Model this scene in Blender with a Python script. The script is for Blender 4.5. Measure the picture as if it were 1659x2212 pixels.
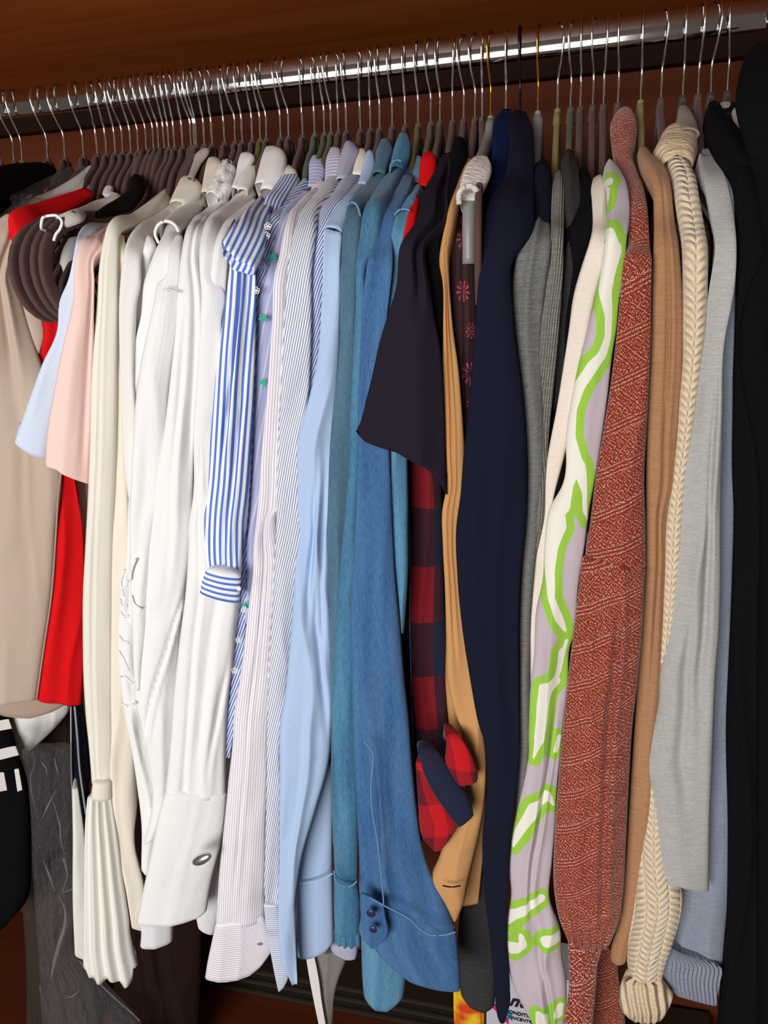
import bpy, bmesh, math, random
import numpy as np
from mathutils import Vector, Matrix

for o in list(bpy.data.objects):
    bpy.data.objects.remove(o)
SC = bpy.context.scene
COL = SC.collection
Z0 = 1.53            # height of the rail above the wardrobe floor

# ------------------------------------------------------------------ camera
cd = bpy.data.cameras.new('camera')
cam = bpy.data.objects.new('camera', cd)
COL.objects.link(cam)
yaw, pitch, roll = 0.25252739, -0.23958072, -0.0322036
cy, sy = math.cos(yaw), math.sin(yaw)
fw = Vector((-sy * math.cos(pitch), cy * math.cos(pitch), math.sin(pitch)))
rt = Vector((cy, sy, 0)); up = rt.cross(fw)
r_ = rt * math.cos(roll) + up * math.sin(roll)
u_ = -rt * math.sin(roll) + up * math.cos(roll)
M = Matrix((r_, u_, -fw)).transposed().to_4x4()
M.translation = Vector((0, -0.92425763, Z0 - 0.28413405))
cam.matrix_world = M
cd.sensor_fit = 'HORIZONTAL'
cd.sensor_width = 36.0
cd.lens = 36.0 * 1661.0 / 1659.0
cd.clip_start = 0.02
SC.camera = cam

# ------------------------------------------------------------------ world, lights, exposure
wd = bpy.data.worlds.new('room'); SC.world = wd; wd.use_nodes = True
wd.node_tree.nodes['Background'].inputs[0].default_value = (0.70, 0.60, 0.55, 1)
wd.node_tree.nodes['Background'].inputs[1].default_value = 0.17

def area(name, loc, target, sx, sy_, power, col):
    l = bpy.data.lights.new(name, 'AREA'); l.shape = 'RECTANGLE'; l.size = sx; l.size_y = sy_
    l.energy = power; l.color = col
    o = bpy.data.objects.new(name, l); COL.objects.link(o)
    o.location = loc
    o.rotation_euler = (Vector(target) - Vector(loc)).to_track_quat('-Z', 'Y').to_euler()
    return o
area('window_daylight', (-0.62, -2.4, 1.12), (-0.35, 0.0, 1.10), 1.45, 0.95, 58, (1.0, 0.985, 0.965))
SC.view_settings.view_transform = 'Standard'
SC.view_settings.look = 'None'
SC.view_settings.gamma = 1
SC.view_settings.exposure = 0.0
SC.view_settings.use_curve_mapping = False
SC.cycles.max_bounces = 8
SC.cycles.transparent_max_bounces = 12

# ------------------------------------------------------------------ materials
MATS = {}
def lin(c):
    return tuple(((v / 255.0) / 12.92 if v / 255.0 <= 0.04045 else ((v / 255.0 + 0.055) / 1.055) ** 2.4) for v in c)
class NT:
    """small helper to write node maths"""
    def __init__(s, name, rough=0.85, metal=0.0, spec=0.3, sheen=0.0):
        s.m = bpy.data.materials.new(name); s.m.use_nodes = True
        s.t = s.m.node_tree; s.b = s.t.nodes['Principled BSDF']
        s.b.inputs['Roughness'].default_value = rough
        s.b.inputs['Metallic'].default_value = metal
        s.b.inputs['Specular IOR Level'].default_value = spec
        if sheen:
            s.b.inputs['Sheen Weight'].default_value = sheen
            s.b.inputs['Sheen Roughness'].default_value = 0.4
        s.uvn = None
    def n(s, ty, **k):
        nd = s.t.nodes.new(ty)
        for a, v in k.items(): setattr(nd, a, v)
        return nd
    def link(s, a, b):
        if isinstance(a, (int, float)): b.default_value = a
        elif isinstance(a, tuple): b.default_value = (a + (1,))[:4]
        else: s.t.links.new(a, b)
    def uv(s):
        if s.uvn is None:
            tc = s.n('ShaderNodeTexCoord'); sp = s.n('ShaderNodeSeparateXYZ')
            s.link(tc.outputs['UV'], sp.inputs[0]); s.vec = tc.outputs['UV']
            s.uvn = (sp.outputs[0], sp.outputs[1])
        return s.uvn
    def ma(s, op, a, b=0.0, c=0.0):
        nd = s.n('ShaderNodeMath', operation=op)
        for v, i in ((a, 0), (b, 1), (c, 2)): s.link(v, nd.inputs[i])
        return nd.outputs[0]
    def comb(s, x, y, z=0.0):
        nd = s.n('ShaderNodeCombineXYZ')
        for v, i in ((x, 0), (y, 1), (z, 2)): s.link(v, nd.inputs[i])
        return nd.outputs[0]
    def noise(s, vec, scale=1.0, detail=2.0, rough=0.5):
        nd = s.n('ShaderNodeTexNoise'); s.link(vec, nd.inputs['Vector'])
        nd.inputs['Scale'].default_value = scale; nd.inputs['Detail'].default_value = detail
        nd.inputs['Roughness'].default_value = rough
        return nd.outputs[0]
    def mix(s, f, a, b):
        nd = s.n('ShaderNodeMix', data_type='RGBA')
        s.link(f, nd.inputs[0]); s.link(a, nd.inputs[6]); s.link(b, nd.inputs[7])
        return nd.outputs[2]
    def step(s, v, lo, hi):
        nd = s.n('ShaderNodeMapRange'); nd.clamp = True
        s.link(v, nd.inputs[0]); nd.inputs[1].default_value = lo; nd.inputs[2].default_value = hi
        return nd.outputs[0]
    def frac(s, v): return s.ma('FRACT', v)
    def color(s, c): s.link(c, s.b.inputs['Base Color'])
    def bump(s, h, dist=0.0005, strength=1.0):
        nd = s.n('ShaderNodeBump'); nd.inputs['Strength'].default_value = strength
        nd.inputs['Distance'].default_value = dist
        s.link(h, nd.inputs['Height']); s.link(nd.outputs[0], s.b.inputs['Normal'])
    def stretch(s, fx, fy):
        u, v = s.uv(); return s.comb(s.ma('MULTIPLY', u, fx), s.ma('MULTIPLY', v, fy))

def cloth(name, c, var=0.10, fx=900, fy=300, bump=0.00015, rough=0.95, sheen=0.0, wr=0.0):
    """plain woven or knitted cloth: thread noise plus a slow tone change"""
    t = NT(name, rough, spec=0.08 if sum(c) < 330 else 0.2, sheen=sheen); base = lin(c)
    n = t.noise(t.stretch(fx, fy), 1.0, 3.0)
    f = t.step(n, 0.3, 0.7)
    t.color(t.mix(f, tuple(v * (1 - var) for v in base), tuple(min(1, v * (1 + var)) for v in base)))
    h = n
    if wr:
        w_ = t.noise(t.stretch(28, 9), 1.0, 4.0, 0.6)
        h = t.ma('ADD', t.ma('MULTIPLY', n, bump * 1000), t.ma('MULTIPLY', w_, wr * 1000))
        t.bump(h, 0.001)
    else:
        t.bump(h, bump)
    MATS[name] = t.m
    return t

def stripes(name, base, col, period, width, slant=0.0, horiz=False, soft=0.06, base2=None):
    t = NT(name, 0.85, sheen=0.1); u, v = t.uv()
    a, b = (v, u) if horiz else (u, v)
    s_ = t.ma('ADD', a, t.ma('MULTIPLY', b, slant)) if slant else a
    fr = t.ma('ABSOLUTE', t.ma('SUBTRACT', t.frac(t.ma('DIVIDE', s_, period)), 0.5))
    f = t.step(fr, width / 2 - soft, width / 2 + soft)
    n = t.noise(t.stretch(900, 400), 1.0, 2.0)
    t.color(t.mix(f, lin(col), lin(base)))
    t.bump(n, 0.0001)
    MATS[name] = t.m

def denim(name, c, c2):
    t = NT(name, 0.9, sheen=0.1); u, v = t.uv()
    tw = t.noise(t.comb(t.ma('MULTIPLY', t.ma('ADD', u, t.ma('MULTIPLY', v, 0.5)), 1500), t.ma('MULTIPLY', v, 420)), 1.0, 2.0)
    slub = t.noise(t.stretch(650, 130), 1.0, 3.0, 0.65)
    big = t.noise(t.stretch(60, 6), 1.0, 3.0)
    f = t.ma('ADD', t.ma('MULTIPLY', t.step(slub, 0.35, 0.72), 0.5), t.ma('MULTIPLY', t.step(big, 0.36, 0.64), 0.5))
    t.color(t.mix(f, lin(c), lin(c2)))
    t.bump(t.ma('ADD', tw, slub), 0.0003)
    MATS[name] = t.m

def melange(name, c, c2, sc=1.0, rib=0.0, bd=0.0005):
    t = NT(name, 0.95, spec=0.1, sheen=0.12 if sum(c) > 330 else 0.0); u, v = t.uv()
    n = t.noise(t.stretch(420 * sc, 1500 * sc), 1.0, 3.0, 0.7)
    n2 = t.noise(t.stretch(60, 500), 1.0, 2.0)
    f = t.ma('ADD', t.ma('MULTIPLY', t.step(n, 0.3, 0.7), 0.65), t.ma('MULTIPLY', t.step(n2, 0.3, 0.7), 0.35))
    t.color(t.mix(f, lin(c), lin(c2)))
    h = n
    if rib:
        h = t.ma('ADD', t.ma('MULTIPLY', n, 0.4), t.ma('MULTIPLY', t.ma('SINE', t.ma('MULTIPLY', u, 6.283 / rib)), 0.6))
    t.bump(h, bd)
    MATS[name] = t.m

cloth('black_cloth', (13, 13, 15), 0.3, sheen=0.0)
cloth('black_crepe', (36, 30, 42), 0.15, sheen=0.0)
cloth('black_knit', (15, 14, 17), 0.5, 500, 700, 0.0006)
cloth('black_fuzzy', (20, 16, 15), 0.5, 1200, 1200, 0.0012)
cloth('white_plain', (236, 234, 232), 0.02)
cloth('offwhite', (228, 225, 220), 0.03, wr=0.0012)
cloth('white_cotton', (232, 231, 230), 0.02, wr=0.0016)
cloth('white_shadow', (222, 221, 224), 0.02, wr=0.001)
cloth('white_crepe', (230, 229, 226), 0.03, wr=0.004)
cloth('white_lace', (235, 230, 228), 0.08, 300, 300, 0.0012, wr=0.003)
cloth('white_silk', (228, 226, 222), 0.02, rough=0.4, wr=0.001)
cloth('white_rib', (218, 212, 206), 0.04, 1500, 200, 0.0004)
cloth('stained_white', (222, 212, 196), 0.08, 60, 60, 0.0003)
cloth('satin_grey', (176, 168, 162), 0.03, rough=0.45)
cloth('taupe_rib', (150, 138, 128), 0.08, 1500, 300, 0.0004)
cloth('cream_light', (230, 228, 220), 0.02, rough=0.6, wr=0.0006)
cloth('cream_silk', (228, 223, 210), 0.02, rough=0.6, wr=0.0006)
cloth('ivory_silk', (226, 217, 202), 0.02, rough=0.6, wr=0.0006)
cloth('beige_cloth', (188, 168, 152), 0.03, wr=0.0006)
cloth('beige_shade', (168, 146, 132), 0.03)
cloth('red_cloth', (214, 22, 26), 0.05, wr=0.0008)
cloth('sky_tee', (206, 216, 234), 0.03, wr=0.0008)
cloth('pink_tee', (240, 205, 196), 0.03, wr=0.001)
cloth('pale_pink', (232, 208, 206), 0.03)
cloth('light_blue', (172, 194, 226), 0.04, wr=0.0008)
cloth('lav_grey', (172, 172, 194), 0.05)
cloth('navy_cloth', (24, 26, 42), 0.12, 1200, 1200)
cloth('navy_mid', (16, 28, 62), 0.12)
cloth('navy_dark', (22, 24, 36), 0.15)
cloth('taupe_dark', (64, 53, 47), 0.15)
cloth('brown_dark', (40, 26, 23), 0.1)
cloth('orange_tan', (196, 146, 94), 0.03, wr=0.0004)
cloth('pale_piping', (160, 158, 160), 0.05)
cloth('denim_seam', (98, 140, 172), 0.2, 400, 2000)
melange('charcoal', (40, 40, 42), (70, 68, 68))
melange('grey_melange', (78, 79, 80), (136, 136, 132), 0.8)
melange('grey_rib', (84, 83, 80), (158, 155, 146), 0.9, 0.0022, 0.0009)
melange('camel_knit', (152, 108, 76), (188, 142, 104))
melange('light_grey', (152, 151, 149), (188, 186, 183), 0.7)
melange('blue_grey', (118, 124, 138), (150, 157, 173), 0.7)
melange('blue_grey_rib', (120, 126, 142), (162, 168, 188), 0.7, 0.0042, 0.0016)
melange('cream_knit', (222, 208, 194), (240, 228, 216), 1.0)
melange('chunky_knit', (206, 180, 146), (238, 216, 184), 0.35, 0.009, 0.003)
melange('rolled_knit', (202, 174, 138), (238, 214, 180), 0.12, 0.0, 0.006)
melange('fluffy_knit', (206, 196, 186), (240, 232, 224), 0.25, 0.0, 0.004)
for nm, c in (('velvet_brown', (88, 66, 62)), ('velvet_olive', (92, 88, 52)), ('velvet_khaki', (86, 80, 66)),
              ('velvet_green', (84, 88, 78)), ('velvet_mustard', (132, 118, 74)), ('velvet_taupe', (66, 54, 50))):
    cloth(nm, c, 0.1, 2500, 2500, 0.0002, sheen=0.12)
denim('denim_grey', (60, 94, 116), (92, 124, 144))
denim('denim_teal', (44, 96, 134), (92, 142, 170))
denim('denim_blue', (38, 82, 132), (84, 122, 164))
denim('denim_dark', (34, 76, 126), (64, 110, 158))
denim('denim_pale', (60, 116, 154), (110, 158, 186))
stripes('stripe_bold', (240, 242, 246), (84, 118, 196), 0.0058, 0.46)
stripes('stripe_fine_bold', (236, 238, 244), (84, 118, 196), 0.0036, 0.5)
stripes('stripe_cuff', (240, 242, 246), (84, 118, 196), 0.0062, 0.46, horiz=True)
stripes('stripe_fine_blue', (226, 232, 244), (92, 116, 182), 0.0031, 0.5, slant=0.25)
stripes('lilac_stripe', (172, 176, 212), (214, 216, 236), 0.0085, 0.14, slant=0.12)
stripes('lilac_stripe_h', (168, 170, 208), (214, 214, 232), 0.006, 0.25, horiz=True)
stripes('pinstripe', (236, 230, 236), (128, 122, 138), 0.0027, 0.16)
stripes('pinstripe_h', (236, 230, 236), (128, 122, 138), 0.0031, 0.16, horiz=True)
stripes('pink_stripe', (232, 216, 214), (206, 176, 182), 0.004, 0.3, horiz=True)
stripes('stripe_diag', (236, 237, 241), (122, 132, 160), 0.0024, 0.42, slant=0.16)
stripes('stripe_fine_h', (232, 234, 240), (116, 130, 170), 0.0028, 0.4, horiz=True)
stripes('stripe_blue_diag', (226, 230, 242), (80, 100, 156), 0.0024, 0.5, slant=0.3)
stripes('stripe_lav_h', (214, 216, 228), (164, 166, 196), 0.0055, 0.45, horiz=True)

def simple(name, c, rough=0.5, metal=0.0, spec=0.5):
    t = NT(name, rough, metal, spec); t.color(lin(c)); MATS[name] = t.m; return t
simple('chrome', (200, 196, 194), 0.07, 1.0)
simple('wire_chrome', (224, 222, 220), 0.16, 1.0)
simple('brass_wire', (206, 158, 70), 0.2, 1.0)
simple('dark_wire', (60, 56, 54), 0.25, 1.0)
simple('silver', (226, 226, 226), 0.3, 1.0)
simple('pearl', (228, 228, 232), 0.25)
simple('pearl_dark', (128, 116, 124), 0.6)
simple('button_dark', (40, 38, 78), 0.35)
simple('palm_green', (46, 164, 132), 0.8)
t = simple('grey_plastic', (132, 130, 128), 0.4)

# plaid: two crossing sets of wide bands
def plaid(name, red, navy, mixc, size=0.048):
    t = NT(name, 0.9, sheen=0.1); u, v = t.uv()
    a = t.ma('GREATER_THAN', t.frac(t.ma('DIVIDE', t.ma('ADD', u, 0.014), size)), 0.5)
    b = t.ma('GREATER_THAN', t.frac(t.ma('DIVIDE', v, size * 2.6)), 0.5)
    c1 = t.mix(b, lin(red), lin(mixc)); c2 = t.mix(b, lin(mixc), lin(navy))
    t.color(t.mix(a, c1, c2)); t.bump(t.noise(t.stretch(900, 900), 1.0), 0.0001)
    MATS[name] = t.m
plaid('plaid', (126, 18, 32), (22, 30, 54), (58, 22, 38), 0.05)
plaid('plaid_red', (186, 14, 24), (96, 14, 30), (150, 14, 26), 0.03)
plaid('plaid_navy', (46, 24, 46), (24, 30, 54), (30, 26, 50), 0.05)

# burgundy cloth with daisy heads of short radial dashes
t = NT('floral', 0.9); u, v = t.uv()
vo = t.n('ShaderNodeTexVoronoi'); vo.inputs['Scale'].default_value = 1.0
vo.inputs['Randomness'].default_value = 0.35
t.link(t.comb(t.ma('MULTIPLY', u, 40), t.ma('MULTIPLY', v, 26)), vo.inputs['Vector'])
sub = t.n('ShaderNodeVectorMath', operation='SUBTRACT')
t.link(t.comb(t.ma('MULTIPLY', u, 40), t.ma('MULTIPLY', v, 26)), sub.inputs[0]); t.link(vo.outputs['Position'], sub.inputs[1])
sp = t.n('ShaderNodeSeparateXYZ'); t.link(sub.outputs[0], sp.inputs[0])
ang = t.ma('ARCTAN2', sp.outputs[1], sp.outputs[0])
pet = t.ma('GREATER_THAN', t.ma('SINE', t.ma('MULTIPLY', ang, 9)), 0.05)
ring = t.ma('MULTIPLY', t.ma('LESS_THAN', vo.outputs['Distance'], 0.30), t.ma('GREATER_THAN', vo.outputs['Distance'], 0.09))
brk = t.ma('GREATER_THAN', t.noise(t.stretch(700, 500), 1.0), 0.45)
f = t.ma('MULTIPLY', t.ma('MULTIPLY', pet, ring), brk)
t.color(t.mix(f, lin((52, 28, 30)), lin((168, 66, 88)))); MATS['floral'] = t.m

# rust knit: cream stitches grouped into diamonds, rows of zigzag and parallel lines
def rust(name, sc, cream=(222, 196, 178)):
    t = NT(name, 0.92, sheen=0.2); u, v = t.uv()
    d = t.noise(t.stretch(30, 14), 1.0, 1.0)
    uu = t.ma('ADD', t.ma('MULTIPLY', u, 1.0 / (0.0105 * sc)), t.ma('MULTIPLY', d, 0.6))
    vv = t.ma('ADD', t.ma('MULTIPLY', v, 1.0 / (0.013 * sc)), t.ma('MULTIPLY', u, 38 / sc))
    band = t.frac(t.ma('DIVIDE', vv, 3.0))
    fa = t.ma('ABSOLUTE', t.ma('SUBTRACT', t.frac(uu), 0.5)); fb = t.ma('ABSOLUTE', t.ma('SUBTRACT', t.frac(vv), 0.5))
    dm = t.ma('ADD', fa, fb)
    rings = t.ma('GREATER_THAN', t.frac(t.ma('MULTIPLY', dm, 3.6)), 0.62)
    lines = t.ma('GREATER_THAN', t.frac(t.ma('MULTIPLY', vv, 3.4)), 0.5)
    zig = t.ma('GREATER_THAN', t.frac(t.ma('ADD', t.ma('MULTIPLY', vv, 3.0), t.ma('MULTIPLY', t.ma('ABSOLUTE', t.ma('SUBTRACT', t.frac(t.ma('MULTIPLY', uu, 2.5)), 0.5)), 1.6))), 0.55)
    isl = t.ma('GREATER_THAN', band, 0.72); isz = t.ma('MULTIPLY', t.ma('GREATER_THAN', band, 0.6), t.ma('LESS_THAN', band, 0.72))
    f = t.ma('ADD', t.ma('MULTIPLY', rings, t.ma('LESS_THAN', band, 0.6)), t.ma('ADD', t.ma('MULTIPLY', lines, isl), t.ma('MULTIPLY', zig, isz)))
    st = t.step(t.noise(t.stretch(1100 / sc, 900 / sc), 1.0, 1.0), 0.49, 0.57)
    f = t.ma('MULTIPLY', f, st)
    t.color(t.mix(f, lin((132, 40, 22)), lin(cream)))
    t.bump(t.noise(t.stretch(900, 1300), 1.0, 2.0), 0.0006)
    MATS[name] = t.m
rust('rust', 1.0, (212, 178, 156))
rust('rust_big', 1.5)

# cable knit: rows of V stitches, drawn as relief
t = NT('cable_knit', 0.95, sheen=0.35); u, v = t.uv()
vs = t.ma('ADD', t.ma('MULTIPLY', v, 1.0 / 0.0075), t.ma('MULTIPLY', t.ma('PINGPONG', t.ma('MULTIPLY', u, 1.0 / 0.011), 1.0), 0.9))
h = t.ma('ABSOLUTE', t.ma('SINE', t.ma('MULTIPLY', vs, 3.1416)))
col = t.ma('ABSOLUTE', t.ma('SINE', t.ma('MULTIPLY', u, 3.1416 / 0.011)))
hh = t.ma('MULTIPLY', h, t.ma('POWER', col, 0.4))
n = t.noise(t.stretch(400, 400), 1.0, 3.0)
t.color(t.mix(n, lin((212, 188, 156)), lin((240, 220, 190))))
t.bump(t.ma('ADD', hh, t.ma('MULTIPLY', n, 0.25)), 0.0028); MATS['cable_knit'] = t.m

# swirl print: the vertex attribute 'print' holds the distance in metres from the cream shapes
t = NT('swirl', 0.92, sheen=0.25)
at = t.n('ShaderNodeAttribute', attribute_name='print')
n = t.noise(t.stretch(600, 1200), 1.0, 2.0)
d = t.ma('ADD', at.outputs['Fac'], t.ma('MULTIPLY', t.ma('SUBTRACT', n, 0.5), 0.0004))
green = t.step(d, -0.0002, 0.0002); lil = t.step(d, 0.0071, 0.0075)
c = t.mix(green, lin((232, 228, 216)), lin((150, 196, 66)))
t.color(t.mix(lil, c, lin((190, 176, 184)))); t.bump(n, 0.0003); MATS['swirl'] = t.m

# clear film
def film(name, col, alpha, rough, crinkle):
    t = NT(name, rough, spec=0.6); t.color(lin(col))
    n = t.noise(t.stretch(70, 22), 1.0, 5.0, 0.7)
    t.b.inputs['Alpha'].default_value = alpha
    f = t.step(n, 0.55, 0.75)
    t.link(t.ma('ADD', t.ma('MULTIPLY', f, 0.12), alpha), t.b.inputs['Alpha'])
    t.bump(n, crinkle); MATS[name] = t.m
film('plastic', (140, 138, 142), 0.16, 0.14, 0.02)
film('plastic_edge', (190, 186, 196), 0.16, 0.3, 0.001)  # paler film for the fold edge and the painted crease highlights
film('sheer_grey', (150, 142, 138), 0.75, 0.7, 0.0005)

def wood(name, c, c2, rough=0.55, spec=0.12, axis=0):
    t = NT(name, rough, spec=spec); tc = t.n('ShaderNodeTexCoord'); mp = t.n('ShaderNodeMapping')
    mp.inputs['Scale'].default_value = (1.5, 22, 22) if axis == 0 else (22, 22, 1.5)
    t.link(tc.outputs['Object'], mp.inputs[0])
    n = t.noise(mp.outputs[0], 1.0, 5.0, 0.6)
    t.color(t.mix(t.step(n, 0.3, 0.7), lin(c), lin(c2))); t.bump(n, 0.0003)
    MATS[name] = t.m
wood('wood', (80, 36, 18), (98, 46, 24))
wood('wood_shelf_lit', (138, 68, 24), (166, 88, 32))  # copy of the wood with the warm light on the shelf put into its colour
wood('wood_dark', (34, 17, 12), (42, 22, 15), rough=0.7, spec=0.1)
wood('wood_side', (80, 36, 18), (98, 46, 24), axis=2)

# ------------------------------------------------------------------ mesh helpers
def mesh_obj(name, verts, faces, mat, parent=None, uvs=None, smooth=True, attr=None):
    me = bpy.data.meshes.new(name)
    me.from_pydata([tuple(v) for v in verts], [], [tuple(f) for f in faces])
    if uvs is not None:
        l = me.uv_layers.new(name='UVMap')
        vi = np.empty(len(me.loops), dtype=np.int32); me.loops.foreach_get('vertex_index', vi)
        l.data.foreach_set('uv', np.asarray(uvs, dtype=np.float32)[vi].ravel())
    if attr is not None:
        a = me.attributes.new('print', 'FLOAT', 'POINT'); a.data.foreach_set('value', np.asarray(attr, dtype=np.float32))
    me.materials.append(MATS[mat])
    if smooth:
        me.polygons.foreach_set('use_smooth', np.ones(len(me.polygons), dtype=bool))
    me.update()
    o = bpy.data.objects.new(name, me); COL.objects.link(o)
    if parent is not None: o.parent = parent
    return o
def box(name, x0, x1, y0, y1, z0, z1, mat, parent=None, kind=None, bevel=0.0):
    bm = bmesh.new(); bmesh.ops.create_cube(bm, size=1.0)
    for v in bm.verts:
        v.co = Vector(((x0 + x1) / 2 + v.co.x * (x1 - x0), (y0 + y1) / 2 + v.co.y * (y1 - y0), (z0 + z1) / 2 + v.co.z * (z1 - z0)))
    if bevel: bmesh.ops.bevel(bm, geom=bm.edges[:], offset=bevel, segments=2, affect='EDGES')
    me = bpy.data.meshes.new(name); bm.to_mesh(me); bm.free(); me.materials.append(MATS[mat])
    o = bpy.data.objects.new(name, me); COL.objects.link(o)
    if parent: o.parent = parent
    if kind: o['kind'] = kind
    return o
def hash2(ix, iy, seed):
    n = (ix * 374761393 + iy * 668265263 + seed * 974634777) & 0xffffffff
    n = ((n ^ (n >> 13)) * 1274126177) & 0xffffffff
    return ((n ^ (n >> 16)) & 0xffff) / 32767.5 - 1.0
def vnoise(x, y, seed):
    x = np.asarray(x); y = np.asarray(y)
    ix = np.floor(x).astype(np.int64); iy = np.floor(y).astype(np.int64)
    fx = x - ix; fy = y - iy
    fx = fx * fx * fx * (fx * (fx * 6 - 15) + 10); fy = fy * fy * fy * (fy * (fy * 6 - 15) + 10)
    a = hash2(ix, iy, seed); b = hash2(ix + 1, iy, seed); c = hash2(ix, iy + 1, seed); d = hash2(ix + 1, iy + 1, seed)
    return (a * (1 - fx) + b * fx) * (1 - fy) + (c * (1 - fx) + d * fx) * fy
def catmull(P, n):
    P = np.asarray(P, float)
    mid = (P[:, :3] + P[:, 3:]) / 2 if P.shape[1] == 6 else P
    d = np.r_[0, np.cumsum(np.maximum(1e-5, np.linalg.norm(np.diff(mid, axis=0), axis=1)))]
    T = np.linspace(0, d[-1], n); out = np.zeros((n, P.shape[1]))
    # monotone-ish hermite with finite difference tangents
    m = np.zeros_like(P)
    for i in range(len(P)):
        if i == 0: m[i] = (P[1] - P[0]) / (d[1] - d[0])
        elif i == len(P) - 1: m[i] = (P[-1] - P[-2]) / (d[-1] - d[-2])
        else:
            a = (P[i] - P[i - 1]) / (d[i] - d[i - 1]); b = (P[i + 1] - P[i]) / (d[i + 1] - d[i])
            wa = d[i + 1] - d[i]; wb = d[i] - d[i - 1]
            m[i] = (a * wa + b * wb) / (wa + wb)
    k = np.clip(np.searchsorted(d, T, side='right') - 1, 0, len(P) - 2)
    h = (d[k + 1] - d[k]); s = ((T - d[k]) / h)[:, None]; h = h[:, None]
    out = (2 * s**3 - 3 * s**2 + 1) * P[k] + (s**3 - 2 * s**2 + s) * h * m[k] + (-2 * s**3 + 3 * s**2) * P[k + 1] + (s**3 - s**2) * h * m[k + 1]
    return out, T
SEED = [7]
def loft(d, parent):
    """A hollow cloth tube hung through a list of left/right edge points. Its front bulges and
    folds toward the room, its back lies `thick` behind, its lower mouth is turned inward."""
    SEED[0] += 1; seed = SEED[0]
    R_ = d['r']; thick = d.get('thick', 0.022); amp = d.get('amp', 0.003); bulge = d.get('bulge', 0.22)
    P = np.asarray(R_, float)
    mid = (P[:, :3] + P[:, 3:]) / 2
    length = np.linalg.norm(np.diff(mid, axis=0), axis=1).sum()
    wmax = np.linalg.norm(P[:, 3:] - P[:, :3], axis=1).max()
    dz = d.get('dz', 0.005); n = int(max(6, min(260, length / dz)))
    nx = d.get('nx', int(max(14, min(56, wmax / 0.0022))))
    S, T = catmull(P, n); L = S[:, :3]; Rr = S[:, 3:]
    wid = np.linalg.norm(Rr - L, axis=1)
    mid = (L + Rr) / 2
    tan = np.gradient(mid, axis=0); tan[:, 0] = 0
    tan /= np.maximum(1e-9, np.linalg.norm(tan, axis=1))[:, None]
    back = np.stack([np.zeros(n), -tan[:, 2], tan[:, 1]], 1)
    ks = np.ones(9) / 9
    for c_ in (1, 2):
        pad = np.r_[np.full(4, back[0, c_]), back[:, c_], np.full(4, back[-1, c_])]
        back[:, c_] = np.convolve(pad, ks, 'valid')
    side = (Rr - L) / np.maximum(1e-6, wid)[:, None]
    nrm = -back + side * np.sum(back * side, 1)[:, None]
    nrm /= np.maximum(1e-6, np.linalg.norm(nrm, axis=1))[:, None]
    t = np.linspace(0, 1, nx)
    v01 = T / T[-1]
    TT, VV = np.meshgrid(t, v01); WX = (TT - 0.5) * wid[:, None]; VM = np.repeat(T[:, None], nx, 1)
    env = np.sin(np.pi * np.clip(TT, 0.0, 1.0)) ** 0.6
    fx, fy = d.get('fx', 38), d.get('fy', 3.2)
    n1 = vnoise(WX * fx + 50 + 0.8 * vnoise(VM * 4, WX * 0, seed + 3), VM * fy + 9, seed)
    n2 = vnoise(WX * fx * 2.1 + 80, VM * fy * 2.2 + 5, seed + 11)
    disp = amp * ((1 - 2 * np.abs(n1)) * 0.9 + n2 * 0.45)
    disp += amp * 0.35 * vnoise(WX * 30 + VM * 25 + 10, VM * 14 - WX * 20, seed + 5)
    disp += d.get('fine', 0.0) * vnoise(WX * 160 + 3, VM * 160, seed + 6)
    if d.get('pl'):
        cnt, pa = d['pl']; pf = d.get('pf', 0)
        g_ = np.ones_like(VV) if d.get('fz') else (np.clip(1 - VV / abs(pf), 0, 1) if pf > 0 else np.clip((VV - (1 + pf)) / abs(pf), 0, 1) if pf < 0 else VV)
        ph = 0.9 * vnoise(VM * 8, TT * 2, seed + 8)
        disp += pa * g_ * np.sin(TT * cnt * 2 * np.pi + ph)
    for t0, v0, t1, v1, dp, fwd_ in d.get('vf', []):
        s = np.clip((VV - v0) / (v1 - v0), 0, 1); c0 = t0 + (t1 - t0) * s + 0.02 * vnoise(VM * 12, VM * 0, seed + 4)
        e_ = np.clip((VV - v0) / 0.14 + (.5 if v0 > .02 else 1), 0, 1) * np.clip((v1 - VV) / 0.14 + (.5 if v1 < .98 else 1), 0, 1); e_ = e_ * e_ * (3 - 2 * e_)
        x_ = (TT - c0) / fwd_
        disp += -dp * e_ * np.exp(-x_ * x_) + dp * 0.5 * e_ * np.exp(-((x_ - 1.6) ** 2))
    if d.get('cable'):
        disp += 0.0022 * np.abs(np.sin(VM * math.pi / 0.0095 + 1.6 * np.abs(((WX / 0.012) % 1) - 0.5))) * env
    bl = np.minimum(bulge * wid, 0.03)[:, None]
    if d.get('flat'): bl = bulge * 0.01 * np.ones_like(bl)
    off = bl * np.sqrt(np.clip(1 - (2 * TT - 1) ** 2, 0, 1)) + disp * env
    base = L[:, None, :] + (Rr - L)[:, None, :] * TT[:, :, None]
    if d.get('hem'):
        hp = np.asarray(d['hem'], float)
        hz = np.interp(TT, hp[:, 0], hp[:, 1]) * np.clip((VV - (1 - min(1, 0.06 / T[-1]))) / min(1, 0.06 / T[-1]), 0, 1) ** 1.5
        tv = np.gradient(mid, axis=0); tv /= np.linalg.norm(tv, axis=1)[:, None]
        base = base + tv[:, None, :] * hz[:, :, None]
    front = base + nrm[:, None, :] * off[:, :, None]
    nb = max(6, nx // 2); tb = np.linspace(1, 0, nb + 2)[1:-1]
    idx = np.clip((tb * (nx - 1)).round().astype(int), 0, nx - 1)
    th = thick * np.sin(np.pi * tb) ** 0.5
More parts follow.
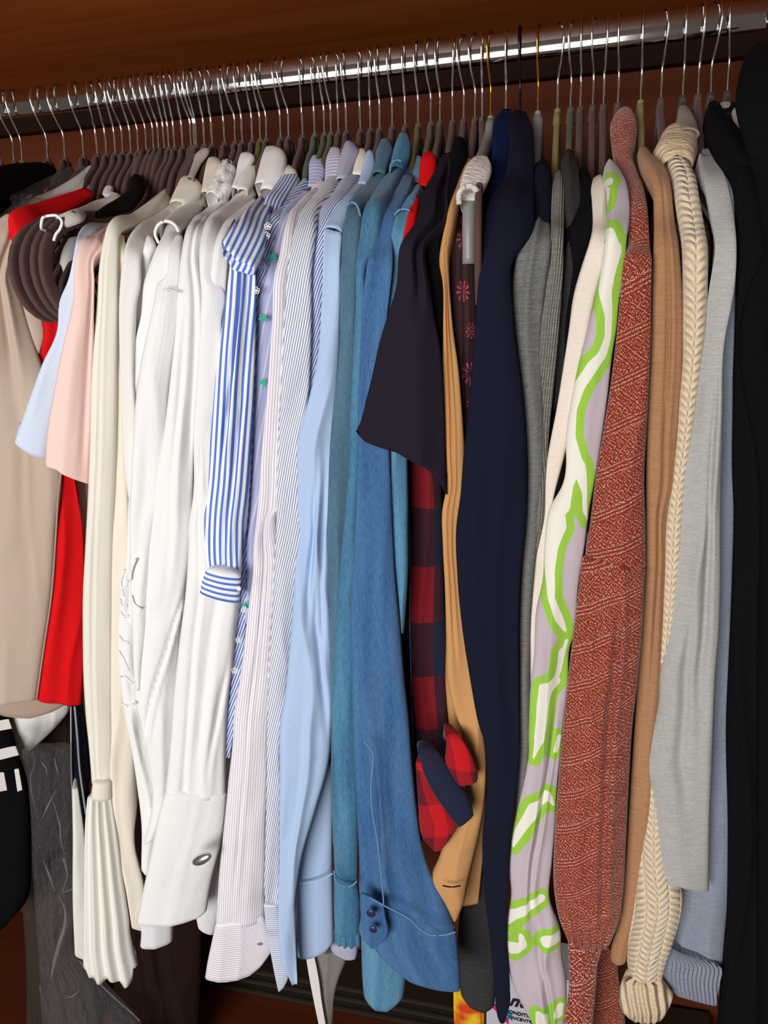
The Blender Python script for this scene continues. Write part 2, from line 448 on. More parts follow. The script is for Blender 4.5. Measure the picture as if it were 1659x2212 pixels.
    bk = base[:, idx, :] - nrm[:, None, :] * th[None, :, None] * np.ones((n, 1, 1)) + nrm[:, None, :] * (disp * env)[:, idx, None] * 0.3
    ring = np.concatenate([front, bk], 1); m = ring.shape[1]
    W_ = np.concatenate([WX, WX[:, idx]], 1); V_ = np.concatenate([VM, VM[:, idx]], 1)
    uo = d.get('uo', [0.0, 0.0]); W_ = W_ + uo[0]; V_ = V_ + uo[1]
    rings = [ring[i] for i in range(n)]; U_ = [np.stack([W_[i], V_[i]], 1) for i in range(n)]
    cen0 = rings[0].mean(0); up0 = -(mid[1] - mid[0]) / max(1e-6, np.linalg.norm(mid[1] - mid[0]))
    rr = min(0.5 * wid[0], thick) * (0.5 if d.get('rt') else 0.25)
    pre = [(cen0 + (rings[0] - cen0) * s_ + up0 * rr * h_, U_[0]) for s_, h_ in ((0.02, 1.0), (0.45, 0.88), (0.78, 0.55))]
    if d.get('open') == 2: pre = []
    tl = (mid[-1] - mid[-2]); tl /= max(1e-6, np.linalg.norm(tl))
    last = rings[-1]; core = np.concatenate([base[-1], base[-1][idx]], 0) - nrm[-1] * thick * 0.45
    core = core + (core.mean(0) - core) * 0.08
    dn = 0.02 if not d.get('open') else 0.03
    dn = min(dn, T[-1] * 0.4)
    post = [(core + (last - core) * s_ - tl * h_, U_[-1]) for s_, h_ in ((0.93, -0.0004), (0.86, 0.0015), (0.7, dn), (0.0, dn))]
    allr = [p[0] for p in pre] + rings + [p[0] for p in post]
    allu = [p[1] for p in pre] + U_ + [p[1] for p in post]
    V = np.concatenate(allr); UV = np.concatenate(allu); k = len(allr)
    I = np.arange(k * m).reshape(k, m); A = I[:-1]; B = I[1:]
    q = np.stack([A, B, np.roll(B, -1, 1), np.roll(A, -1, 1)], -1).reshape(-1, 4)
    at = None
    if d.get('caps'):
        X = V[:, 0]; Z = V[:, 2]; at = np.full(len(V), 1.0)
        # soft wobble so the print follows the cloth
        X = X + 0.0012 * vnoise(X * 60, Z * 40, 5)
        for x0, z0, r0, x1, z1, r1 in d['caps']:
            dx, dz_ = x1 - x0, z1 - z0; L2 = dx * dx + dz_ * dz_ + 1e-12
            s = np.clip(((X - x0) * dx + (Z - z0) * dz_) / L2, 0, 1)
            at = np.minimum(at, np.hypot(X - x0 - s * dx, Z - z0 - s * dz_) - (r0 + (r1 - r0) * s))
    o = mesh_obj(d['n'], V, q.tolist(), d['m'], parent, UV, attr=at)
    return o
def tube_pts(P, rad, name, mat, parent, sides=8, sx=1.0, n=None):
    P = np.asarray(P, float)
    if len(P) > 2: P, _ = catmull(P, n or max(12, len(P) * 6))
    T = np.gradient(P, axis=0); T /= np.maximum(1e-9, np.linalg.norm(T, axis=1))[:, None]
    ref = np.array([1.0, 0, 0]); N = ref - T * (T @ ref)[:, None]
    bad = np.linalg.norm(N, axis=1) < 0.2
    N[bad] = np.array([0, 0, 1.0]) - T[bad] * T[bad][:, 2:3]
    N /= np.linalg.norm(N, axis=1)[:, None]; Bn = np.cross(T, N)
    a = np.linspace(0, 2 * np.pi, sides, endpoint=False)
    rad = np.broadcast_to(np.asarray(rad, float), (len(P),)) if np.ndim(rad) == 0 else np.interp(np.linspace(0, 1, len(P)), np.linspace(0, 1, len(rad)), rad)
    V = P[:, None, :] + rad[:, None, None] * (np.cos(a)[None, :, None] * sx * N[:, None, :] + np.sin(a)[None, :, None] * Bn[:, None, :])
    k = len(P); I = np.arange(k * sides).reshape(k, sides)
    q = np.stack([I[:-1], I[1:], np.roll(I[1:], -1, 1), np.roll(I[:-1], -1, 1)], -1).reshape(-1, 4).tolist()
    V = V.reshape(-1, 3).tolist() + [P[0].tolist(), P[-1].tolist()]
    for j in range(sides):
        q.append((k * sides, I[0][j], I[0][(j + 1) % sides])); q.append((k * sides + 1, I[-1][(j + 1) % sides], I[-1][j]))
    d = np.r_[0, np.cumsum(np.linalg.norm(np.diff(P, axis=0), axis=1))]
    UV = np.stack([np.tile(a * 0.003, k), np.repeat(d, sides)], 1); UV = np.vstack([UV, [[0, 0], [0, 0]]])
    return mesh_obj(name, V, q, mat, parent, UV)
def empty(name, loc=(0, 0, 0), label=None, cat=None, group=None):
    o = bpy.data.objects.new(name, None); COL.objects.link(o); o.location = loc; o.empty_display_size = 0.02
    if label: o['label'] = label
    if cat: o['category'] = cat
    if group: o['group'] = group
    return o

# ------------------------------------------------------------------ the setting: the wardrobe
X0, X1, YF, YB, ZT = -1.75, 0.62, -0.34, 0.28, Z0 + 0.085
box('floor', X0, X1, YF, YB, -0.03, 0.0, 'wood', kind='structure')
box('wall_back', X0, X1, YB, YB + 0.02, -0.03, ZT + 0.35, 'wood', kind='structure')
box('wall_left', X0 - 0.02, X0, YF, YB + 0.02, -0.03, ZT + 0.35, 'wood_side', kind='structure')
box('wall_right', X1, X1 + 0.02, YF, YB + 0.02, -0.03, ZT + 0.35, 'wood_side', kind='structure')
box('ceiling', X0, X1, YF + 0.04, YB, ZT, ZT + 0.022, 'wood_shelf_lit', kind='structure')
box('dark_strip_1', X0, X1, YB - 0.02, YB, Z0 + 0.037, ZT, 'wood_dark', kind='structure', bevel=0.001)  # narrow darker strip along the back wall, just under the shelf

# ------------------------------------------------------------------ the rail
def rail_z(x): return Z0 - 0.0012 + 0.0125 * (x + 0.35) ** 2
rail = empty('clothes_rail', (0, 0, Z0), 'oval chrome clothes rail running the whole width under the wardrobe shelf', 'rail')
xs = np.linspace(X0 + 0.004, X1 - 0.004, 60); a = np.linspace(0, 2 * np.pi, 40, endpoint=False) + np.pi / 40
ca, sa = np.cos(a), np.sin(a)
py = 0.0075 * np.sign(ca) * np.abs(ca) ** 0.62; pz = 0.015 * sa      # oval tube with nearly flat sides
V = [(x, py[j], rail_z(x) + pz[j] - Z0) for x in xs for j in range(40)]
q = [(i * 40 + j, (i + 1) * 40 + j, (i + 1) * 40 + (j + 1) % 40, i * 40 + (j + 1) % 40) for i in range(59) for j in range(40)]
mesh_obj('tube', V, q, 'chrome', rail)
for x0, x1 in ((X0, X0 + 0.006), (X1 - 0.006, X1)):
    box('end_socket', x0, x1, -0.014, 0.014, -0.006, 0.034, 'chrome', rail, bevel=0.002)

# ------------------------------------------------------------------ garments and hangers, coordinates in metres
GARMENTS = [
{"n":"black_jacket","l":"black jacket shoulder in the top left corner, leftmost garment on the rail","c":"jacket","p":[{"t":"loft","n":"shoulder","m":"black_cloth","r":[[-0.6773,-0.02,1.4535,-0.6517,-0.0057,1.4459],[-0.661,-0.08,1.4424,-0.6354,-0.0645,1.4165],[-0.6365,-0.15,1.4218,-0.6147,-0.1353,1.3912],[-0.6257,-0.2,1.3994,-0.6062,-0.1854,1.3638],[-0.644,-0.2,1.3645,-0.6257,-0.1853,1.3464],[-0.6624,-0.2,1.2712,-0.6419,-0.1827,1.2706]],"amp":0.002}],"h":-0.7031},
{"n":"striped_dress","l":"black dress with broad white bands at the lower left edge below the beige jacket","c":"dress","p":[{"t":"loft","n":"skirt","m":"black_cloth","r":[[-0.8225,-0.1,0.7679,-0.7924,-0.07,0.7559],[-0.8299,-0.1,0.7283,-0.7954,-0.07,0.7159],[-0.8409,-0.1,0.6703,-0.7916,-0.07,0.6584],[-0.8526,-0.1,0.6082,-0.7825,-0.07,0.598],[-0.8628,-0.1,0.5539,-0.7865,-0.07,0.5439],[-0.877,-0.1,0.4789,-0.7971,-0.07,0.4686],[-0.8915,-0.1,0.4019,-0.8167,-0.07,0.39],[-0.9048,-0.1,0.331,-0.8701,-0.07,0.3284]],"amp":0.002,"cut":1},{"t":"loft","n":"white_band","m":"white_plain","r":[[-0.7564,-0.137,0.7374,-0.7452,-0.1257,0.7368],[-0.7589,-0.137,0.7232,-0.7449,-0.1229,0.7213]],"amp":0,"thick":0.002,"bulge":0.0,"flat":1},{"t":"loft","n":"white_band","m":"white_plain","r":[[-0.7642,-0.137,0.6932,-0.7466,-0.1192,0.6919],[-0.7671,-0.137,0.6773,-0.7462,-0.116,0.6764]],"amp":0,"thick":0.002,"bulge":0.0,"flat":1},{"t":"loft","n":"white_tab","m":"white_plain","r":[[-0.7692,-0.137,0.6571,-0.7634,-0.1307,0.6553],[-0.7744,-0.137,0.6275,-0.7659,-0.1276,0.6254]],"amp":0,"thick":0.002,"bulge":0.0,"flat":1},{"t":"loft","n":"white_tab","m":"white_plain","r":[[-0.7398,-0.137,0.6664,-0.7358,-0.133,0.6658],[-0.7404,-0.137,0.6327,-0.7359,-0.1326,0.6333]],"amp":0,"thick":0.002,"bulge":0.0,"flat":1}],"h":-0.7363},
{"n":"white_jacket","l":"white jacket showing a pale shoulder just behind the red one","c":"jacket","p":[{"t":"loft","n":"shoulder","m":"offwhite","r":[[-0.6083,0.0,1.4506,-0.5989,0.0044,1.4447],[-0.6067,-0.04,1.4296,-0.591,-0.0323,1.415],[-0.6185,-0.08,1.408,-0.6127,-0.0767,1.3968],[-0.6303,-0.12,1.3942,-0.6362,-0.1181,1.383],[-0.6376,-0.15,1.3831,-0.6371,-0.1497,1.36],[-0.6683,-0.15,1.3617,-0.662,-0.1451,1.3122],[-0.6814,-0.15,1.2925,-0.6719,-0.1423,1.2718]],"amp":0.002}],"h":-0.6131},
{"n":"white_blouse","l":"glossy white blouse end showing through plastic under the beige hem","c":"blouse","p":[{"t":"loft","n":"hem","m":"white_silk","r":[[-0.8122,-0.05,0.7143,-0.7292,-0.02,0.7129],[-0.8135,-0.05,0.7021,-0.7302,-0.02,0.7007],[-0.8122,-0.05,0.6718,-0.751,-0.02,0.6741],[-0.811,-0.05,0.6504,-0.7814,-0.0244,0.6452],[-0.8075,-0.05,0.6322,-0.8004,-0.0434,0.6283]],"amp":0.003}]},
{"n":"plastic_cover","l":"clear plastic dry-cleaning cover hanging crumpled at the lower left","c":"cover","p":[{"t":"loft","n":"shoulder","m":"plastic","r":[[-0.6075,-0.02,1.4508,-0.6012,-0.017,1.4456],[-0.612,-0.06,1.433,-0.5889,-0.0482,1.4239],[-0.6209,-0.1,1.4132,-0.5899,-0.0827,1.4026],[-0.6166,-0.15,1.3931,-0.5984,-0.1384,1.3878],[-0.6262,-0.17,1.3836,-0.616,-0.1628,1.3764]],"amp":0.004,"thick":0.01},{"t":"loft","n":"film","m":"plastic","r":[[-0.7802,-0.075,0.6563,-0.7182,-0.045,0.6549],[-0.7781,-0.075,0.6018,-0.7246,-0.045,0.5894],[-0.7821,-0.075,0.5483,-0.731,-0.045,0.5347],[-0.7919,-0.075,0.4733,-0.7421,-0.045,0.4583],[-0.8007,-0.075,0.389,-0.753,-0.045,0.3723],[-0.8088,-0.075,0.3017,-0.7621,-0.045,0.2744],[-0.8153,-0.075,0.2295,-0.7087,-0.045,0.2192],[-0.8234,-0.075,0.151,-0.6604,-0.045,0.1627],[-0.8293,-0.075,0.0972,-0.638,-0.045,0.1108]],"amp":0.006,"thick":0.012,"fx":60,"fy":9,"fine":0.0022},{"t":"tube","n":"crease","m":"plastic_edge","p":[[-0.749,-0.088,0.6646],[-0.7501,-0.088,0.6437],[-0.7596,-0.088,0.6215],[-0.762,-0.088,0.597],[-0.7596,-0.088,0.5635]],"rad":[0.0002,0.0008,0.0002]},{"t":"tube","n":"crease","m":"plastic_edge","p":[[-0.7188,-0.09,0.607],[-0.7273,-0.09,0.5923],[-0.7397,-0.09,0.5723],[-0.7515,-0.09,0.5522]],"rad":[0.0002,0.0014,0.0002]},{"t":"tube","n":"crease","m":"plastic_edge","p":[[-0.727,-0.09,0.5938],[-0.7245,-0.09,0.5805],[-0.7203,-0.09,0.552],[-0.7219,-0.09,0.5208],[-0.7196,-0.09,0.4992]],"rad":[0.0002,0.0012,0.0004]},{"t":"tube","n":"crease","m":"plastic_edge","p":[[-0.737,-0.088,0.6482],[-0.7317,-0.088,0.6429],[-0.7309,-0.088,0.6281]],"rad":[0.0009,0.001,0.0001]},{"t":"tube","n":"crease","m":"plastic_edge","p":[[-0.714,-0.088,0.6584],[-0.713,-0.088,0.6452],[-0.7104,-0.088,0.6322]],"rad":[0.0006,0.0012,0.0001]},{"t":"tube","n":"crease","m":"plastic_edge","p":[[-0.7584,-0.09,0.4836],[-0.7527,-0.09,0.4589],[-0.7461,-0.09,0.4293]],"rad":[0.0004,0.0016,0.0003]},{"t":"tube","n":"crease","m":"plastic_edge","p":[[-0.7222,-0.09,0.4926],[-0.7201,-0.09,0.4644],[-0.7313,-0.09,0.4319],[-0.714,-0.09,0.4413]],"rad":[0.0018,0.0005,0.0008]},{"t":"tube","n":"crease","m":"plastic_edge","p":[[-0.7419,-0.09,0.4252],[-0.7339,-0.09,0.4037],[-0.7353,-0.09,0.3837],[-0.7543,-0.09,0.3332],[-0.7679,-0.09,0.298],[-0.7803,-0.09,0.2607]],"rad":[0.0003,0.003,0.0035,0.0006]},{"t":"tube","n":"crease","m":"plastic_edge","p":[[-0.7596,-0.09,0.2318],[-0.7453,-0.09,0.2384],[-0.7282,-0.09,0.2544]],"rad":[0.0003,0.001,0.0003]},{"t":"tube","n":"crease","m":"plastic_edge","p":[[-0.8045,-0.088,0.2447],[-0.8048,-0.088,0.2269],[-0.8075,-0.088,0.1994]],"rad":[0.0008,0.0004,0.0002]},{"t":"tube","n":"fold_edge","m":"plastic_edge","p":[[-0.7321,-0.078,0.2974],[-0.7187,-0.078,0.2759],[-0.694,-0.078,0.2534],[-0.6693,-0.078,0.2308],[-0.6502,-0.078,0.2158],[-0.6372,-0.078,0.203]],"rad":0.0012}],"h":-0.6402},  # pale tubes paint the highlights along the film's creases
{"n":"navy_blazer","l":"navy blazer edge with two pale piping lines between the clear cover and cream pleats","c":"jacket","p":[{"t":"loft","n":"front","m":"navy_dark","r":[[-0.7204,-0.03,0.7129,-0.7068,-0.021,0.7096],[-0.7287,-0.03,0.6512,-0.7102,-0.0176,0.6461],[-0.7372,-0.03,0.5877,-0.7146,-0.0147,0.5888],[-0.7434,-0.03,0.5226,-0.7245,-0.0168,0.5487],[-0.7463,-0.03,0.4461,-0.7404,-0.0257,0.4438],[-0.747,-0.03,0.4292,-0.7428,-0.0269,0.4275]],"amp":0.002},{"t":"tube","n":"piping","m":"pale_piping","p":[[-0.7162,-0.036,0.7119],[-0.722,-0.036,0.6706],[-0.7307,-0.036,0.608],[-0.7377,-0.036,0.5437],[-0.7475,-0.036,0.4538]],"rad":0.0013},{"t":"tube","n":"piping","m":"pale_piping","p":[[-0.7096,-0.036,0.7126],[-0.7122,-0.036,0.6641],[-0.7161,-0.036,0.6097],[-0.7164,-0.036,0.5625],[-0.7161,-0.036,0.5306]],"rad":0.0016}],"h":-0.6653},
{"n":"grey_brown_dress","l":"dark grey-brown dress seen through the clear plastic cover","c":"dress","p":[{"t":"loft","n":"skirt","m":"taupe_dark","r":[[-0.8653,0.03,0.6825,-0.7681,0.06,0.6765],[-0.9143,0.03,0.4464,-0.8014,0.06,0.4415],[-0.9174,0.03,0.3734,-0.812,0.06,0.3672],[-0.9346,0.03,0.1799,-0.8204,0.06,0.1748],[-0.962,0.03,-0.0097,-0.8266,0.06,-0.01]],"amp":0.006}]},
{"n":"dark_brown_coat","l":"very dark brown coat bottom behind the cream pleated sleeve","c":"coat","p":[{"t":"loft","n":"skirt","m":"brown_dark","r":[[-0.6992,0.02,0.5434,-0.5611,0.05,0.5419],[-0.7278,0.02,0.3216,-0.582,0.05,0.3223],[-0.7826,0.02,-0.0304,-0.6241,0.05,-0.0245]],"amp":0.006}]},
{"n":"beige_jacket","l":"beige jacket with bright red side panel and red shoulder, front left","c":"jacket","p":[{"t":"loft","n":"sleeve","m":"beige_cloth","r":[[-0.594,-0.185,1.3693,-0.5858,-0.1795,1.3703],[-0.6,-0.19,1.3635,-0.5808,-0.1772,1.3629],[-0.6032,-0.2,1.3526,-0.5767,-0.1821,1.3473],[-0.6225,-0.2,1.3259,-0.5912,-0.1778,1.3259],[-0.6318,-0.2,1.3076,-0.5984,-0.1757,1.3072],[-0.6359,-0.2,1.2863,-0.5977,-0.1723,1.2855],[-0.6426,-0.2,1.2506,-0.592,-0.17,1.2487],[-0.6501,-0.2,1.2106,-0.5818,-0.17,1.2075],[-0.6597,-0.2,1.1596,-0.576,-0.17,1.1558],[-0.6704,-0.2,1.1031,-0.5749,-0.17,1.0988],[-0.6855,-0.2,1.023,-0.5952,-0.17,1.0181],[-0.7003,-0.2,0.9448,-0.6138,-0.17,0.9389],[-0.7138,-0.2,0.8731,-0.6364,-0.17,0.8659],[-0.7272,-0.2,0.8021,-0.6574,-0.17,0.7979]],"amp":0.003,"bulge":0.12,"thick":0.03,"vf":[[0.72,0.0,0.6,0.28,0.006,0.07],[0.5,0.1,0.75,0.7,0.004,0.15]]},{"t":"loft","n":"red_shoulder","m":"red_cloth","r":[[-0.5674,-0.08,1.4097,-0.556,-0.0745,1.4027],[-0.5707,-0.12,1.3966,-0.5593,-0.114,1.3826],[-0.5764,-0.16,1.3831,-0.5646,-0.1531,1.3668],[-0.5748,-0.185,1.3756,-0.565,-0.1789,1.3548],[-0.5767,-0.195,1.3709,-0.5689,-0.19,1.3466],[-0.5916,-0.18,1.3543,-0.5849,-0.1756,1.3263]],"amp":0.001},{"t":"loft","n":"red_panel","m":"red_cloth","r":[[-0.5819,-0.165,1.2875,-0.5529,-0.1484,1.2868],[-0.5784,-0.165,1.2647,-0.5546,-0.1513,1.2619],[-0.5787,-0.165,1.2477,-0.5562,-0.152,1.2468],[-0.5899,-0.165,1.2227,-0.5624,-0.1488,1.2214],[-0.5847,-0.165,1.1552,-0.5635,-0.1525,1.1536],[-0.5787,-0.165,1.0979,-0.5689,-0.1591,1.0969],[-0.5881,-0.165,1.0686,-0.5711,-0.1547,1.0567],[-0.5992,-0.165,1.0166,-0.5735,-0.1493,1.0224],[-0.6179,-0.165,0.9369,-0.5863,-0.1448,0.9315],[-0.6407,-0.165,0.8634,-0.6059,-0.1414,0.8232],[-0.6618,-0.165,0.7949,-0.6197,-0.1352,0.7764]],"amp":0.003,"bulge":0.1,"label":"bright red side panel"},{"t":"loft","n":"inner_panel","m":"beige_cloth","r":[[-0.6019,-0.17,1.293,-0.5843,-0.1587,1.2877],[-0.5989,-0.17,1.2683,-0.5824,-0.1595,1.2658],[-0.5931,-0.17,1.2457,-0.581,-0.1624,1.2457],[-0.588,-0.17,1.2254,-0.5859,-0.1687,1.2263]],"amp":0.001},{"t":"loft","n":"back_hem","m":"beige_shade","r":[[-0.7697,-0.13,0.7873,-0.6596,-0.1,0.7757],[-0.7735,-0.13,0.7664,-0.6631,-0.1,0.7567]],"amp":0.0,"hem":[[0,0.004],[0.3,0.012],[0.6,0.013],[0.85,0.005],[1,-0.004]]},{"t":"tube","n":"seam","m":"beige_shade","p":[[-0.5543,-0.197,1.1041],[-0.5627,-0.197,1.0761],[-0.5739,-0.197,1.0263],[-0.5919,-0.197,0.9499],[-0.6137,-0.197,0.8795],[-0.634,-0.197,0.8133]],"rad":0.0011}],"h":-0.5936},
{"n":"white_tank_top","l":"white tank top with piped armhole hooked over the bare brown hanger ends","c":"tank top","p":[{"t":"loft","n":"strap","m":"white_rib","r":[[-0.5562,-0.05,1.4152,-0.5455,-0.0485,1.4141],[-0.5545,-0.06,1.4065,-0.5397,-0.058,1.4068],[-0.5338,-0.08,1.3982,-0.5175,-0.0778,1.3964],[-0.5352,-0.11,1.3893,-0.5223,-0.1082,1.381],[-0.5285,-0.14,1.3802,-0.5234,-0.1392,1.3715],[-0.5311,-0.17,1.3702,-0.5166,-0.1678,1.3586],[-0.5356,-0.18,1.3656,-0.5284,-0.1789,1.3526]],"amp":0.001,"thick":0.006},{"t":"tube","n":"armhole_piping","m":"white_plain","p":[[-0.5346,-0.2,1.3491],[-0.5198,-0.225,1.353],[-0.5178,-0.225,1.3576],[-0.5093,-0.225,1.3594],[-0.5001,-0.225,1.3582],[-0.4965,-0.225,1.3529],[-0.4992,-0.225,1.3471],[-0.5053,-0.225,1.3414],[-0.5084,-0.225,1.336]],"rad":0.0014},{"t":"loft","n":"front","m":"white_silk","r":[[-0.5656,-0.12,1.351,-0.555,-0.1145,1.3529],[-0.5746,-0.12,1.3396,-0.5597,-0.1122,1.3394],[-0.5824,-0.12,1.3199,-0.5684,-0.1125,1.3197],[-0.584,-0.12,1.3089,-0.5718,-0.1133,1.3087],[-0.5793,-0.12,1.2996,-0.5767,-0.1186,1.2995]],"amp":0.001}],"h":-0.5576},
{"n":"black_lace_top","l":"black top with a wide furry-looking strap beside the white tank strap","c":"tank top","p":[{"t":"loft","n":"strap","m":"black_fuzzy","r":[[-0.524,-0.04,1.4262,-0.515,-0.0389,1.4257],[-0.5177,-0.06,1.417,-0.4996,-0.0577,1.4131],[-0.5048,-0.09,1.3978,-0.4838,-0.0873,1.3968],[-0.5074,-0.11,1.3875,-0.4834,-0.1069,1.3835],[-0.5067,-0.13,1.381,-0.494,-0.1283,1.3739],[-0.4998,-0.16,1.3704,-0.4974,-0.1597,1.3657]],"amp":0.0015,"thick":0.008}],"h":-0.5249},
{"n":"light_blue_tee","l":"pale sky-blue short-sleeved tee, its flared sleeve left of the pink one","c":"tee","p":[{"t":"loft","n":"sleeve","m":"sky_tee","r":[[-0.5336,-0.06,1.3872,-0.5233,-0.0557,1.3835],[-0.5292,-0.11,1.3725,-0.5164,-0.1042,1.3655],[-0.5108,-0.18,1.347,-0.4989,-0.1741,1.3432],[-0.5043,-0.195,1.3371,-0.4955,-0.1906,1.3335],[-0.5064,-0.2,1.3214,-0.4972,-0.1953,1.3167],[-0.5144,-0.2,1.3018,-0.5041,-0.1946,1.297],[-0.5296,-0.2,1.2775,-0.5166,-0.1929,1.2708],[-0.5353,-0.2,1.2523,-0.5233,-0.1933,1.2486],[-0.5599,-0.2,1.2155,-0.5403,-0.1883,1.2095],[-0.5897,-0.2,1.1654,-0.5623,-0.1824,1.1581],[-0.6091,-0.2,1.1316,-0.5782,-0.179,1.1107]],"amp":0.003,"hem":[[0,0],[0.5,0.002],[1,0]]}],"h":-0.508},
{"n":"pink_tee","l":"soft pink short-sleeved tee between the sky-blue tee and the cream blouse","c":"tee","p":[{"t":"loft","n":"sleeve","m":"pink_tee","r":[[-0.5358,-0.05,1.3907,-0.5274,-0.0465,1.3864],[-0.5327,-0.08,1.3792,-0.518,-0.0737,1.375],[-0.5199,-0.13,1.3591,-0.5022,-0.122,1.3589],[-0.5038,-0.18,1.3421,-0.4864,-0.1717,1.3428],[-0.4988,-0.2,1.332,-0.4764,-0.1892,1.3308],[-0.4974,-0.21,1.3187,-0.4807,-0.2017,1.3185],[-0.5018,-0.21,1.2978,-0.484,-0.201,1.2974],[-0.5056,-0.21,1.278,-0.4883,-0.2012,1.2697],[-0.522,-0.21,1.2393,-0.4962,-0.1964,1.2383],[-0.5407,-0.21,1.1912,-0.5076,-0.1918,1.1893],[-0.5581,-0.21,1.1411,-0.5199,-0.188,1.1295],[-0.5651,-0.21,1.1093,-0.5281,-0.1882,1.0833]],"amp":0.004,"vf":[[0.9,0.15,0.85,0.95,0.006,0.08]],"hem":[[0,0],[0.3,-0.005],[0.6,-0.003],[1,0]]},{"t":"loft","n":"body","m":"pale_pink","r":[[-0.5968,-0.13,1.1005,-0.5734,-0.1168,1.0869],[-0.5921,-0.13,1.0737,-0.5743,-0.12,1.0642],[-0.5884,-0.13,1.0466,-0.5752,-0.1226,1.0452],[-0.587,-0.13,1.0151,-0.5779,-0.1249,1.0141],[-0.5951,-0.13,0.9766,-0.5841,-0.1237,0.9752],[-0.6057,-0.13,0.9372,-0.5967,-0.1246,0.9285]],"amp":0.002}],"h":-0.5004},
{"n":"cream_pleated_blouse","l":"cream blouse whose sleeve ends in a narrow cuff and long pleated flare","c":"blouse","p":[{"t":"loft","n":"sleeve","m":"cream_silk","r":[[-0.4894,-0.035,1.4084,-0.4801,-0.0317,1.4058],[-0.4842,-0.07,1.3946,-0.4665,-0.0635,1.3878],[-0.4746,-0.13,1.3717,-0.4646,-0.126,1.361],[-0.4715,-0.19,1.3473,-0.4608,-0.1852,1.3392],[-0.4773,-0.195,1.3233,-0.4619,-0.188,1.3231],[-0.4881,-0.195,1.2776,-0.4688,-0.1861,1.2771],[-0.4972,-0.195,1.2383,-0.4752,-0.1846,1.2374],[-0.5067,-0.195,1.1896,-0.4829,-0.1833,1.1883],[-0.5181,-0.195,1.1219,-0.4936,-0.1826,1.1201],[-0.5257,-0.195,1.0811,-0.501,-0.1822,1.0789],[-0.54,-0.195,1.0082,-0.5143,-0.1811,1.0052],[-0.5511,-0.195,0.9512,-0.5236,-0.1796,0.9473],[-0.5595,-0.195,0.8923,-0.5317,-0.1791,0.8876],[-0.5645,-0.195,0.8527,-0.5368,-0.1788,0.8474],[-0.569,-0.195,0.7965,-0.5435,-0.1798,0.7909],[-0.5707,-0.195,0.7505,-0.5488,-0.1817,0.7264],[-0.5735,-0.195,0.7044,-0.5548,-0.1835,0.7006]],"amp":0.002,"vf":[[0.36,0.25,0.34,0.99,0.003,0.05]]},{"t":"loft","n":"cuff","m":"cream_silk","r":[[-0.5682,-0.2,0.7094,-0.55,-0.1888,0.7058],[-0.5707,-0.2,0.6997,-0.5518,-0.1883,0.6945],[-0.5736,-0.2,0.6874,-0.5538,-0.1876,0.6818]],"amp":0.0,"bulge":0.3},{"t":"loft","n":"pleated_flare","m":"cream_light","r":[[-0.5825,-0.195,0.6834,-0.5548,-0.1872,0.6826],[-0.5897,-0.195,0.6528,-0.5553,-0.1852,0.6509],[-0.5963,-0.195,0.6148,-0.5558,-0.1834,0.6124],[-0.6044,-0.195,0.563,-0.5571,-0.1814,0.56],[-0.6132,-0.195,0.5095,-0.5576,-0.1789,0.5031],[-0.622,-0.195,0.4545,-0.5592,-0.1766,0.45],[-0.625,-0.195,0.4267,-0.556,-0.1749,0.4176]],"amp":0.0,"pl":[4,0.0045],"fz":1,"hem":[[0,0],[0.1,0],[0.12,0.014],[0.4,0.016],[0.55,0.008],[0.7,0.018],[0.72,0.026],[0.9,0.018],[0.92,0.0],[1,0]]},{"t":"loft","n":"back_flare","m":"cream_light","r":[[-0.6486,-0.14,0.6504,-0.6427,-0.1358,0.6485],[-0.6584,-0.14,0.578,-0.646,-0.1311,0.5734],[-0.6749,-0.14,0.4653,-0.6572,-0.1267,0.4573],[-0.6844,-0.14,0.3771,-0.6674,-0.1269,0.3623]],"amp":0.003}],"h":-0.4942,"b":{"m":"cream_silk","e":[[-0.4834,0.0021,1.4067],[-0.4727,-0.0308,1.3902],[-0.4681,-0.0924,1.3647],[-0.4645,-0.1519,1.342],[-0.4673,-0.1555,1.3232],[-0.4756,-0.1542,1.2773],[-0.4829,-0.1532,1.2377],[-0.4912,-0.1524,1.1888],[-0.5022,-0.1519,1.1207],[-0.5096,-0.1517,1.0797],[-0.5233,-0.151,1.0063],[-0.5332,-0.15,0.9487],[-0.5414,-0.1497,0.8892],[-0.5465,-0.1495,0.8493],[-0.5524,-0.1501,0.7929],[-0.5565,-0.1514,0.7348],[-0.5613,-0.1525,0.7019]],"z":0.644,"n":"body"}},
{"n":"ivory_blouse","l":"ivory long-sleeved blouse hanging straight, right of the cream pleated blouse","c":"blouse","p":[{"t":"loft","n":"sleeve","m":"ivory_silk","r":[[-0.4729,-0.17,1.349,-0.4655,-0.1668,1.343],[-0.4671,-0.18,1.3377,-0.4592,-0.1766,1.3238],[-0.473,-0.18,1.2852,-0.4672,-0.1775,1.2851],[-0.4816,-0.18,1.2211,-0.474,-0.1766,1.2208],[-0.4971,-0.18,1.1197,-0.4867,-0.1751,1.1189],[-0.516,-0.18,1.0048,-0.4985,-0.1713,1.003],[-0.5293,-0.18,0.908,-0.5157,-0.1729,0.9061],[-0.5458,-0.18,0.7908,-0.5234,-0.168,0.7866],[-0.5551,-0.18,0.7198,-0.5332,-0.1679,0.6666],[-0.5613,-0.18,0.5964,-0.5418,-0.1689,0.5911],[-0.5565,-0.18,0.5461,-0.5357,-0.1684,0.5402],[-0.5543,-0.18,0.4835,-0.5429,-0.1735,0.4746]],"amp":0.003}],"h":-0.4866},
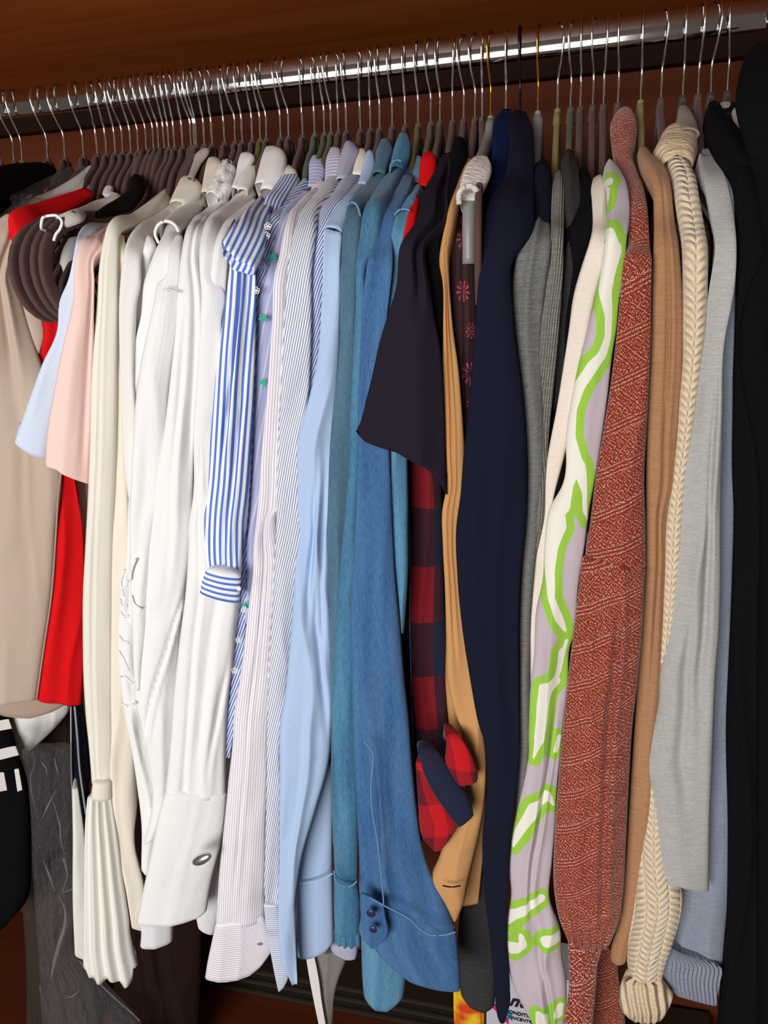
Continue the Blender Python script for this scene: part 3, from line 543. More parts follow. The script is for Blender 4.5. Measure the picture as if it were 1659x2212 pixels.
{"n":"white_collared_blouse","l":"white blouse with a big soft collar, first of the whites at the left","c":"blouse","p":[{"t":"loft","n":"sleeve","m":"offwhite","r":[[-0.4643,-0.05,1.3951,-0.4555,-0.047,1.3873],[-0.4637,-0.1,1.3729,-0.4494,-0.0948,1.3635],[-0.4591,-0.15,1.3554,-0.4446,-0.1443,1.3422],[-0.4538,-0.18,1.3385,-0.4387,-0.1739,1.329],[-0.45,-0.195,1.3254,-0.4352,-0.1889,1.3167],[-0.4546,-0.2,1.2986,-0.4369,-0.1925,1.2914],[-0.4591,-0.2,1.2764,-0.4424,-0.1928,1.276],[-0.463,-0.2,1.2454,-0.4469,-0.193,1.2527],[-0.467,-0.2,1.2057,-0.4538,-0.1941,1.2051],[-0.472,-0.2,1.1484,-0.4575,-0.1934,1.1475],[-0.4748,-0.2,1.0889,-0.4637,-0.1949,1.0881],[-0.4738,-0.2,1.0658,-0.4627,-0.1949,1.0649],[-0.478,-0.2,1.0213,-0.4686,-0.1956,1.0114]],"amp":0.003,"vf":[[0.0,0.45,1.0,0.48,0.001,0.01]]},{"t":"loft","n":"collar","m":"cream_silk","r":[[-0.4621,-0.03,1.4229,-0.4516,-0.0266,1.4224],[-0.4603,-0.045,1.4163,-0.4404,-0.0385,1.4159],[-0.4576,-0.06,1.4063,-0.4295,-0.0508,1.4067],[-0.456,-0.075,1.3948,-0.4277,-0.0656,1.3924],[-0.452,-0.09,1.3847,-0.4359,-0.0845,1.3835]],"amp":0.001,"thick":0.02,"rt":1}],"h":-0.4645,"b":{"m":"offwhite","e":[[-0.4586,-0.013,1.39],[-0.4544,-0.0616,1.3668],[-0.4497,-0.1113,1.3468],[-0.444,-0.141,1.3323],[-0.4404,-0.156,1.3197],[-0.4431,-0.1601,1.2939],[-0.4482,-0.1603,1.2761],[-0.4525,-0.1605,1.2501],[-0.4584,-0.1612,1.2053],[-0.4626,-0.1607,1.1478],[-0.4676,-0.1617,1.0884],[-0.4666,-0.1617,1.0652],[-0.4719,-0.1621,1.0149]],"z":0.612,"n":"body"}},
{"n":"white_camisole","l":"white camisole with one thin strap running up a brown hanger","c":"camisole","p":[{"t":"loft","n":"strap","m":"satin_grey","r":[[-0.4431,-0.015,1.4547,-0.4336,-0.014,1.4532],[-0.4496,-0.02,1.4481,-0.4326,-0.0183,1.4481],[-0.4487,-0.03,1.4387,-0.4366,-0.0287,1.438],[-0.446,-0.045,1.4265,-0.4367,-0.044,1.4251],[-0.4424,-0.06,1.4155,-0.4353,-0.0592,1.4141]],"amp":0.0,"thick":0.004}],"h":-0.4467},
{"n":"fringed_white_blouse","l":"white blouse with loose fringe threads down its narrow sleeve","c":"blouse","p":[{"t":"loft","n":"sleeve","m":"white_crepe","r":[[-0.4381,-0.17,1.3411,-0.4325,-0.1678,1.341],[-0.4364,-0.18,1.33,-0.4248,-0.1755,1.3298],[-0.4429,-0.18,1.3135,-0.4314,-0.1755,1.3158],[-0.447,-0.18,1.2951,-0.4361,-0.1756,1.2948],[-0.4643,-0.18,1.2208,-0.4525,-0.175,1.2203],[-0.4744,-0.18,1.1542,-0.4639,-0.1754,1.1536],[-0.4887,-0.18,1.0541,-0.4765,-0.1744,1.0531],[-0.5018,-0.18,0.981,-0.491,-0.1748,0.9799],[-0.5138,-0.18,0.9383,-0.4932,-0.17,0.9359],[-0.5217,-0.18,0.8887,-0.5029,-0.1705,0.8861],[-0.5255,-0.18,0.849,-0.5014,-0.1679,0.8342],[-0.5256,-0.18,0.7929,-0.5037,-0.169,0.7892],[-0.5219,-0.18,0.7473,-0.5008,-0.1694,0.7317],[-0.5205,-0.18,0.7004,-0.4973,-0.1685,0.6839],[-0.5204,-0.18,0.6522,-0.5004,-0.17,0.6481],[-0.5289,-0.18,0.5763,-0.5172,-0.1738,0.5658]],"amp":0.004,"fx":60,"fy":12},{"t":"loft","n":"collar","m":"stained_white","r":[[-0.4351,-0.02,1.4413,-0.4215,-0.016,1.441],[-0.4314,-0.035,1.4299,-0.4115,-0.0291,1.4322],[-0.4281,-0.05,1.4142,-0.4109,-0.0448,1.4156],[-0.4217,-0.07,1.3969,-0.4135,-0.0675,1.3958]],"amp":0.001,"thick":0.02,"rt":1},{"t":"tube","n":"fringe_thread","m":"white_plain","p":[[-0.4816,-0.21,0.9917],[-0.4881,-0.21,0.9787],[-0.4875,-0.21,0.9603]],"rad":0.0013},{"t":"tube","n":"fringe_thread","m":"white_plain","p":[[-0.4938,-0.21,0.9414],[-0.4906,-0.21,0.936],[-0.4835,-0.21,0.9374]],"rad":0.0013},{"t":"tube","n":"fringe_thread","m":"white_plain","p":[[-0.4991,-0.21,0.9128],[-0.4962,-0.21,0.9073],[-0.4882,-0.21,0.9041]],"rad":0.0013},{"t":"tube","n":"fringe_thread","m":"white_plain","p":[[-0.5019,-0.21,0.8935],[-0.4971,-0.21,0.8842],[-0.4919,-0.21,0.8692]],"rad":0.0013},{"t":"tube","n":"fringe_thread","m":"white_plain","p":[[-0.5063,-0.21,0.8592],[-0.4999,-0.21,0.8617],[-0.4888,-0.21,0.8539]],"rad":0.0013},{"t":"tube","n":"fringe_thread","m":"white_plain","p":[[-0.5074,-0.21,0.8264],[-0.5004,-0.21,0.8251],[-0.4899,-0.21,0.8281]],"rad":0.0013},{"t":"tube","n":"fringe_thread","m":"white_plain","p":[[-0.4776,-0.21,0.9609],[-0.4748,-0.21,0.9518],[-0.4668,-0.21,0.9459]],"rad":0.0013},{"t":"tube","n":"fringe_thread","m":"white_plain","p":[[-0.4764,-0.21,0.9793],[-0.4743,-0.21,0.9884],[-0.4664,-0.21,1.005]],"rad":0.0013},{"t":"tube","n":"fringe_thread","m":"white_plain","p":[[-0.4893,-0.21,0.9694],[-0.4841,-0.21,0.9715],[-0.4793,-0.21,0.9791]],"rad":0.0013},{"t":"tube","n":"fringe_thread","m":"white_plain","p":[[-0.4919,-0.21,0.9564],[-0.4909,-0.21,0.949],[-0.4839,-0.21,0.9494]],"rad":0.0013}],"h":-0.4601},
{"n":"cap_sleeve_blouse","l":"white blouse with an open piped cap over gathered sleeve folds","c":"blouse","p":[{"t":"loft","n":"yoke","m":"white_cotton","r":[[-0.4378,-0.04,1.4004,-0.4306,-0.0378,1.3945],[-0.4382,-0.08,1.3838,-0.4224,-0.0749,1.3752],[-0.437,-0.12,1.368,-0.4175,-0.1133,1.3605],[-0.4281,-0.16,1.3538,-0.4084,-0.153,1.3462]],"amp":0.001,"thick":0.02,"open":1},{"t":"tube","n":"cap_piping","m":"white_plain","p":[[-0.4239,-0.172,1.3338],[-0.4267,-0.172,1.3437],[-0.4219,-0.172,1.3517],[-0.4118,-0.172,1.3545],[-0.4031,-0.172,1.3498],[-0.4,-0.172,1.3434]],"rad":0.0016},{"t":"loft","n":"inner_sleeve","m":"white_cotton","r":[[-0.4341,-0.135,1.3556,-0.4222,-0.1308,1.354],[-0.4255,-0.16,1.3414,-0.408,-0.1538,1.341],[-0.4231,-0.185,1.3223,-0.3957,-0.1751,1.3199],[-0.4325,-0.19,1.2997,-0.3969,-0.1769,1.2988],[-0.4424,-0.19,1.2604,-0.4221,-0.182,1.2582],[-0.4581,-0.19,1.2211,-0.4405,-0.1827,1.2204],[-0.4635,-0.19,1.1919,-0.45,-0.1842,1.1946],[-0.47,-0.19,1.147,-0.4589,-0.1851,1.1464]],"amp":0.004,"fx":50},{"t":"loft","n":"gathered_sleeve","m":"white_cotton","r":[[-0.4053,-0.17,1.3393,-0.3987,-0.1677,1.3391],[-0.4041,-0.19,1.3193,-0.3916,-0.1856,1.319],[-0.4057,-0.198,1.2982,-0.3917,-0.193,1.2978],[-0.4132,-0.2,1.2929,-0.3935,-0.1928,1.2863],[-0.4167,-0.205,1.2748,-0.3929,-0.1962,1.2741],[-0.4307,-0.205,1.2369,-0.4017,-0.1939,1.2358],[-0.4389,-0.205,1.2135,-0.4083,-0.193,1.2123],[-0.4457,-0.205,1.1897,-0.4147,-0.1926,1.1883],[-0.4578,-0.205,1.1325,-0.4275,-0.1923,1.1223],[-0.4704,-0.205,1.0606,-0.4404,-0.1919,1.0583],[-0.4722,-0.205,1.0495,-0.4449,-0.193,1.0473],[-0.4751,-0.205,1.0228,-0.4519,-0.1946,1.019],[-0.4797,-0.205,0.9774,-0.4592,-0.1956,0.9753],[-0.4846,-0.205,0.9212,-0.4693,-0.1978,0.9193],[-0.4885,-0.205,0.873,-0.4801,-0.2009,0.8718],[-0.4901,-0.205,0.8434,-0.4847,-0.2023,0.8426]],"amp":0.004,"pl":[6,0.0012],"pf":0.6},{"t":"tube","n":"gather_seam","m":"white_shadow","p":[[-0.4015,-0.212,1.2855],[-0.3963,-0.212,1.2861],[-0.3908,-0.212,1.2846],[-0.3848,-0.212,1.2828]],"rad":0.0008},{"t":"loft","n":"lace_collar","m":"white_lace","r":[[-0.4154,-0.02,1.4374,-0.4057,-0.0173,1.4372],[-0.4156,-0.035,1.4287,-0.3949,-0.0292,1.4272],[-0.4137,-0.05,1.4168,-0.3919,-0.0438,1.4162],[-0.4139,-0.07,1.4,-0.3889,-0.0627,1.3984],[-0.4119,-0.08,1.3912,-0.3973,-0.0756,1.389]],"amp":0.003,"fx":90,"fy":90,"fine":0.003,"thick":0.02,"rt":1}],"h":-0.4574,"b":{"m":"white_cotton","e":[[-0.401,-0.1335,1.3392],[-0.396,-0.1521,1.3191],[-0.3966,-0.1598,1.2979],[-0.4004,-0.1603,1.2886],[-0.4012,-0.1643,1.2743],[-0.4118,-0.1628,1.2362],[-0.419,-0.1622,1.2127],[-0.4255,-0.1619,1.1888],[-0.4381,-0.1617,1.1259],[-0.4509,-0.1615,1.0591],[-0.4545,-0.1622,1.0481],[-0.46,-0.1632,1.0203],[-0.4664,-0.1639,0.976],[-0.4747,-0.1653,0.92],[-0.483,-0.1673,0.8722],[-0.4866,-0.1682,0.8429]],"z":0.735,"n":"body"}},
{"n":"twisted_white_shirt","l":"plain white shirt with a long diagonal fold across its sleeve, mid whites","c":"shirt","p":[{"t":"loft","n":"sleeve","m":"white_cotton","r":[[-0.4151,-0.04,1.3951,-0.3952,-0.0344,1.4021],[-0.4128,-0.09,1.3727,-0.3942,-0.0844,1.3768],[-0.4007,-0.14,1.3582,-0.3838,-0.1347,1.3544],[-0.3886,-0.185,1.3329,-0.371,-0.1792,1.3349],[-0.3903,-0.195,1.3059,-0.3711,-0.1886,1.3136],[-0.3927,-0.2,1.2815,-0.3687,-0.1919,1.2808],[-0.3976,-0.2,1.2513,-0.3719,-0.1912,1.2505],[-0.4079,-0.2,1.2048,-0.3796,-0.1901,1.2037],[-0.4194,-0.2,1.1566,-0.3901,-0.1893,1.1553],[-0.4332,-0.2,1.1067,-0.3998,-0.1874,1.0946],[-0.4441,-0.2,1.0601,-0.4048,-0.1848,1.0576],[-0.4463,-0.2,1.049,-0.4058,-0.1843,1.0498],[-0.4552,-0.2,1.0132,-0.4132,-0.1832,1.01],[-0.4644,-0.2,0.9673,-0.422,-0.1826,0.9728],[-0.477,-0.2,0.9102,-0.434,-0.1816,0.9191],[-0.4892,-0.2,0.8706,-0.4443,-0.1801,0.8651],[-0.4954,-0.2,0.8351,-0.4479,-0.1787,0.8332],[-0.4912,-0.2,0.7961,-0.4553,-0.1837,0.7797],[-0.4864,-0.2,0.7405,-0.4662,-0.1906,0.7257],[-0.4858,-0.2,0.7061,-0.4727,-0.1938,0.6921],[-0.5059,-0.2,0.6323,-0.4907,-0.1923,0.641]],"amp":0.0045,"vf":[[1.0,0.62,0.05,0.86,0.008,0.05],[0.6,0.15,0.9,0.45,0.004,0.1],[0.35,0.3,0.5,0.6,0.003,0.1]]},{"t":"loft","n":"rear_cuff","m":"white_shadow","r":[[-0.5418,-0.175,0.5185,-0.506,-0.1568,0.5096],[-0.543,-0.175,0.4919,-0.5075,-0.1569,0.4827],[-0.5457,-0.175,0.4647,-0.5096,-0.1565,0.4604],[-0.5488,-0.175,0.4492,-0.5111,-0.1555,0.4497]],"amp":0.001},{"t":"loft","n":"collar","m":"white_plain","r":[[-0.3929,-0.02,1.4432,-0.3801,-0.0167,1.4442],[-0.3918,-0.03,1.4343,-0.3726,-0.025,1.4384],[-0.3868,-0.05,1.4176,-0.3792,-0.048,1.4174],[-0.3843,-0.07,1.3998,-0.3771,-0.068,1.3968]],"amp":0.001,"thick":0.02,"rt":1}],"h":-0.4367,"b":{"m":"white_cotton","e":[[-0.4022,-0.0014,1.3996],[-0.4007,-0.0514,1.3754],[-0.3897,-0.1016,1.3557],[-0.3772,-0.1462,1.3342],[-0.3778,-0.1558,1.3109],[-0.3771,-0.1597,1.281],[-0.3809,-0.1593,1.2508],[-0.3895,-0.1586,1.2041],[-0.4004,-0.158,1.1558],[-0.4115,-0.1568,1.0988],[-0.4186,-0.1551,1.0585],[-0.42,-0.1548,1.0495],[-0.4279,-0.1541,1.0111],[-0.4368,-0.1537,0.9709],[-0.4491,-0.153,0.916],[-0.46,-0.1521,0.867],[-0.4645,-0.1512,0.8339],[-0.4679,-0.1544,0.7854],[-0.4733,-0.1589,0.7309],[-0.4773,-0.161,0.697],[-0.496,-0.16,0.638]],"z":0.58,"n":"body"}},
{"n":"french_cuff_shirt","l":"white dress shirt with a deep folded cuff fastened by a silver cufflink","c":"shirt","p":[{"t":"loft","n":"sleeve","m":"white_cotton","r":[[-0.3818,-0.05,1.3998,-0.364,-0.0454,1.3946],[-0.3805,-0.1,1.3766,-0.3611,-0.0946,1.3698],[-0.3781,-0.145,1.3597,-0.3617,-0.1401,1.3508],[-0.3675,-0.185,1.3398,-0.3532,-0.1806,1.3362],[-0.365,-0.2,1.3206,-0.3494,-0.1952,1.3202],[-0.3639,-0.205,1.296,-0.3515,-0.2011,1.2956],[-0.3639,-0.205,1.2876,-0.3443,-0.1989,1.2871],[-0.3683,-0.205,1.2505,-0.3478,-0.1986,1.2498],[-0.3759,-0.205,1.2046,-0.3524,-0.1975,1.2038],[-0.3844,-0.205,1.1572,-0.3557,-0.1957,1.156],[-0.3965,-0.205,1.0626,-0.3616,-0.1933,1.0608],[-0.3999,-0.205,1.0517,-0.3614,-0.192,1.0496],[-0.4048,-0.205,1.0168,-0.3583,-0.1894,1.0141],[-0.414,-0.205,0.9628,-0.3583,-0.1861,0.9537],[-0.4226,-0.205,0.9255,-0.3653,-0.185,0.9214],[-0.4312,-0.205,0.8876,-0.3743,-0.1846,0.8746],[-0.4419,-0.205,0.8362,-0.3838,-0.1834,0.8308],[-0.4515,-0.205,0.7811,-0.3924,-0.1824,0.7747],[-0.4658,-0.205,0.7132,-0.3992,-0.1787,0.7036]],"amp":0.004,"vf":[[0.25,0.5,0.3,0.99,0.003,0.05],[0.62,0.6,0.5,0.95,0.004,0.1],[0.95,0.75,0.7,0.95,0.005,0.05]]},{"t":"loft","n":"cuff","m":"white_cotton","r":[[-0.4626,-0.21,0.7169,-0.3964,-0.1839,0.7074],[-0.4762,-0.21,0.6794,-0.4036,-0.1805,0.6692],[-0.4897,-0.21,0.635,-0.4103,-0.18,0.6393],[-0.5059,-0.21,0.5816,-0.4306,-0.18,0.5751],[-0.5242,-0.21,0.5221,-0.4422,-0.18,0.5265]],"amp":0.0015,"bulge":0.14,"hem":[[0,0],[0.5,0.002],[0.9,0.001],[1,-0.004]]},{"t":"link","n":"cufflink","m":"silver","p":[-0.4132,-0.226,0.6456],"s":[0.0155,0.007,0.0066],"a":32},{"t":"loft","n":"rear_cuff","m":"white_shadow","r":[[-0.4572,-0.15,0.6153,-0.431,-0.14,0.617],[-0.4684,-0.15,0.5498,-0.4402,-0.139,0.5457],[-0.4765,-0.15,0.4931,-0.4479,-0.1386,0.4885],[-0.4748,-0.15,0.472,-0.4563,-0.1424,0.458]],"amp":0.001},{"t":"loft","n":"collar","m":"offwhite","r":[[-0.3893,-0.02,1.4331,-0.3775,-0.0169,1.4346],[-0.388,-0.03,1.4275,-0.3701,-0.0254,1.427],[-0.3829,-0.05,1.4128,-0.3648,-0.0453,1.4122],[-0.3756,-0.075,1.3948,-0.3642,-0.0719,1.3927]],"amp":0.001,"thick":0.02,"rt":1}],"h":-0.4205,"b":{"m":"white_cotton","e":[[-0.3729,-0.0127,1.3972],[-0.3708,-0.0623,1.3732],[-0.3699,-0.1076,1.3552],[-0.3604,-0.1478,1.338],[-0.3572,-0.1626,1.3204],[-0.3577,-0.1681,1.2958],[-0.3541,-0.1669,1.2873],[-0.358,-0.1668,1.2502],[-0.3641,-0.1662,1.2042],[-0.37,-0.1653,1.1566],[-0.379,-0.1641,1.0617],[-0.3806,-0.1635,1.0507],[-0.3816,-0.1622,1.0154],[-0.3861,-0.1605,0.9583],[-0.394,-0.16,0.9234],[-0.4028,-0.1598,0.8811],[-0.4128,-0.1592,0.8335],[-0.422,-0.1587,0.7779],[-0.4325,-0.1568,0.7084]],"z":0.547,"n":"body"}},
{"n":"white_linen_shirt","l":"white linen shirt half hidden behind the blue-striped blouse shoulder","c":"shirt","p":[{"t":"loft","n":"sleeve","m":"white_cotton","r":[[-0.354,-0.08,1.3855,-0.347,-0.0782,1.3799],[-0.3579,-0.12,1.3665,-0.3424,-0.1159,1.3609],[-0.355,-0.165,1.3477,-0.3394,-0.1606,1.3423],[-0.3521,-0.19,1.3288,-0.3375,-0.1857,1.3284],[-0.354,-0.2,1.3039,-0.3387,-0.1954,1.3035],[-0.3609,-0.2,1.2653,-0.3448,-0.1951,1.2648],[-0.3687,-0.2,1.2197,-0.3523,-0.1948,1.2192],[-0.3766,-0.2,1.1726,-0.3601,-0.1946,1.172],[-0.3865,-0.2,1.1073,-0.3696,-0.1944,1.1065]],"amp":0.003},{"t":"loft","n":"collar","m":"offwhite","r":[[-0.3627,-0.015,1.4499,-0.3494,-0.0119,1.4486],[-0.3611,-0.03,1.4394,-0.3356,-0.0241,1.4402],[-0.3588,-0.05,1.4209,-0.3296,-0.0431,1.4199],[-0.3564,-0.07,1.4012,-0.3438,-0.0669,1.4008]],"amp":0.001,"thick":0.02,"rt":1}],"h":-0.3975,"b":{"m":"white_cotton","e":[[-0.3494,-0.0438,1.3819],[-0.3478,-0.0823,1.3629],[-0.3449,-0.1271,1.3442],[-0.3426,-0.1522,1.3285],[-0.3441,-0.162,1.3036],[-0.3504,-0.1618,1.265],[-0.358,-0.1616,1.2194],[-0.3659,-0.1615,1.1722],[-0.3755,-0.1614,1.1068]],"z":0.58,"n":"body"}},
{"n":"small_white_shirt","l":"white shirt with only a rounded shoulder showing beside the striped sleeve","c":"shirt","p":[{"t":"loft","n":"sleeve","m":"offwhite","r":[[-0.3173,-0.08,1.389,-0.3074,-0.0778,1.3871],[-0.328,-0.12,1.364,-0.3122,-0.1162,1.3604],[-0.3502,-0.185,1.311,-0.34,-0.182,1.3121],[-0.3526,-0.185,1.3014,-0.3412,-0.1817,1.3011],[-0.3533,-0.185,1.2894,-0.3436,-0.1821,1.2892],[-0.3517,-0.185,1.2697,-0.3465,-0.1835,1.268],[-0.3576,-0.185,1.203,-0.353,-0.1836,1.2029]],"amp":0.002},{"t":"loft","n":"collar","m":"white_plain","r":[[-0.3565,-0.02,1.4396,-0.346,-0.0176,1.438],[-0.3549,-0.035,1.4298,-0.334,-0.0302,1.429],[-0.3506,-0.055,1.4129,-0.3276,-0.0496,1.4121],[-0.3484,-0.075,1.3935,-0.3334,-0.0714,1.3913]],"amp":0.001,"thick":0.02,"rt":1},{"t":"loft","n":"collar_stand","m":"cream_silk","r":[[-0.3381,-0.03,1.4252,-0.3276,-0.0277,1.424],[-0.3348,-0.045,1.415,-0.3158,-0.0408,1.4143],[-0.3335,-0.06,1.4011,-0.3183,-0.0566,1.399]],"amp":0.001,"thick":0.02,"rt":1}],"h":-0.3846},
{"n":"blue_striped_blouse","l":"white blouse with bold blue stripes, frilled cap and gathered banded cuff","c":"blouse","p":[{"t":"loft","n":"yoke","m":"stripe_fine_bold","r":[[-0.331,-0.04,1.4164,-0.3172,-0.037,1.4142],[-0.3314,-0.06,1.405,-0.3084,-0.055,1.4042],[-0.3266,-0.1,1.3868,-0.3031,-0.0947,1.3844],[-0.3212,-0.13,1.376,-0.3043,-0.126,1.3679],[-0.3157,-0.15,1.3596,-0.307,-0.1479,1.3519]],"amp":0.001,"thick":0.02,"rt":1},{"t":"loft","n":"cap_frill","m":"stripe_bold","r":[[-0.3262,-0.13,1.3786,-0.314,-0.127,1.3729],[-0.3244,-0.175,1.3578,-0.3025,-0.1695,1.3499],[-0.3217,-0.215,1.3383,-0.2939,-0.2077,1.3178],[-0.3258,-0.23,1.3257,-0.2968,-0.222,1.2974]],"amp":0.004,"fx":45,"thick":0.015,"open":1,"hem":[[0,0],[0.15,0.008],[0.3,0.006],[0.5,0.01],[0.7,0.004],[1,0.004]]},{"t":"loft","n":"sleeve","m":"stripe_bold","r":[[-0.3299,-0.205,1.3155,-0.3099,-0.1996,1.3105],[-0.3315,-0.205,1.3055,-0.3085,-0.1987,1.3019],[-0.3361,-0.205,1.2854,-0.3094,-0.1977,1.2816],[-0.3436,-0.205,1.2531,-0.3125,-0.1963,1.2521],[-0.3544,-0.205,1.2077,-0.3177,-0.1945,1.2065],[-0.3603,-0.205,1.1766,-0.3213,-0.1936,1.1751],[-0.3662,-0.205,1.1447,-0.3258,-0.193,1.1431],[-0.3752,-0.205,1.0955,-0.3327,-0.192,1.0937],[-0.384,-0.205,1.0563,-0.3406,-0.1913,1.0421],[-0.3857,-0.205,1.0304,-0.3444,-0.1919,1.0248],[-0.385,-0.205,1.0113,-0.3476,-0.193,1.0058],[-0.3826,-0.205,0.9973,-0.3502,-0.1946,0.9884]],"amp":0.005,"vf":[[0.5,0.0,0.35,0.6,0.012,0.06],[0.72,0.4,0.55,0.95,0.008,0.06]],"pl":[9,0.0022],"pf":-0.2},{"t":"loft","n":"cuff","m":"stripe_cuff","r":[[-0.3765,-0.222,1.0005,-0.3425,-0.211,0.9916],[-0.3811,-0.222,0.9907,-0.3448,-0.2101,0.9798],[-0.3866,-0.222,0.9747,-0.3486,-0.2094,0.9608]],"amp":0.0005,"bulge":0.15},{"t":"btn","n":"cuff_button","m":"pearl","p":[-0.3342,-0.236,0.9868],"rad":0.0028}],"h":-0.3668,"b":{"m":"stripe_bold","e":[[-0.3199,-0.1673,1.313],[-0.32,-0.1668,1.3037],[-0.3227,-0.1663,1.2835],[-0.3281,-0.1656,1.2526],[-0.336,-0.1647,1.2071],[-0.3408,-0.1643,1.1759],[-0.346,-0.164,1.1439],[-0.3539,-0.1635,1.0946],[-0.3623,-0.1631,1.0492],[-0.365,-0.1634,1.0276],[-0.3663,-0.164,1.0086],[-0.3664,-0.1648,0.9929]],"z":0.851,"n":"body"}},
{"n":"eyelet_striped_shirt","l":"narrow blue-and-white striped shirt embroidered with white eyelet flowers","c":"shirt","p":[{"t":"loft","n":"front","m":"stripe_fine_blue","r":[[-0.3019,-0.06,1.4053,-0.2957,-0.0587,1.3954],[-0.3117,-0.13,1.3633,-0.2944,-0.1261,1.3612],[-0.3061,-0.17,1.3435,-0.2918,-0.1666,1.343],[-0.3088,-0.18,1.3164,-0.2943,-0.1765,1.3203],[-0.3176,-0.18,1.2887,-0.3048,-0.1768,1.2883],[-0.3195,-0.18,1.275,-0.3104,-0.1777,1.2747],[-0.3278,-0.18,1.1899,-0.3185,-0.1775,1.1895],[-0.3377,-0.18,1.108,-0.3281,-0.1774,1.1077],[-0.3479,-0.18,1.0477,-0.3398,-0.1777,1.0473],[-0.3602,-0.18,0.9759,-0.3479,-0.1763,0.9753],[-0.368,-0.18,0.9386,-0.3547,-0.1759,0.9379],[-0.3741,-0.18,0.9005,-0.3607,-0.1758,0.8997],[-0.3787,-0.18,0.8615,-0.3674,-0.1764,0.8608],[-0.3876,-0.18,0.8113,-0.3782,-0.1769,0.8106],[-0.3966,-0.18,0.7512,-0.3916,-0.1783,0.7507]],"amp":0.002},{"t":"ring","n":"eyelet","m":"white_plain","p":[-0.2995,-0.198,1.318],"rad":0.0014},{"t":"ring","n":"eyelet","m":"white_plain","p":[-0.2975,-0.198,1.3164],"rad":0.0014},{"t":"ring","n":"eyelet","m":"white_plain","p":[-0.2985,-0.198,1.3144],"rad":0.0014},{"t":"ring","n":"eyelet","m":"white_plain","p":[-0.3011,-0.198,1.3146],"rad":0.0014},{"t":"ring","n":"eyelet","m":"white_plain","p":[-0.3017,-0.198,1.3166],"rad":0.0014},{"t":"ring","n":"eyelet","m":"white_plain","p":[-0.2944,-0.198,1.3334],"rad":0.0014},{"t":"ring","n":"eyelet","m":"white_plain","p":[-0.2924,-0.198,1.3317],"rad":0.0014},{"t":"ring","n":"eyelet","m":"white_plain","p":[-0.2934,-0.198,1.3298],"rad":0.0014},{"t":"ring","n":"eyelet","m":"white_plain","p":[-0.2959,-0.198,1.3299],"rad":0.0014},{"t":"ring","n":"eyelet","m":"white_plain","p":[-0.2966,-0.198,1.3319],"rad":0.0014},{"t":"ring","n":"eyelet","m":"white_plain","p":[-0.3012,-0.198,1.3067],"rad":0.0014},{"t":"ring","n":"eyelet","m":"white_plain","p":[-0.2992,-0.198,1.305],"rad":0.0014},{"t":"ring","n":"eyelet","m":"white_plain","p":[-0.3001,-0.198,1.303],"rad":0.0014},{"t":"ring","n":"eyelet","m":"white_plain","p":[-0.3027,-0.198,1.3031],"rad":0.0014},{"t":"ring","n":"eyelet","m":"white_plain","p":[-0.3034,-0.198,1.3052],"rad":0.0014},{"t":"ring","n":"eyelet","m":"white_plain","p":[-0.2922,-0.198,1.3417],"rad":0.0014},{"t":"ring","n":"eyelet","m":"white_plain","p":[-0.2902,-0.198,1.34],"rad":0.0014},{"t":"ring","n":"eyelet","m":"white_plain","p":[-0.2912,-0.198,1.3381],"rad":0.0014},{"t":"ring","n":"eyelet","m":"white_plain","p":[-0.2937,-0.198,1.3383],"rad":0.0014},{"t":"ring","n":"eyelet","m":"white_plain","p":[-0.2944,-0.198,1.3403],"rad":0.0014},{"t":"ring","n":"eyelet","m":"white_plain","p":[-0.3086,-0.198,1.2836],"rad":0.0014},{"t":"ring","n":"eyelet","m":"white_plain","p":[-0.3066,-0.198,1.2819],"rad":0.0014},{"t":"ring","n":"eyelet","m":"white_plain","p":[-0.3076,-0.198,1.2799],"rad":0.0014},{"t":"ring","n":"eyelet","m":"white_plain","p":[-0.3102,-0.198,1.28],"rad":0.0014},{"t":"ring","n":"eyelet","m":"white_plain","p":[-0.3108,-0.198,1.2821],"rad":0.0014},{"t":"ring","n":"eyelet","m":"white_plain","p":[-0.3571,-0.198,0.9148],"rad":0.0014},{"t":"ring","n":"eyelet","m":"white_plain","p":[-0.3548,-0.198,0.9129],"rad":0.0014},{"t":"ring","n":"eyelet","m":"white_plain","p":[-0.3559,-0.198,0.9102],"rad":0.0014},{"t":"ring","n":"eyelet","m":"white_plain","p":[-0.3589,-0.198,0.91],"rad":0.0014},{"t":"ring","n":"eyelet","m":"white_plain","p":[-0.3597,-0.198,0.9126],"rad":0.0014},{"t":"ring","n":"eyelet","m":"white_plain","p":[-0.3652,-0.198,0.8777],"rad":0.0014},{"t":"ring","n":"eyelet","m":"white_plain","p":[-0.3629,-0.198,0.8758],"rad":0.0014},{"t":"ring","n":"eyelet","m":"white_plain","p":[-0.3641,-0.198,0.873],"rad":0.0014},{"t":"ring","n":"eyelet","m":"white_plain","p":[-0.3671,-0.198,0.8728],"rad":0.0014},{"t":"ring","n":"eyelet","m":"white_plain","p":[-0.3679,-0.198,0.8754],"rad":0.0014},{"t":"ring","n":"eyelet","m":"white_plain","p":[-0.3476,-0.198,0.9511],"rad":0.0014},{"t":"ring","n":"eyelet","m":"white_plain","p":[-0.3454,-0.198,0.9492],"rad":0.0014},{"t":"ring","n":"eyelet","m":"white_plain","p":[-0.3465,-0.198,0.9466],"rad":0.0014},{"t":"ring","n":"eyelet","m":"white_plain","p":[-0.3495,-0.198,0.9464],"rad":0.0014},{"t":"ring","n":"eyelet","m":"white_plain","p":[-0.3502,-0.198,0.9489],"rad":0.0014}],"h":-0.3488},
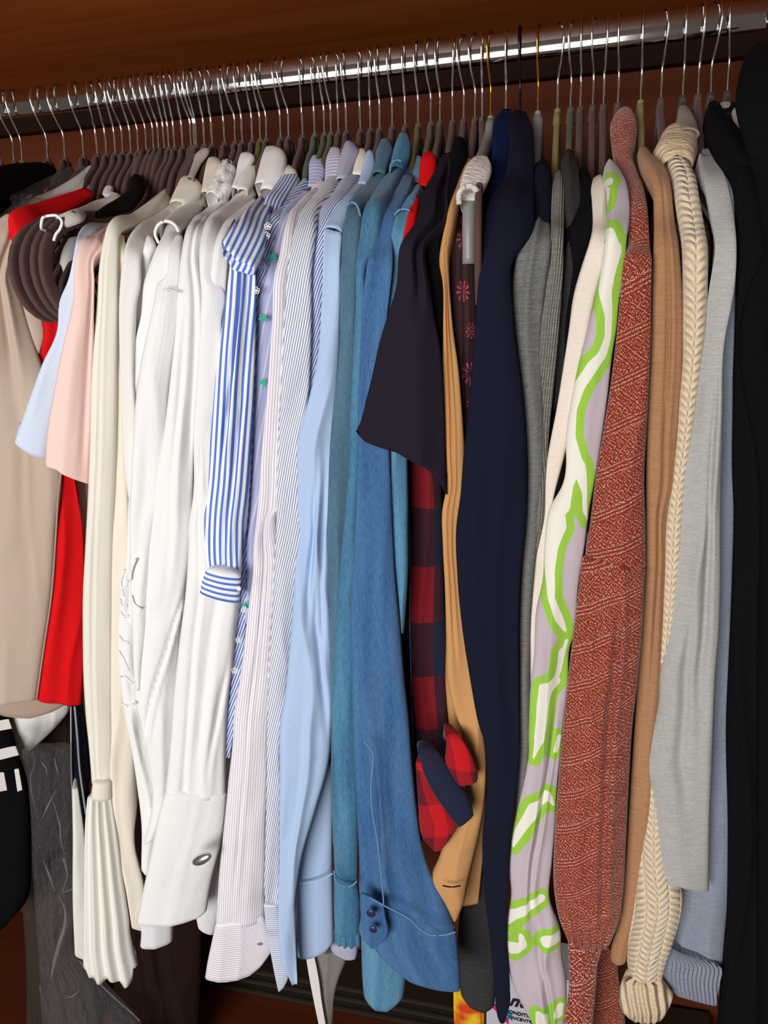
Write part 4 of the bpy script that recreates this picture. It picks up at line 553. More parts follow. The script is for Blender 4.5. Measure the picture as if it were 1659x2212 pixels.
{"n":"palm_print_shirt","l":"lilac shirt with small green palm trees printed on it","c":"shirt","p":[{"t":"loft","n":"front","m":"lilac_stripe","r":[[-0.3035,-0.08,1.3785,-0.2847,-0.0762,1.3858],[-0.3052,-0.13,1.3576,-0.2844,-0.1254,1.3606],[-0.2972,-0.17,1.3357,-0.2807,-0.1662,1.338],[-0.3001,-0.18,1.3116,-0.2851,-0.1765,1.3111],[-0.3043,-0.18,1.2998,-0.2892,-0.1764,1.2993],[-0.3141,-0.18,1.2748,-0.2947,-0.1752,1.2742],[-0.3187,-0.18,1.2368,-0.3021,-0.1758,1.2363],[-0.3247,-0.18,1.1898,-0.3088,-0.1759,1.1893],[-0.3307,-0.18,1.1413,-0.3173,-0.1764,1.1409],[-0.3389,-0.18,1.0741,-0.3257,-0.1764,1.0736],[-0.3466,-0.18,1.0302,-0.3344,-0.1766,1.0297],[-0.3532,-0.18,0.958,-0.345,-0.1776,0.9576],[-0.3578,-0.18,0.9243,-0.3511,-0.178,0.9239]],"amp":0.003},{"t":"loft","n":"collar","m":"lilac_stripe_h","r":[[-0.3052,-0.02,1.4344,-0.2929,-0.0176,1.4331],[-0.3032,-0.035,1.4258,-0.2864,-0.0318,1.4235],[-0.2982,-0.055,1.4059,-0.282,-0.0518,1.4052],[-0.2945,-0.07,1.3937,-0.2869,-0.0685,1.3934]],"amp":0.001,"thick":0.02,"rt":1},{"t":"palm","n":"palm_print","m":"palm_green","p":[-0.291,-0.152,1.3531],"s":0.0058},{"t":"palm","n":"palm_print","m":"palm_green","p":[-0.2923,-0.192,1.3111],"s":0.0058},{"t":"palm","n":"palm_print","m":"palm_green","p":[-0.3063,-0.192,1.2541],"s":0.0058},{"t":"palm","n":"palm_print","m":"palm_green","p":[-0.3114,-0.192,1.1906],"s":0.0058},{"t":"palm","n":"palm_print","m":"palm_green","p":[-0.349,-0.192,0.9489],"s":0.0058}],"h":-0.3391},
{"n":"pinstripe_shirt","l":"pinkish-white pinstriped shirt with a rounded cuff and an empty buttonhole","c":"shirt","p":[{"t":"loft","n":"sleeve","m":"pinstripe","r":[[-0.2888,-0.08,1.3855,-0.2754,-0.0774,1.3849],[-0.2896,-0.13,1.3604,-0.2734,-0.1266,1.3673],[-0.2834,-0.18,1.3354,-0.2718,-0.1774,1.3364],[-0.2859,-0.195,1.307,-0.2715,-0.1917,1.3065],[-0.2873,-0.2,1.298,-0.2733,-0.1968,1.2975],[-0.2936,-0.2,1.2515,-0.2811,-0.197,1.2511],[-0.3002,-0.2,1.2065,-0.2867,-0.1967,1.2061],[-0.3078,-0.2,1.16,-0.2917,-0.196,1.1595],[-0.3161,-0.2,1.1119,-0.2959,-0.1948,1.1112],[-0.3234,-0.2,1.0622,-0.3008,-0.1941,1.0614],[-0.3268,-0.2,1.0449,-0.3028,-0.1937,1.0609],[-0.334,-0.2,0.9928,-0.3089,-0.1932,1.0006],[-0.3466,-0.2,0.9294,-0.3172,-0.1917,0.9281],[-0.3577,-0.2,0.8728,-0.3245,-0.1903,0.8711],[-0.3716,-0.2,0.8138,-0.3324,-0.1882,0.8114],[-0.374,-0.2,0.7922,-0.3352,-0.1882,0.7897],[-0.3846,-0.2,0.7332,-0.3413,-0.1865,0.7301],[-0.3956,-0.2,0.6721,-0.3483,-0.1847,0.6681],[-0.4071,-0.2,0.6085,-0.3548,-0.1827,0.6035],[-0.4191,-0.2,0.5333,-0.3621,-0.1805,0.5347]],"amp":0.003,"vf":[[0.55,0.4,0.35,0.95,0.003,0.04]]},{"t":"loft","n":"cuff","m":"pinstripe_h","r":[[-0.4171,-0.205,0.5342,-0.3607,-0.1856,0.5411],[-0.4237,-0.205,0.5092,-0.3571,-0.1822,0.5172],[-0.4325,-0.205,0.4774,-0.3564,-0.1787,0.4905],[-0.4386,-0.205,0.4512,-0.3596,-0.1773,0.4693]],"amp":0.001,"bulge":0.12,"hem":[[0,0],[0.35,0.009],[0.7,0.01],[0.85,0.001],[1,-0.016]]},{"t":"ell","n":"buttonhole","m":"pearl_dark","p":[-0.353,-0.2165,0.5294],"s":[0.0042,0.0008,0.0022],"a":25},{"t":"loft","n":"collar","m":"pink_stripe","r":[[-0.2935,-0.05,1.406,-0.2841,-0.0482,1.4051],[-0.2929,-0.06,1.3983,-0.2796,-0.0574,1.3977],[-0.289,-0.08,1.3815,-0.2806,-0.0783,1.382]],"amp":0.001,"thick":0.02,"rt":1}],"h":-0.3216,"b":{"m":"pinstripe","e":[[-0.2821,-0.0437,1.3852],[-0.2815,-0.0933,1.3639],[-0.2776,-0.1437,1.3359],[-0.2787,-0.1584,1.3068],[-0.2803,-0.1634,1.2978],[-0.2873,-0.1635,1.2513],[-0.2934,-0.1634,1.2063],[-0.2998,-0.163,1.1597],[-0.306,-0.1624,1.1116],[-0.3121,-0.162,1.0618],[-0.3148,-0.1619,1.0529],[-0.3215,-0.1616,0.9967],[-0.3319,-0.1609,0.9287],[-0.3411,-0.1601,0.872],[-0.352,-0.1591,0.8126],[-0.3546,-0.1591,0.791],[-0.3629,-0.1583,0.7316],[-0.372,-0.1574,0.6701],[-0.381,-0.1564,0.606],[-0.3906,-0.1552,0.534]],"z":0.547,"n":"body"}},
{"n":"diagonal_stripe_shirt","l":"white shirt with fine grey-blue stripes slanting along its sleeve","c":"shirt","p":[{"t":"loft","n":"sleeve","m":"stripe_diag","r":[[-0.2802,-0.05,1.3989,-0.261,-0.0466,1.4045],[-0.279,-0.11,1.3714,-0.2528,-0.105,1.3795],[-0.2766,-0.155,1.3529,-0.2557,-0.1508,1.3558],[-0.2734,-0.185,1.3286,-0.2502,-0.1802,1.332],[-0.2755,-0.2,1.2945,-0.252,-0.195,1.2937],[-0.279,-0.2,1.2657,-0.2538,-0.1945,1.2649],[-0.2844,-0.2,1.2214,-0.2573,-0.194,1.2205],[-0.2899,-0.2,1.1756,-0.262,-0.1937,1.1825],[-0.2943,-0.2,1.1362,-0.2709,-0.1946,1.1387],[-0.2996,-0.2,1.0876,-0.275,-0.1942,1.0869],[-0.3028,-0.2,1.0541,-0.2769,-0.1938,1.0382],[-0.3083,-0.2,1.0027,-0.2829,-0.1938,1.002],[-0.3157,-0.2,0.9405,-0.292,-0.194,0.9397],[-0.3227,-0.2,0.8851,-0.3017,-0.1945,0.8843],[-0.3298,-0.2,0.8181,-0.3122,-0.1952,0.8173],[-0.3306,-0.2,0.8081,-0.3147,-0.1957,0.8074],[-0.3385,-0.2,0.7159,-0.3221,-0.1954,0.715],[-0.3454,-0.2,0.6432,-0.3283,-0.1951,0.6422],[-0.3498,-0.2,0.5981,-0.3325,-0.1949,0.5969],[-0.3503,-0.2,0.5754,-0.3353,-0.1956,0.5693]],"amp":0.004},{"t":"loft","n":"cuff","m":"stripe_fine_h","r":[[-0.3572,-0.19,0.5606,-0.3402,-0.185,0.5594],[-0.3567,-0.19,0.5296,-0.3389,-0.1848,0.5284],[-0.3527,-0.19,0.4856,-0.3358,-0.1851,0.4844],[-0.3491,-0.19,0.4514,-0.334,-0.1856,0.453],[-0.3467,-0.19,0.4342,-0.3399,-0.188,0.4405]],"amp":0.001},{"t":"loft","n":"collar","m":"stripe_lav_h","r":[[-0.2823,-0.02,1.4417,-0.2718,-0.0181,1.4404],[-0.2827,-0.035,1.4291,-0.2661,-0.032,1.43],[-0.2789,-0.055,1.4093,-0.2627,-0.0521,1.4102],[-0.2756,-0.07,1.3955,-0.2689,-0.0688,1.3952]],"amp":0.001,"thick":0.02,"rt":1}],"h":-0.3068,"b":{"m":"stripe_diag","e":[[-0.2725,-0.0136,1.4011],[-0.2685,-0.073,1.3746],[-0.2682,-0.1183,1.3541],[-0.2641,-0.1481,1.33],[-0.2661,-0.163,1.2942],[-0.2689,-0.1628,1.2654],[-0.2736,-0.1626,1.221],[-0.2787,-0.1625,1.1784],[-0.2849,-0.1628,1.1372],[-0.2898,-0.1627,1.0873],[-0.2924,-0.1625,1.0477],[-0.2981,-0.1625,1.0024],[-0.3062,-0.1626,0.9402],[-0.3143,-0.1628,0.8848],[-0.3228,-0.1631,0.8178],[-0.3242,-0.1633,0.8078],[-0.3319,-0.1632,0.7155],[-0.3386,-0.163,0.6428],[-0.3429,-0.163,0.5976],[-0.3443,-0.1632,0.573]],"z":0.58,"n":"body"}},
{"n":"blue_pencil_stripe_shirt","l":"shirt with crisp blue pencil stripes on the shoulder and a lavender-grey collar","c":"shirt","p":[{"t":"loft","n":"sleeve","m":"stripe_blue_diag","r":[[-0.262,-0.05,1.4,-0.2411,-0.0466,1.4079],[-0.2634,-0.1,1.3717,-0.2352,-0.0951,1.3828],[-0.2586,-0.145,1.3537,-0.2343,-0.1406,1.3601],[-0.2535,-0.175,1.3284,-0.239,-0.1722,1.3236],[-0.2586,-0.185,1.2945,-0.2422,-0.1817,1.294],[-0.2609,-0.185,1.2504,-0.2475,-0.1823,1.25],[-0.2646,-0.185,1.205,-0.2546,-0.1829,1.2047],[-0.2681,-0.185,1.1739,-0.2594,-0.1832,1.1768],[-0.2727,-0.185,1.1098,-0.268,-0.184,1.1096]],"amp":0.003},{"t":"loft","n":"collar","m":"lav_grey","r":[[-0.2654,-0.02,1.4452,-0.2549,-0.0183,1.4452],[-0.265,-0.035,1.4342,-0.2452,-0.0317,1.4332],[-0.2633,-0.055,1.4161,-0.2463,-0.0521,1.4153],[-0.2605,-0.075,1.3976,-0.2481,-0.0729,1.3963]],"amp":0.001,"thick":0.02,"rt":1}],"h":-0.2869,"b":{"m":"stripe_blue_diag","e":[[-0.2484,-0.0128,1.4051],[-0.2451,-0.0618,1.3789],[-0.2428,-0.1071,1.3579],[-0.2441,-0.1382,1.3253],[-0.2479,-0.1479,1.2942],[-0.2522,-0.1482,1.2501],[-0.2581,-0.1486,1.2048],[-0.2624,-0.1488,1.1758],[-0.2696,-0.1493,1.1097]],"z":0.58,"n":"body"}},
{"n":"cream_shirt","l":"shirt showing only a plain cream collar between lavender and light blue ones","c":"shirt","p":[{"t":"loft","n":"collar","m":"cream_silk","r":[[-0.2497,-0.025,1.4357,-0.2393,-0.0234,1.4348],[-0.2486,-0.04,1.424,-0.2349,-0.0379,1.4233],[-0.2481,-0.06,1.403,-0.2363,-0.0581,1.4025]],"amp":0.001,"thick":0.02,"rt":1}],"h":-0.2779},
{"n":"light_blue_shirt","l":"plain light blue dress shirt with its pointed cuff edge hanging open","c":"shirt","p":[{"t":"loft","n":"yoke","m":"light_blue","r":[[-0.2423,-0.05,1.3978,-0.2268,-0.0476,1.4019],[-0.2462,-0.1,1.3721,-0.2263,-0.0967,1.3819],[-0.2448,-0.15,1.3523,-0.2214,-0.146,1.36],[-0.2408,-0.185,1.336,-0.2238,-0.1819,1.3304]],"amp":0.001},{"t":"loft","n":"sleeve","m":"light_blue","r":[[-0.24,-0.188,1.336,-0.2225,-0.1848,1.3293],[-0.2383,-0.2,1.307,-0.2219,-0.197,1.3064],[-0.2421,-0.2,1.2644,-0.2247,-0.1967,1.2638],[-0.248,-0.2,1.2206,-0.2277,-0.1961,1.22],[-0.2563,-0.2,1.1876,-0.232,-0.1952,1.1869],[-0.2657,-0.2,1.1599,-0.2362,-0.194,1.1591],[-0.2738,-0.2,1.1364,-0.2383,-0.1927,1.1402],[-0.2766,-0.2,1.0963,-0.2414,-0.1926,1.0954],[-0.2784,-0.2,1.0551,-0.2458,-0.1931,1.0544],[-0.2774,-0.2,1.0415,-0.248,-0.1937,1.0408],[-0.2841,-0.2,1.0073,-0.2493,-0.1925,1.0065],[-0.2902,-0.2,0.96,-0.2511,-0.1914,0.9591],[-0.2982,-0.2,0.9055,-0.2526,-0.1898,0.9046],[-0.3073,-0.2,0.849,-0.2551,-0.188,0.8479],[-0.3142,-0.2,0.8208,-0.2579,-0.1869,0.8195],[-0.3197,-0.2,0.753,-0.2644,-0.1868,0.7652],[-0.3245,-0.2,0.6825,-0.2822,-0.1894,0.7047],[-0.3278,-0.2,0.6338,-0.3009,-0.1929,0.6448],[-0.333,-0.2,0.5835,-0.3131,-0.1946,0.5824],[-0.3361,-0.2,0.5321,-0.3152,-0.1942,0.5514],[-0.334,-0.2,0.4935,-0.3168,-0.1953,0.4925],[-0.3228,-0.2,0.4588,-0.317,-0.1984,0.4598]],"amp":0.005,"vf":[[0.55,0.28,0.4,0.42,0.008,0.08],[0.8,0.3,0.75,0.5,0.006,0.07],[0.6,0.45,0.95,0.62,0.006,0.06]]},{"t":"loft","n":"rear_cuff","m":"light_blue","r":[[-0.2954,-0.16,0.731,-0.2708,-0.1546,0.7449],[-0.3134,-0.16,0.6556,-0.2763,-0.1515,0.6549],[-0.3254,-0.16,0.5723,-0.2799,-0.1493,0.5864],[-0.3268,-0.16,0.5512,-0.2814,-0.1493,0.5503],[-0.3309,-0.16,0.4646,-0.2838,-0.1488,0.4853]],"amp":0.001,"hem":[[0,0],[0.4,0.004],[0.8,0.004],[1,-0.004]]},{"t":"tube","n":"cuff_seam","m":"light_blue","p":[[-0.3197,-0.1735,0.5837],[-0.3032,-0.1735,0.5891],[-0.2845,-0.1735,0.5978],[-0.2716,-0.1735,0.607]],"rad":0.0009},{"t":"loft","n":"collar","m":"light_blue","r":[[-0.2367,-0.03,1.4329,-0.2306,-0.0291,1.4323],[-0.2388,-0.04,1.4232,-0.226,-0.0381,1.421],[-0.2375,-0.06,1.4038,-0.224,-0.0579,1.4032],[-0.2359,-0.08,1.3897,-0.226,-0.0785,1.3892]],"amp":0.001,"thick":0.02,"rt":1}],"h":-0.2684,"b":{"m":"light_blue","e":[[-0.2313,-0.1514,1.3327],[-0.2301,-0.1635,1.3067],[-0.2334,-0.1634,1.2641],[-0.2379,-0.1631,1.2203],[-0.2441,-0.1626,1.1873],[-0.251,-0.162,1.1595],[-0.256,-0.1614,1.1383],[-0.259,-0.1613,1.0958],[-0.2621,-0.1615,1.0547],[-0.2627,-0.1619,1.0412],[-0.2667,-0.1613,1.0069],[-0.2707,-0.1607,0.9595],[-0.2754,-0.1599,0.905],[-0.2812,-0.159,0.8484],[-0.2861,-0.1585,0.8201],[-0.2921,-0.1584,0.7591],[-0.3034,-0.1597,0.6936],[-0.3144,-0.1615,0.6393],[-0.3231,-0.1623,0.583],[-0.3256,-0.1621,0.5417],[-0.3254,-0.1626,0.493],[-0.3199,-0.1642,0.4593]],"z":0.644,"n":"body"}},
{"n":"grey_denim_shirt","l":"faded grey-teal denim shirt, leftmost of the denim shirts","c":"shirt","p":[{"t":"loft","n":"sleeve","m":"denim_grey","r":[[-0.2261,-0.05,1.4031,-0.2091,-0.0476,1.4054],[-0.229,-0.1,1.3771,-0.2062,-0.0966,1.3806],[-0.2266,-0.15,1.3613,-0.21,-0.1473,1.3562],[-0.2235,-0.18,1.3334,-0.2055,-0.177,1.3397],[-0.2254,-0.195,1.2926,-0.2058,-0.1917,1.306],[-0.2291,-0.195,1.2495,-0.2112,-0.1919,1.2489],[-0.2344,-0.195,1.2051,-0.2132,-0.1912,1.2045],[-0.2391,-0.195,1.1592,-0.2168,-0.191,1.1587],[-0.2443,-0.195,1.1119,-0.2206,-0.1906,1.1114],[-0.2497,-0.195,1.0547,-0.2256,-0.1904,1.0543],[-0.2507,-0.195,1.0461,-0.2284,-0.1907,1.0457],[-0.252,-0.195,1.0038,-0.2351,-0.1917,1.0035],[-0.2517,-0.195,0.9516,-0.2414,-0.193,0.9515],[-0.2539,-0.195,0.8977,-0.2456,-0.1933,0.8976],[-0.2561,-0.195,0.8241,-0.2493,-0.1936,0.8241],[-0.2605,-0.195,0.7345,-0.2536,-0.1936,0.7345],[-0.2619,-0.195,0.6644,-0.2568,-0.1939,0.6644]],"amp":0.003},{"t":"tube","n":"armhole_seam","m":"denim_seam","p":[[-0.2218,-0.172,1.3553],[-0.2177,-0.172,1.3595],[-0.2124,-0.172,1.3582],[-0.2088,-0.172,1.3503],[-0.2077,-0.172,1.3389]],"rad":0.0012},{"t":"loft","n":"collar","m":"denim_grey","r":[[-0.2236,-0.02,1.4442,-0.2132,-0.0186,1.4433],[-0.2246,-0.035,1.4326,-0.2066,-0.0325,1.4316],[-0.2217,-0.055,1.4161,-0.2075,-0.053,1.4153],[-0.2209,-0.07,1.4018,-0.2077,-0.0681,1.4004]],"amp":0.001,"thick":0.02,"rt":1}],"h":-0.2518,"b":{"m":"denim_grey","e":[[-0.215,-0.0134,1.4046],[-0.2142,-0.0628,1.3794],[-0.2158,-0.1132,1.358],[-0.2118,-0.143,1.3375],[-0.2127,-0.1579,1.3013],[-0.2175,-0.158,1.2491],[-0.2206,-0.1575,1.2047],[-0.2246,-0.1574,1.1589],[-0.2289,-0.1571,1.1116],[-0.234,-0.157,1.0544],[-0.2362,-0.1572,1.0458],[-0.241,-0.1579,1.0036],[-0.245,-0.1587,0.9515],[-0.2485,-0.1589,0.8976],[-0.2517,-0.1591,0.8241],[-0.256,-0.1591,0.7345],[-0.2586,-0.1593,0.6644]],"z":0.612,"n":"body"}},
{"n":"teal_denim_shirt","l":"bright teal-blue denim shirt with a small frilled cuff end","c":"shirt","p":[{"t":"loft","n":"sleeve","m":"denim_teal","r":[[-0.2104,-0.05,1.4003,-0.1915,-0.0475,1.4104],[-0.2106,-0.12,1.3656,-0.1883,-0.1169,1.3749],[-0.2067,-0.17,1.3405,-0.1863,-0.167,1.3494],[-0.2076,-0.19,1.3105,-0.1899,-0.1873,1.314],[-0.2072,-0.195,1.3058,-0.1948,-0.193,1.3053],[-0.2097,-0.195,1.2633,-0.1993,-0.1933,1.263],[-0.2139,-0.195,1.2196,-0.2026,-0.1932,1.2193],[-0.2182,-0.195,1.1745,-0.206,-0.193,1.1742],[-0.2233,-0.195,1.1122,-0.2094,-0.1926,1.1119],[-0.23,-0.195,1.0551,-0.2158,-0.1925,1.0549],[-0.2374,-0.195,1.0045,-0.2205,-0.1919,1.0043],[-0.2452,-0.195,0.9432,-0.225,-0.1912,0.9431],[-0.2495,-0.195,0.8797,-0.2269,-0.1907,0.8797],[-0.255,-0.195,0.8243,-0.2278,-0.1898,0.8242],[-0.2583,-0.195,0.7575,-0.2296,-0.1894,0.7575],[-0.2605,-0.195,0.6882,-0.2304,-0.1891,0.6884],[-0.2614,-0.195,0.6526,-0.2329,-0.1894,0.6528],[-0.261,-0.195,0.6165,-0.2354,-0.1899,0.6143]],"amp":0.004},{"t":"loft","n":"cuff","m":"denim_teal","r":[[-0.261,-0.2,0.6277,-0.234,-0.1946,0.6159],[-0.2626,-0.2,0.5959,-0.2317,-0.1939,0.5962],[-0.2637,-0.2,0.5497,-0.2336,-0.194,0.5501]],"amp":0.001,"bulge":0.3},{"t":"tube","n":"cuff_seam","m":"denim_seam","p":[[-0.255,-0.216,0.6473],[-0.2514,-0.216,0.6326],[-0.2432,-0.216,0.6281],[-0.2346,-0.216,0.6307],[-0.228,-0.216,0.6377]],"rad":0.0011},{"t":"loft","n":"cuff_frill","m":"denim_teal","r":[[-0.2648,-0.2,0.5508,-0.2336,-0.1937,0.5512],[-0.2645,-0.2,0.5345,-0.2343,-0.1939,0.531]],"amp":0.0,"pl":[9,0.003],"fz":1,"open":1},{"t":"loft","n":"collar","m":"denim_teal","r":[[-0.202,-0.02,1.4496,-0.1925,-0.0188,1.4487],[-0.2033,-0.035,1.4372,-0.1863,-0.0329,1.4347],[-0.2034,-0.055,1.4178,-0.1851,-0.0527,1.4152],[-0.2019,-0.07,1.4058,-0.1887,-0.0683,1.4051]],"amp":0.001,"thick":0.02,"rt":1},{"t":"tube","n":"collar_seam","m":"denim_seam","p":[[-0.1984,-0.085,1.4],[-0.1966,-0.085,1.4074],[-0.1915,-0.085,1.4107],[-0.1857,-0.085,1.4088]],"rad":0.0011},{"t":"loft","n":"rear_hem","m":"lav_grey","r":[[-0.2926,-0.14,0.4724,-0.2576,-0.1328,0.4727],[-0.2904,-0.14,0.4598,-0.258,-0.1334,0.4601],[-0.2764,-0.14,0.4519,-0.2602,-0.1368,0.4522]],"amp":0.001}],"h":-0.2288,"b":{"m":"denim_teal","e":[[-0.1981,-0.0134,1.4069],[-0.1961,-0.083,1.3716],[-0.1934,-0.1331,1.3463],[-0.1961,-0.1532,1.3128],[-0.1991,-0.1587,1.3055],[-0.2029,-0.1589,1.2631],[-0.2066,-0.1588,1.2194],[-0.2103,-0.1587,1.1743],[-0.2143,-0.1584,1.112],[-0.2208,-0.1584,1.055],[-0.2264,-0.158,1.0044],[-0.2321,-0.1575,0.9431],[-0.2348,-0.1572,0.8797],[-0.2373,-0.1566,0.8242],[-0.2396,-0.1564,0.7575],[-0.2409,-0.1562,0.6883],[-0.2429,-0.1564,0.6527],[-0.2444,-0.1567,0.6151]],"z":0.58,"n":"body"}},
{"n":"blue_denim_shirt","l":"large mid-blue denim shirt with an open cuff, dark buttons and pale seam","c":"shirt","p":[{"t":"loft","n":"sleeve","m":"denim_blue","r":[[-0.1926,-0.06,1.3928,-0.1792,-0.0584,1.3983],[-0.1936,-0.13,1.3588,-0.1716,-0.1271,1.3694],[-0.1941,-0.17,1.344,-0.1741,-0.1672,1.3431],[-0.1936,-0.19,1.3168,-0.1733,-0.1871,1.316],[-0.1944,-0.2,1.3048,-0.1713,-0.1967,1.3039],[-0.2027,-0.2,1.2487,-0.1791,-0.1965,1.2479],[-0.2063,-0.2,1.2049,-0.1851,-0.1967,1.2043],[-0.2103,-0.2,1.1444,-0.181,-0.1955,1.1439],[-0.2132,-0.2,1.0974,-0.1802,-0.1949,1.0969],[-0.2172,-0.2,1.0485,-0.1802,-0.1942,1.0483],[-0.2234,-0.2,0.9898,-0.179,-0.193,0.9897],[-0.227,-0.2,0.9376,-0.1756,-0.1919,0.9379],[-0.2275,-0.2,0.884,-0.1729,-0.1914,0.8846],[-0.2297,-0.2,0.8296,-0.1692,-0.1905,0.8307],[-0.23,-0.2,0.7752,-0.1666,-0.1902,0.7768],[-0.2292,-0.2,0.7193,-0.1629,-0.1898,0.7215],[-0.229,-0.2,0.6732,-0.1578,-0.1893,0.6761],[-0.2294,-0.2,0.6378,-0.1494,-0.1882,0.6416],[-0.2306,-0.2,0.6088,-0.1338,-0.1864,0.6072],[-0.2257,-0.2,0.5975,-0.1214,-0.186,0.5705]],"amp":0.004,"bulge":0.14,"vf":[[0.4,0.8,0.36,0.97,0.004,0.02]]},{"t":"loft","n":"cuff","m":"denim_blue","r":[[-0.2296,-0.203,0.6126,-0.1205,-0.1882,0.5677],[-0.2287,-0.203,0.58,-0.1186,-0.1882,0.5436],[-0.2121,-0.203,0.5337,-0.1169,-0.1909,0.5267],[-0.1934,-0.203,0.515,-0.1158,-0.1937,0.5097],[-0.1766,-0.203,0.5021,-0.1154,-0.1961,0.4926]],"amp":0.001,"bulge":0.1},{"t":"loft","n":"placket_tab","m":"denim_blue","r":[[-0.2206,-0.228,0.6336,-0.1956,-0.2237,0.6181],[-0.2218,-0.228,0.6029,-0.1941,-0.2232,0.6039],[-0.2219,-0.228,0.5743,-0.1934,-0.2231,0.5754],[-0.211,-0.228,0.5608,-0.2028,-0.2266,0.5659]],"amp":0.0,"thick":0.004,"bulge":0.03,"flat":1},{"t":"tube","n":"cuff_seam","m":"denim_seam","p":[[-0.2224,-0.2255,0.6336],[-0.1951,-0.2255,0.6197],[-0.179,-0.2255,0.6133],[-0.165,-0.2255,0.6065],[-0.1552,-0.2255,0.5967],[-0.1433,-0.2255,0.5908],[-0.1273,-0.2255,0.5938],[-0.115,-0.2255,0.5997]],"rad":0.001},{"t":"tube","n":"placket_edge","m":"denim_seam","p":[[-0.2096,-0.2265,0.8212],[-0.2004,-0.2265,0.8076],[-0.2008,-0.2265,0.797],[-0.2035,-0.2265,0.7755],[-0.2038,-0.2265,0.7409],[-0.2,-0.2265,0.7084],[-0.1964,-0.2265,0.664],[-0.1948,-0.2265,0.6206]],"rad":0.0009},{"t":"btn","n":"button","m":"button_dark","p":[-0.2072,-0.236,0.616],"rad":0.0052},{"t":"btn","n":"button","m":"button_dark","p":[-0.2055,-0.236,0.5953],"rad":0.0045},{"t":"loft","n":"collar","m":"denim_dark","r":[[-0.1952,-0.03,1.4217,-0.1866,-0.029,1.4209],[-0.1958,-0.04,1.412,-0.1822,-0.0384,1.4113],[-0.1935,-0.06,1.3913,-0.1827,-0.0587,1.3907]],"amp":0.001,"thick":0.02,"rt":1}],"h":-0.2142,"b":{"m":"denim_blue","e":[[-0.1859,-0.0242,1.3956],[-0.1826,-0.0935,1.3641],[-0.1841,-0.1336,1.3436],[-0.1835,-0.1535,1.3164],[-0.1829,-0.1634,1.3043],[-0.1909,-0.1633,1.2483],[-0.1957,-0.1634,1.2046],[-0.1956,-0.1628,1.1442],[-0.1967,-0.1625,1.0972],[-0.1987,-0.1621,1.0484],[-0.2012,-0.1615,0.9898],[-0.2013,-0.161,0.9377],[-0.2002,-0.1607,0.8843],[-0.1994,-0.1603,0.8301],[-0.1983,-0.1601,0.776],[-0.1961,-0.1599,0.7204],[-0.1934,-0.1596,0.6746],[-0.1894,-0.1591,0.6397],[-0.1822,-0.1582,0.608],[-0.1736,-0.158,0.584]],"z":0.58,"n":"body"}},
{"n":"pale_denim_shirt","l":"pale washed denim shirt, rightmost of the denims beside the black kimono sleeve","c":"shirt","p":[{"t":"loft","n":"sleeve","m":"denim_pale","r":[[-0.1767,-0.08,1.3794,-0.1668,-0.0789,1.3865],[-0.1748,-0.15,1.3536,-0.1596,-0.1482,1.3557],[-0.1752,-0.18,1.332,-0.1601,-0.1781,1.3258],[-0.1787,-0.185,1.3024,-0.1641,-0.1831,1.3018],[-0.1841,-0.185,1.2769,-0.1649,-0.1824,1.2763],[-0.1884,-0.185,1.2408,-0.1659,-0.182,1.2401],[-0.1912,-0.185,1.2037,-0.1669,-0.1817,1.2031],[-0.1896,-0.185,1.1579,-0.1649,-0.1817,1.1575],[-0.1868,-0.185,1.1188,-0.1657,-0.1821,1.1106],[-0.1861,-0.185,1.0624,-0.1663,-0.1823,1.0623],[-0.185,-0.185,1.0457,-0.1667,-0.1825,1.0456],[-0.1821,-0.185,1.0039,-0.1671,-0.183,1.004],[-0.1783,-0.185,0.9612,-0.1707,-0.184,0.956],[-0.1766,-0.185,0.9297,-0.1737,-0.1846,0.928]],"amp":0.004},{"t":"loft","n":"rear_cuff","m":"denim_pale","r":[[-0.2531,-0.13,0.5124,-0.1943,-0.1206,0.5151],[-0.2541,-0.13,0.4575,-0.1968,-0.1208,0.4604],[-0.2544,-0.13,0.4014,-0.1998,-0.1211,0.4043],[-0.2538,-0.13,0.3843,-0.2022,-0.1215,0.3843]],"amp":0.001,"hem":[[0,-0.006],[0.3,0.008],[0.6,0.01],[1,-0.008]]},{"t":"tube","n":"armhole_seam","m":"denim_seam","p":[[-0.1754,-0.168,1.3459],[-0.1707,-0.168,1.3504],[-0.1647,-0.168,1.3507],[-0.1602,-0.168,1.3491]],"rad":0.0011},{"t":"loft","n":"collar","m":"denim_pale","r":[[-0.1828,-0.03,1.4239,-0.1763,-0.0293,1.4232],[-0.1827,-0.04,1.4126,-0.1742,-0.039,1.4121],[-0.1807,-0.06,1.3904,-0.1724,-0.059,1.3915]],"amp":0.001,"thick":0.02,"rt":1}],"h":-0.1992,"b":{"m":"denim_pale","e":[[-0.1703,-0.0443,1.384],[-0.1649,-0.1138,1.355],[-0.1654,-0.1438,1.328],[-0.1692,-0.1488,1.302],[-0.1716,-0.1483,1.2765],[-0.1738,-0.148,1.2403],[-0.1754,-0.1479,1.2033],[-0.1735,-0.1479,1.1576],[-0.1731,-0.1481,1.1135],[-0.1732,-0.1482,1.0623],[-0.1731,-0.1484,1.0456],[-0.1724,-0.1487,1.004],[-0.1734,-0.1493,0.9578],[-0.1747,-0.1497,0.9286]],"z":0.644,"n":"body"}},
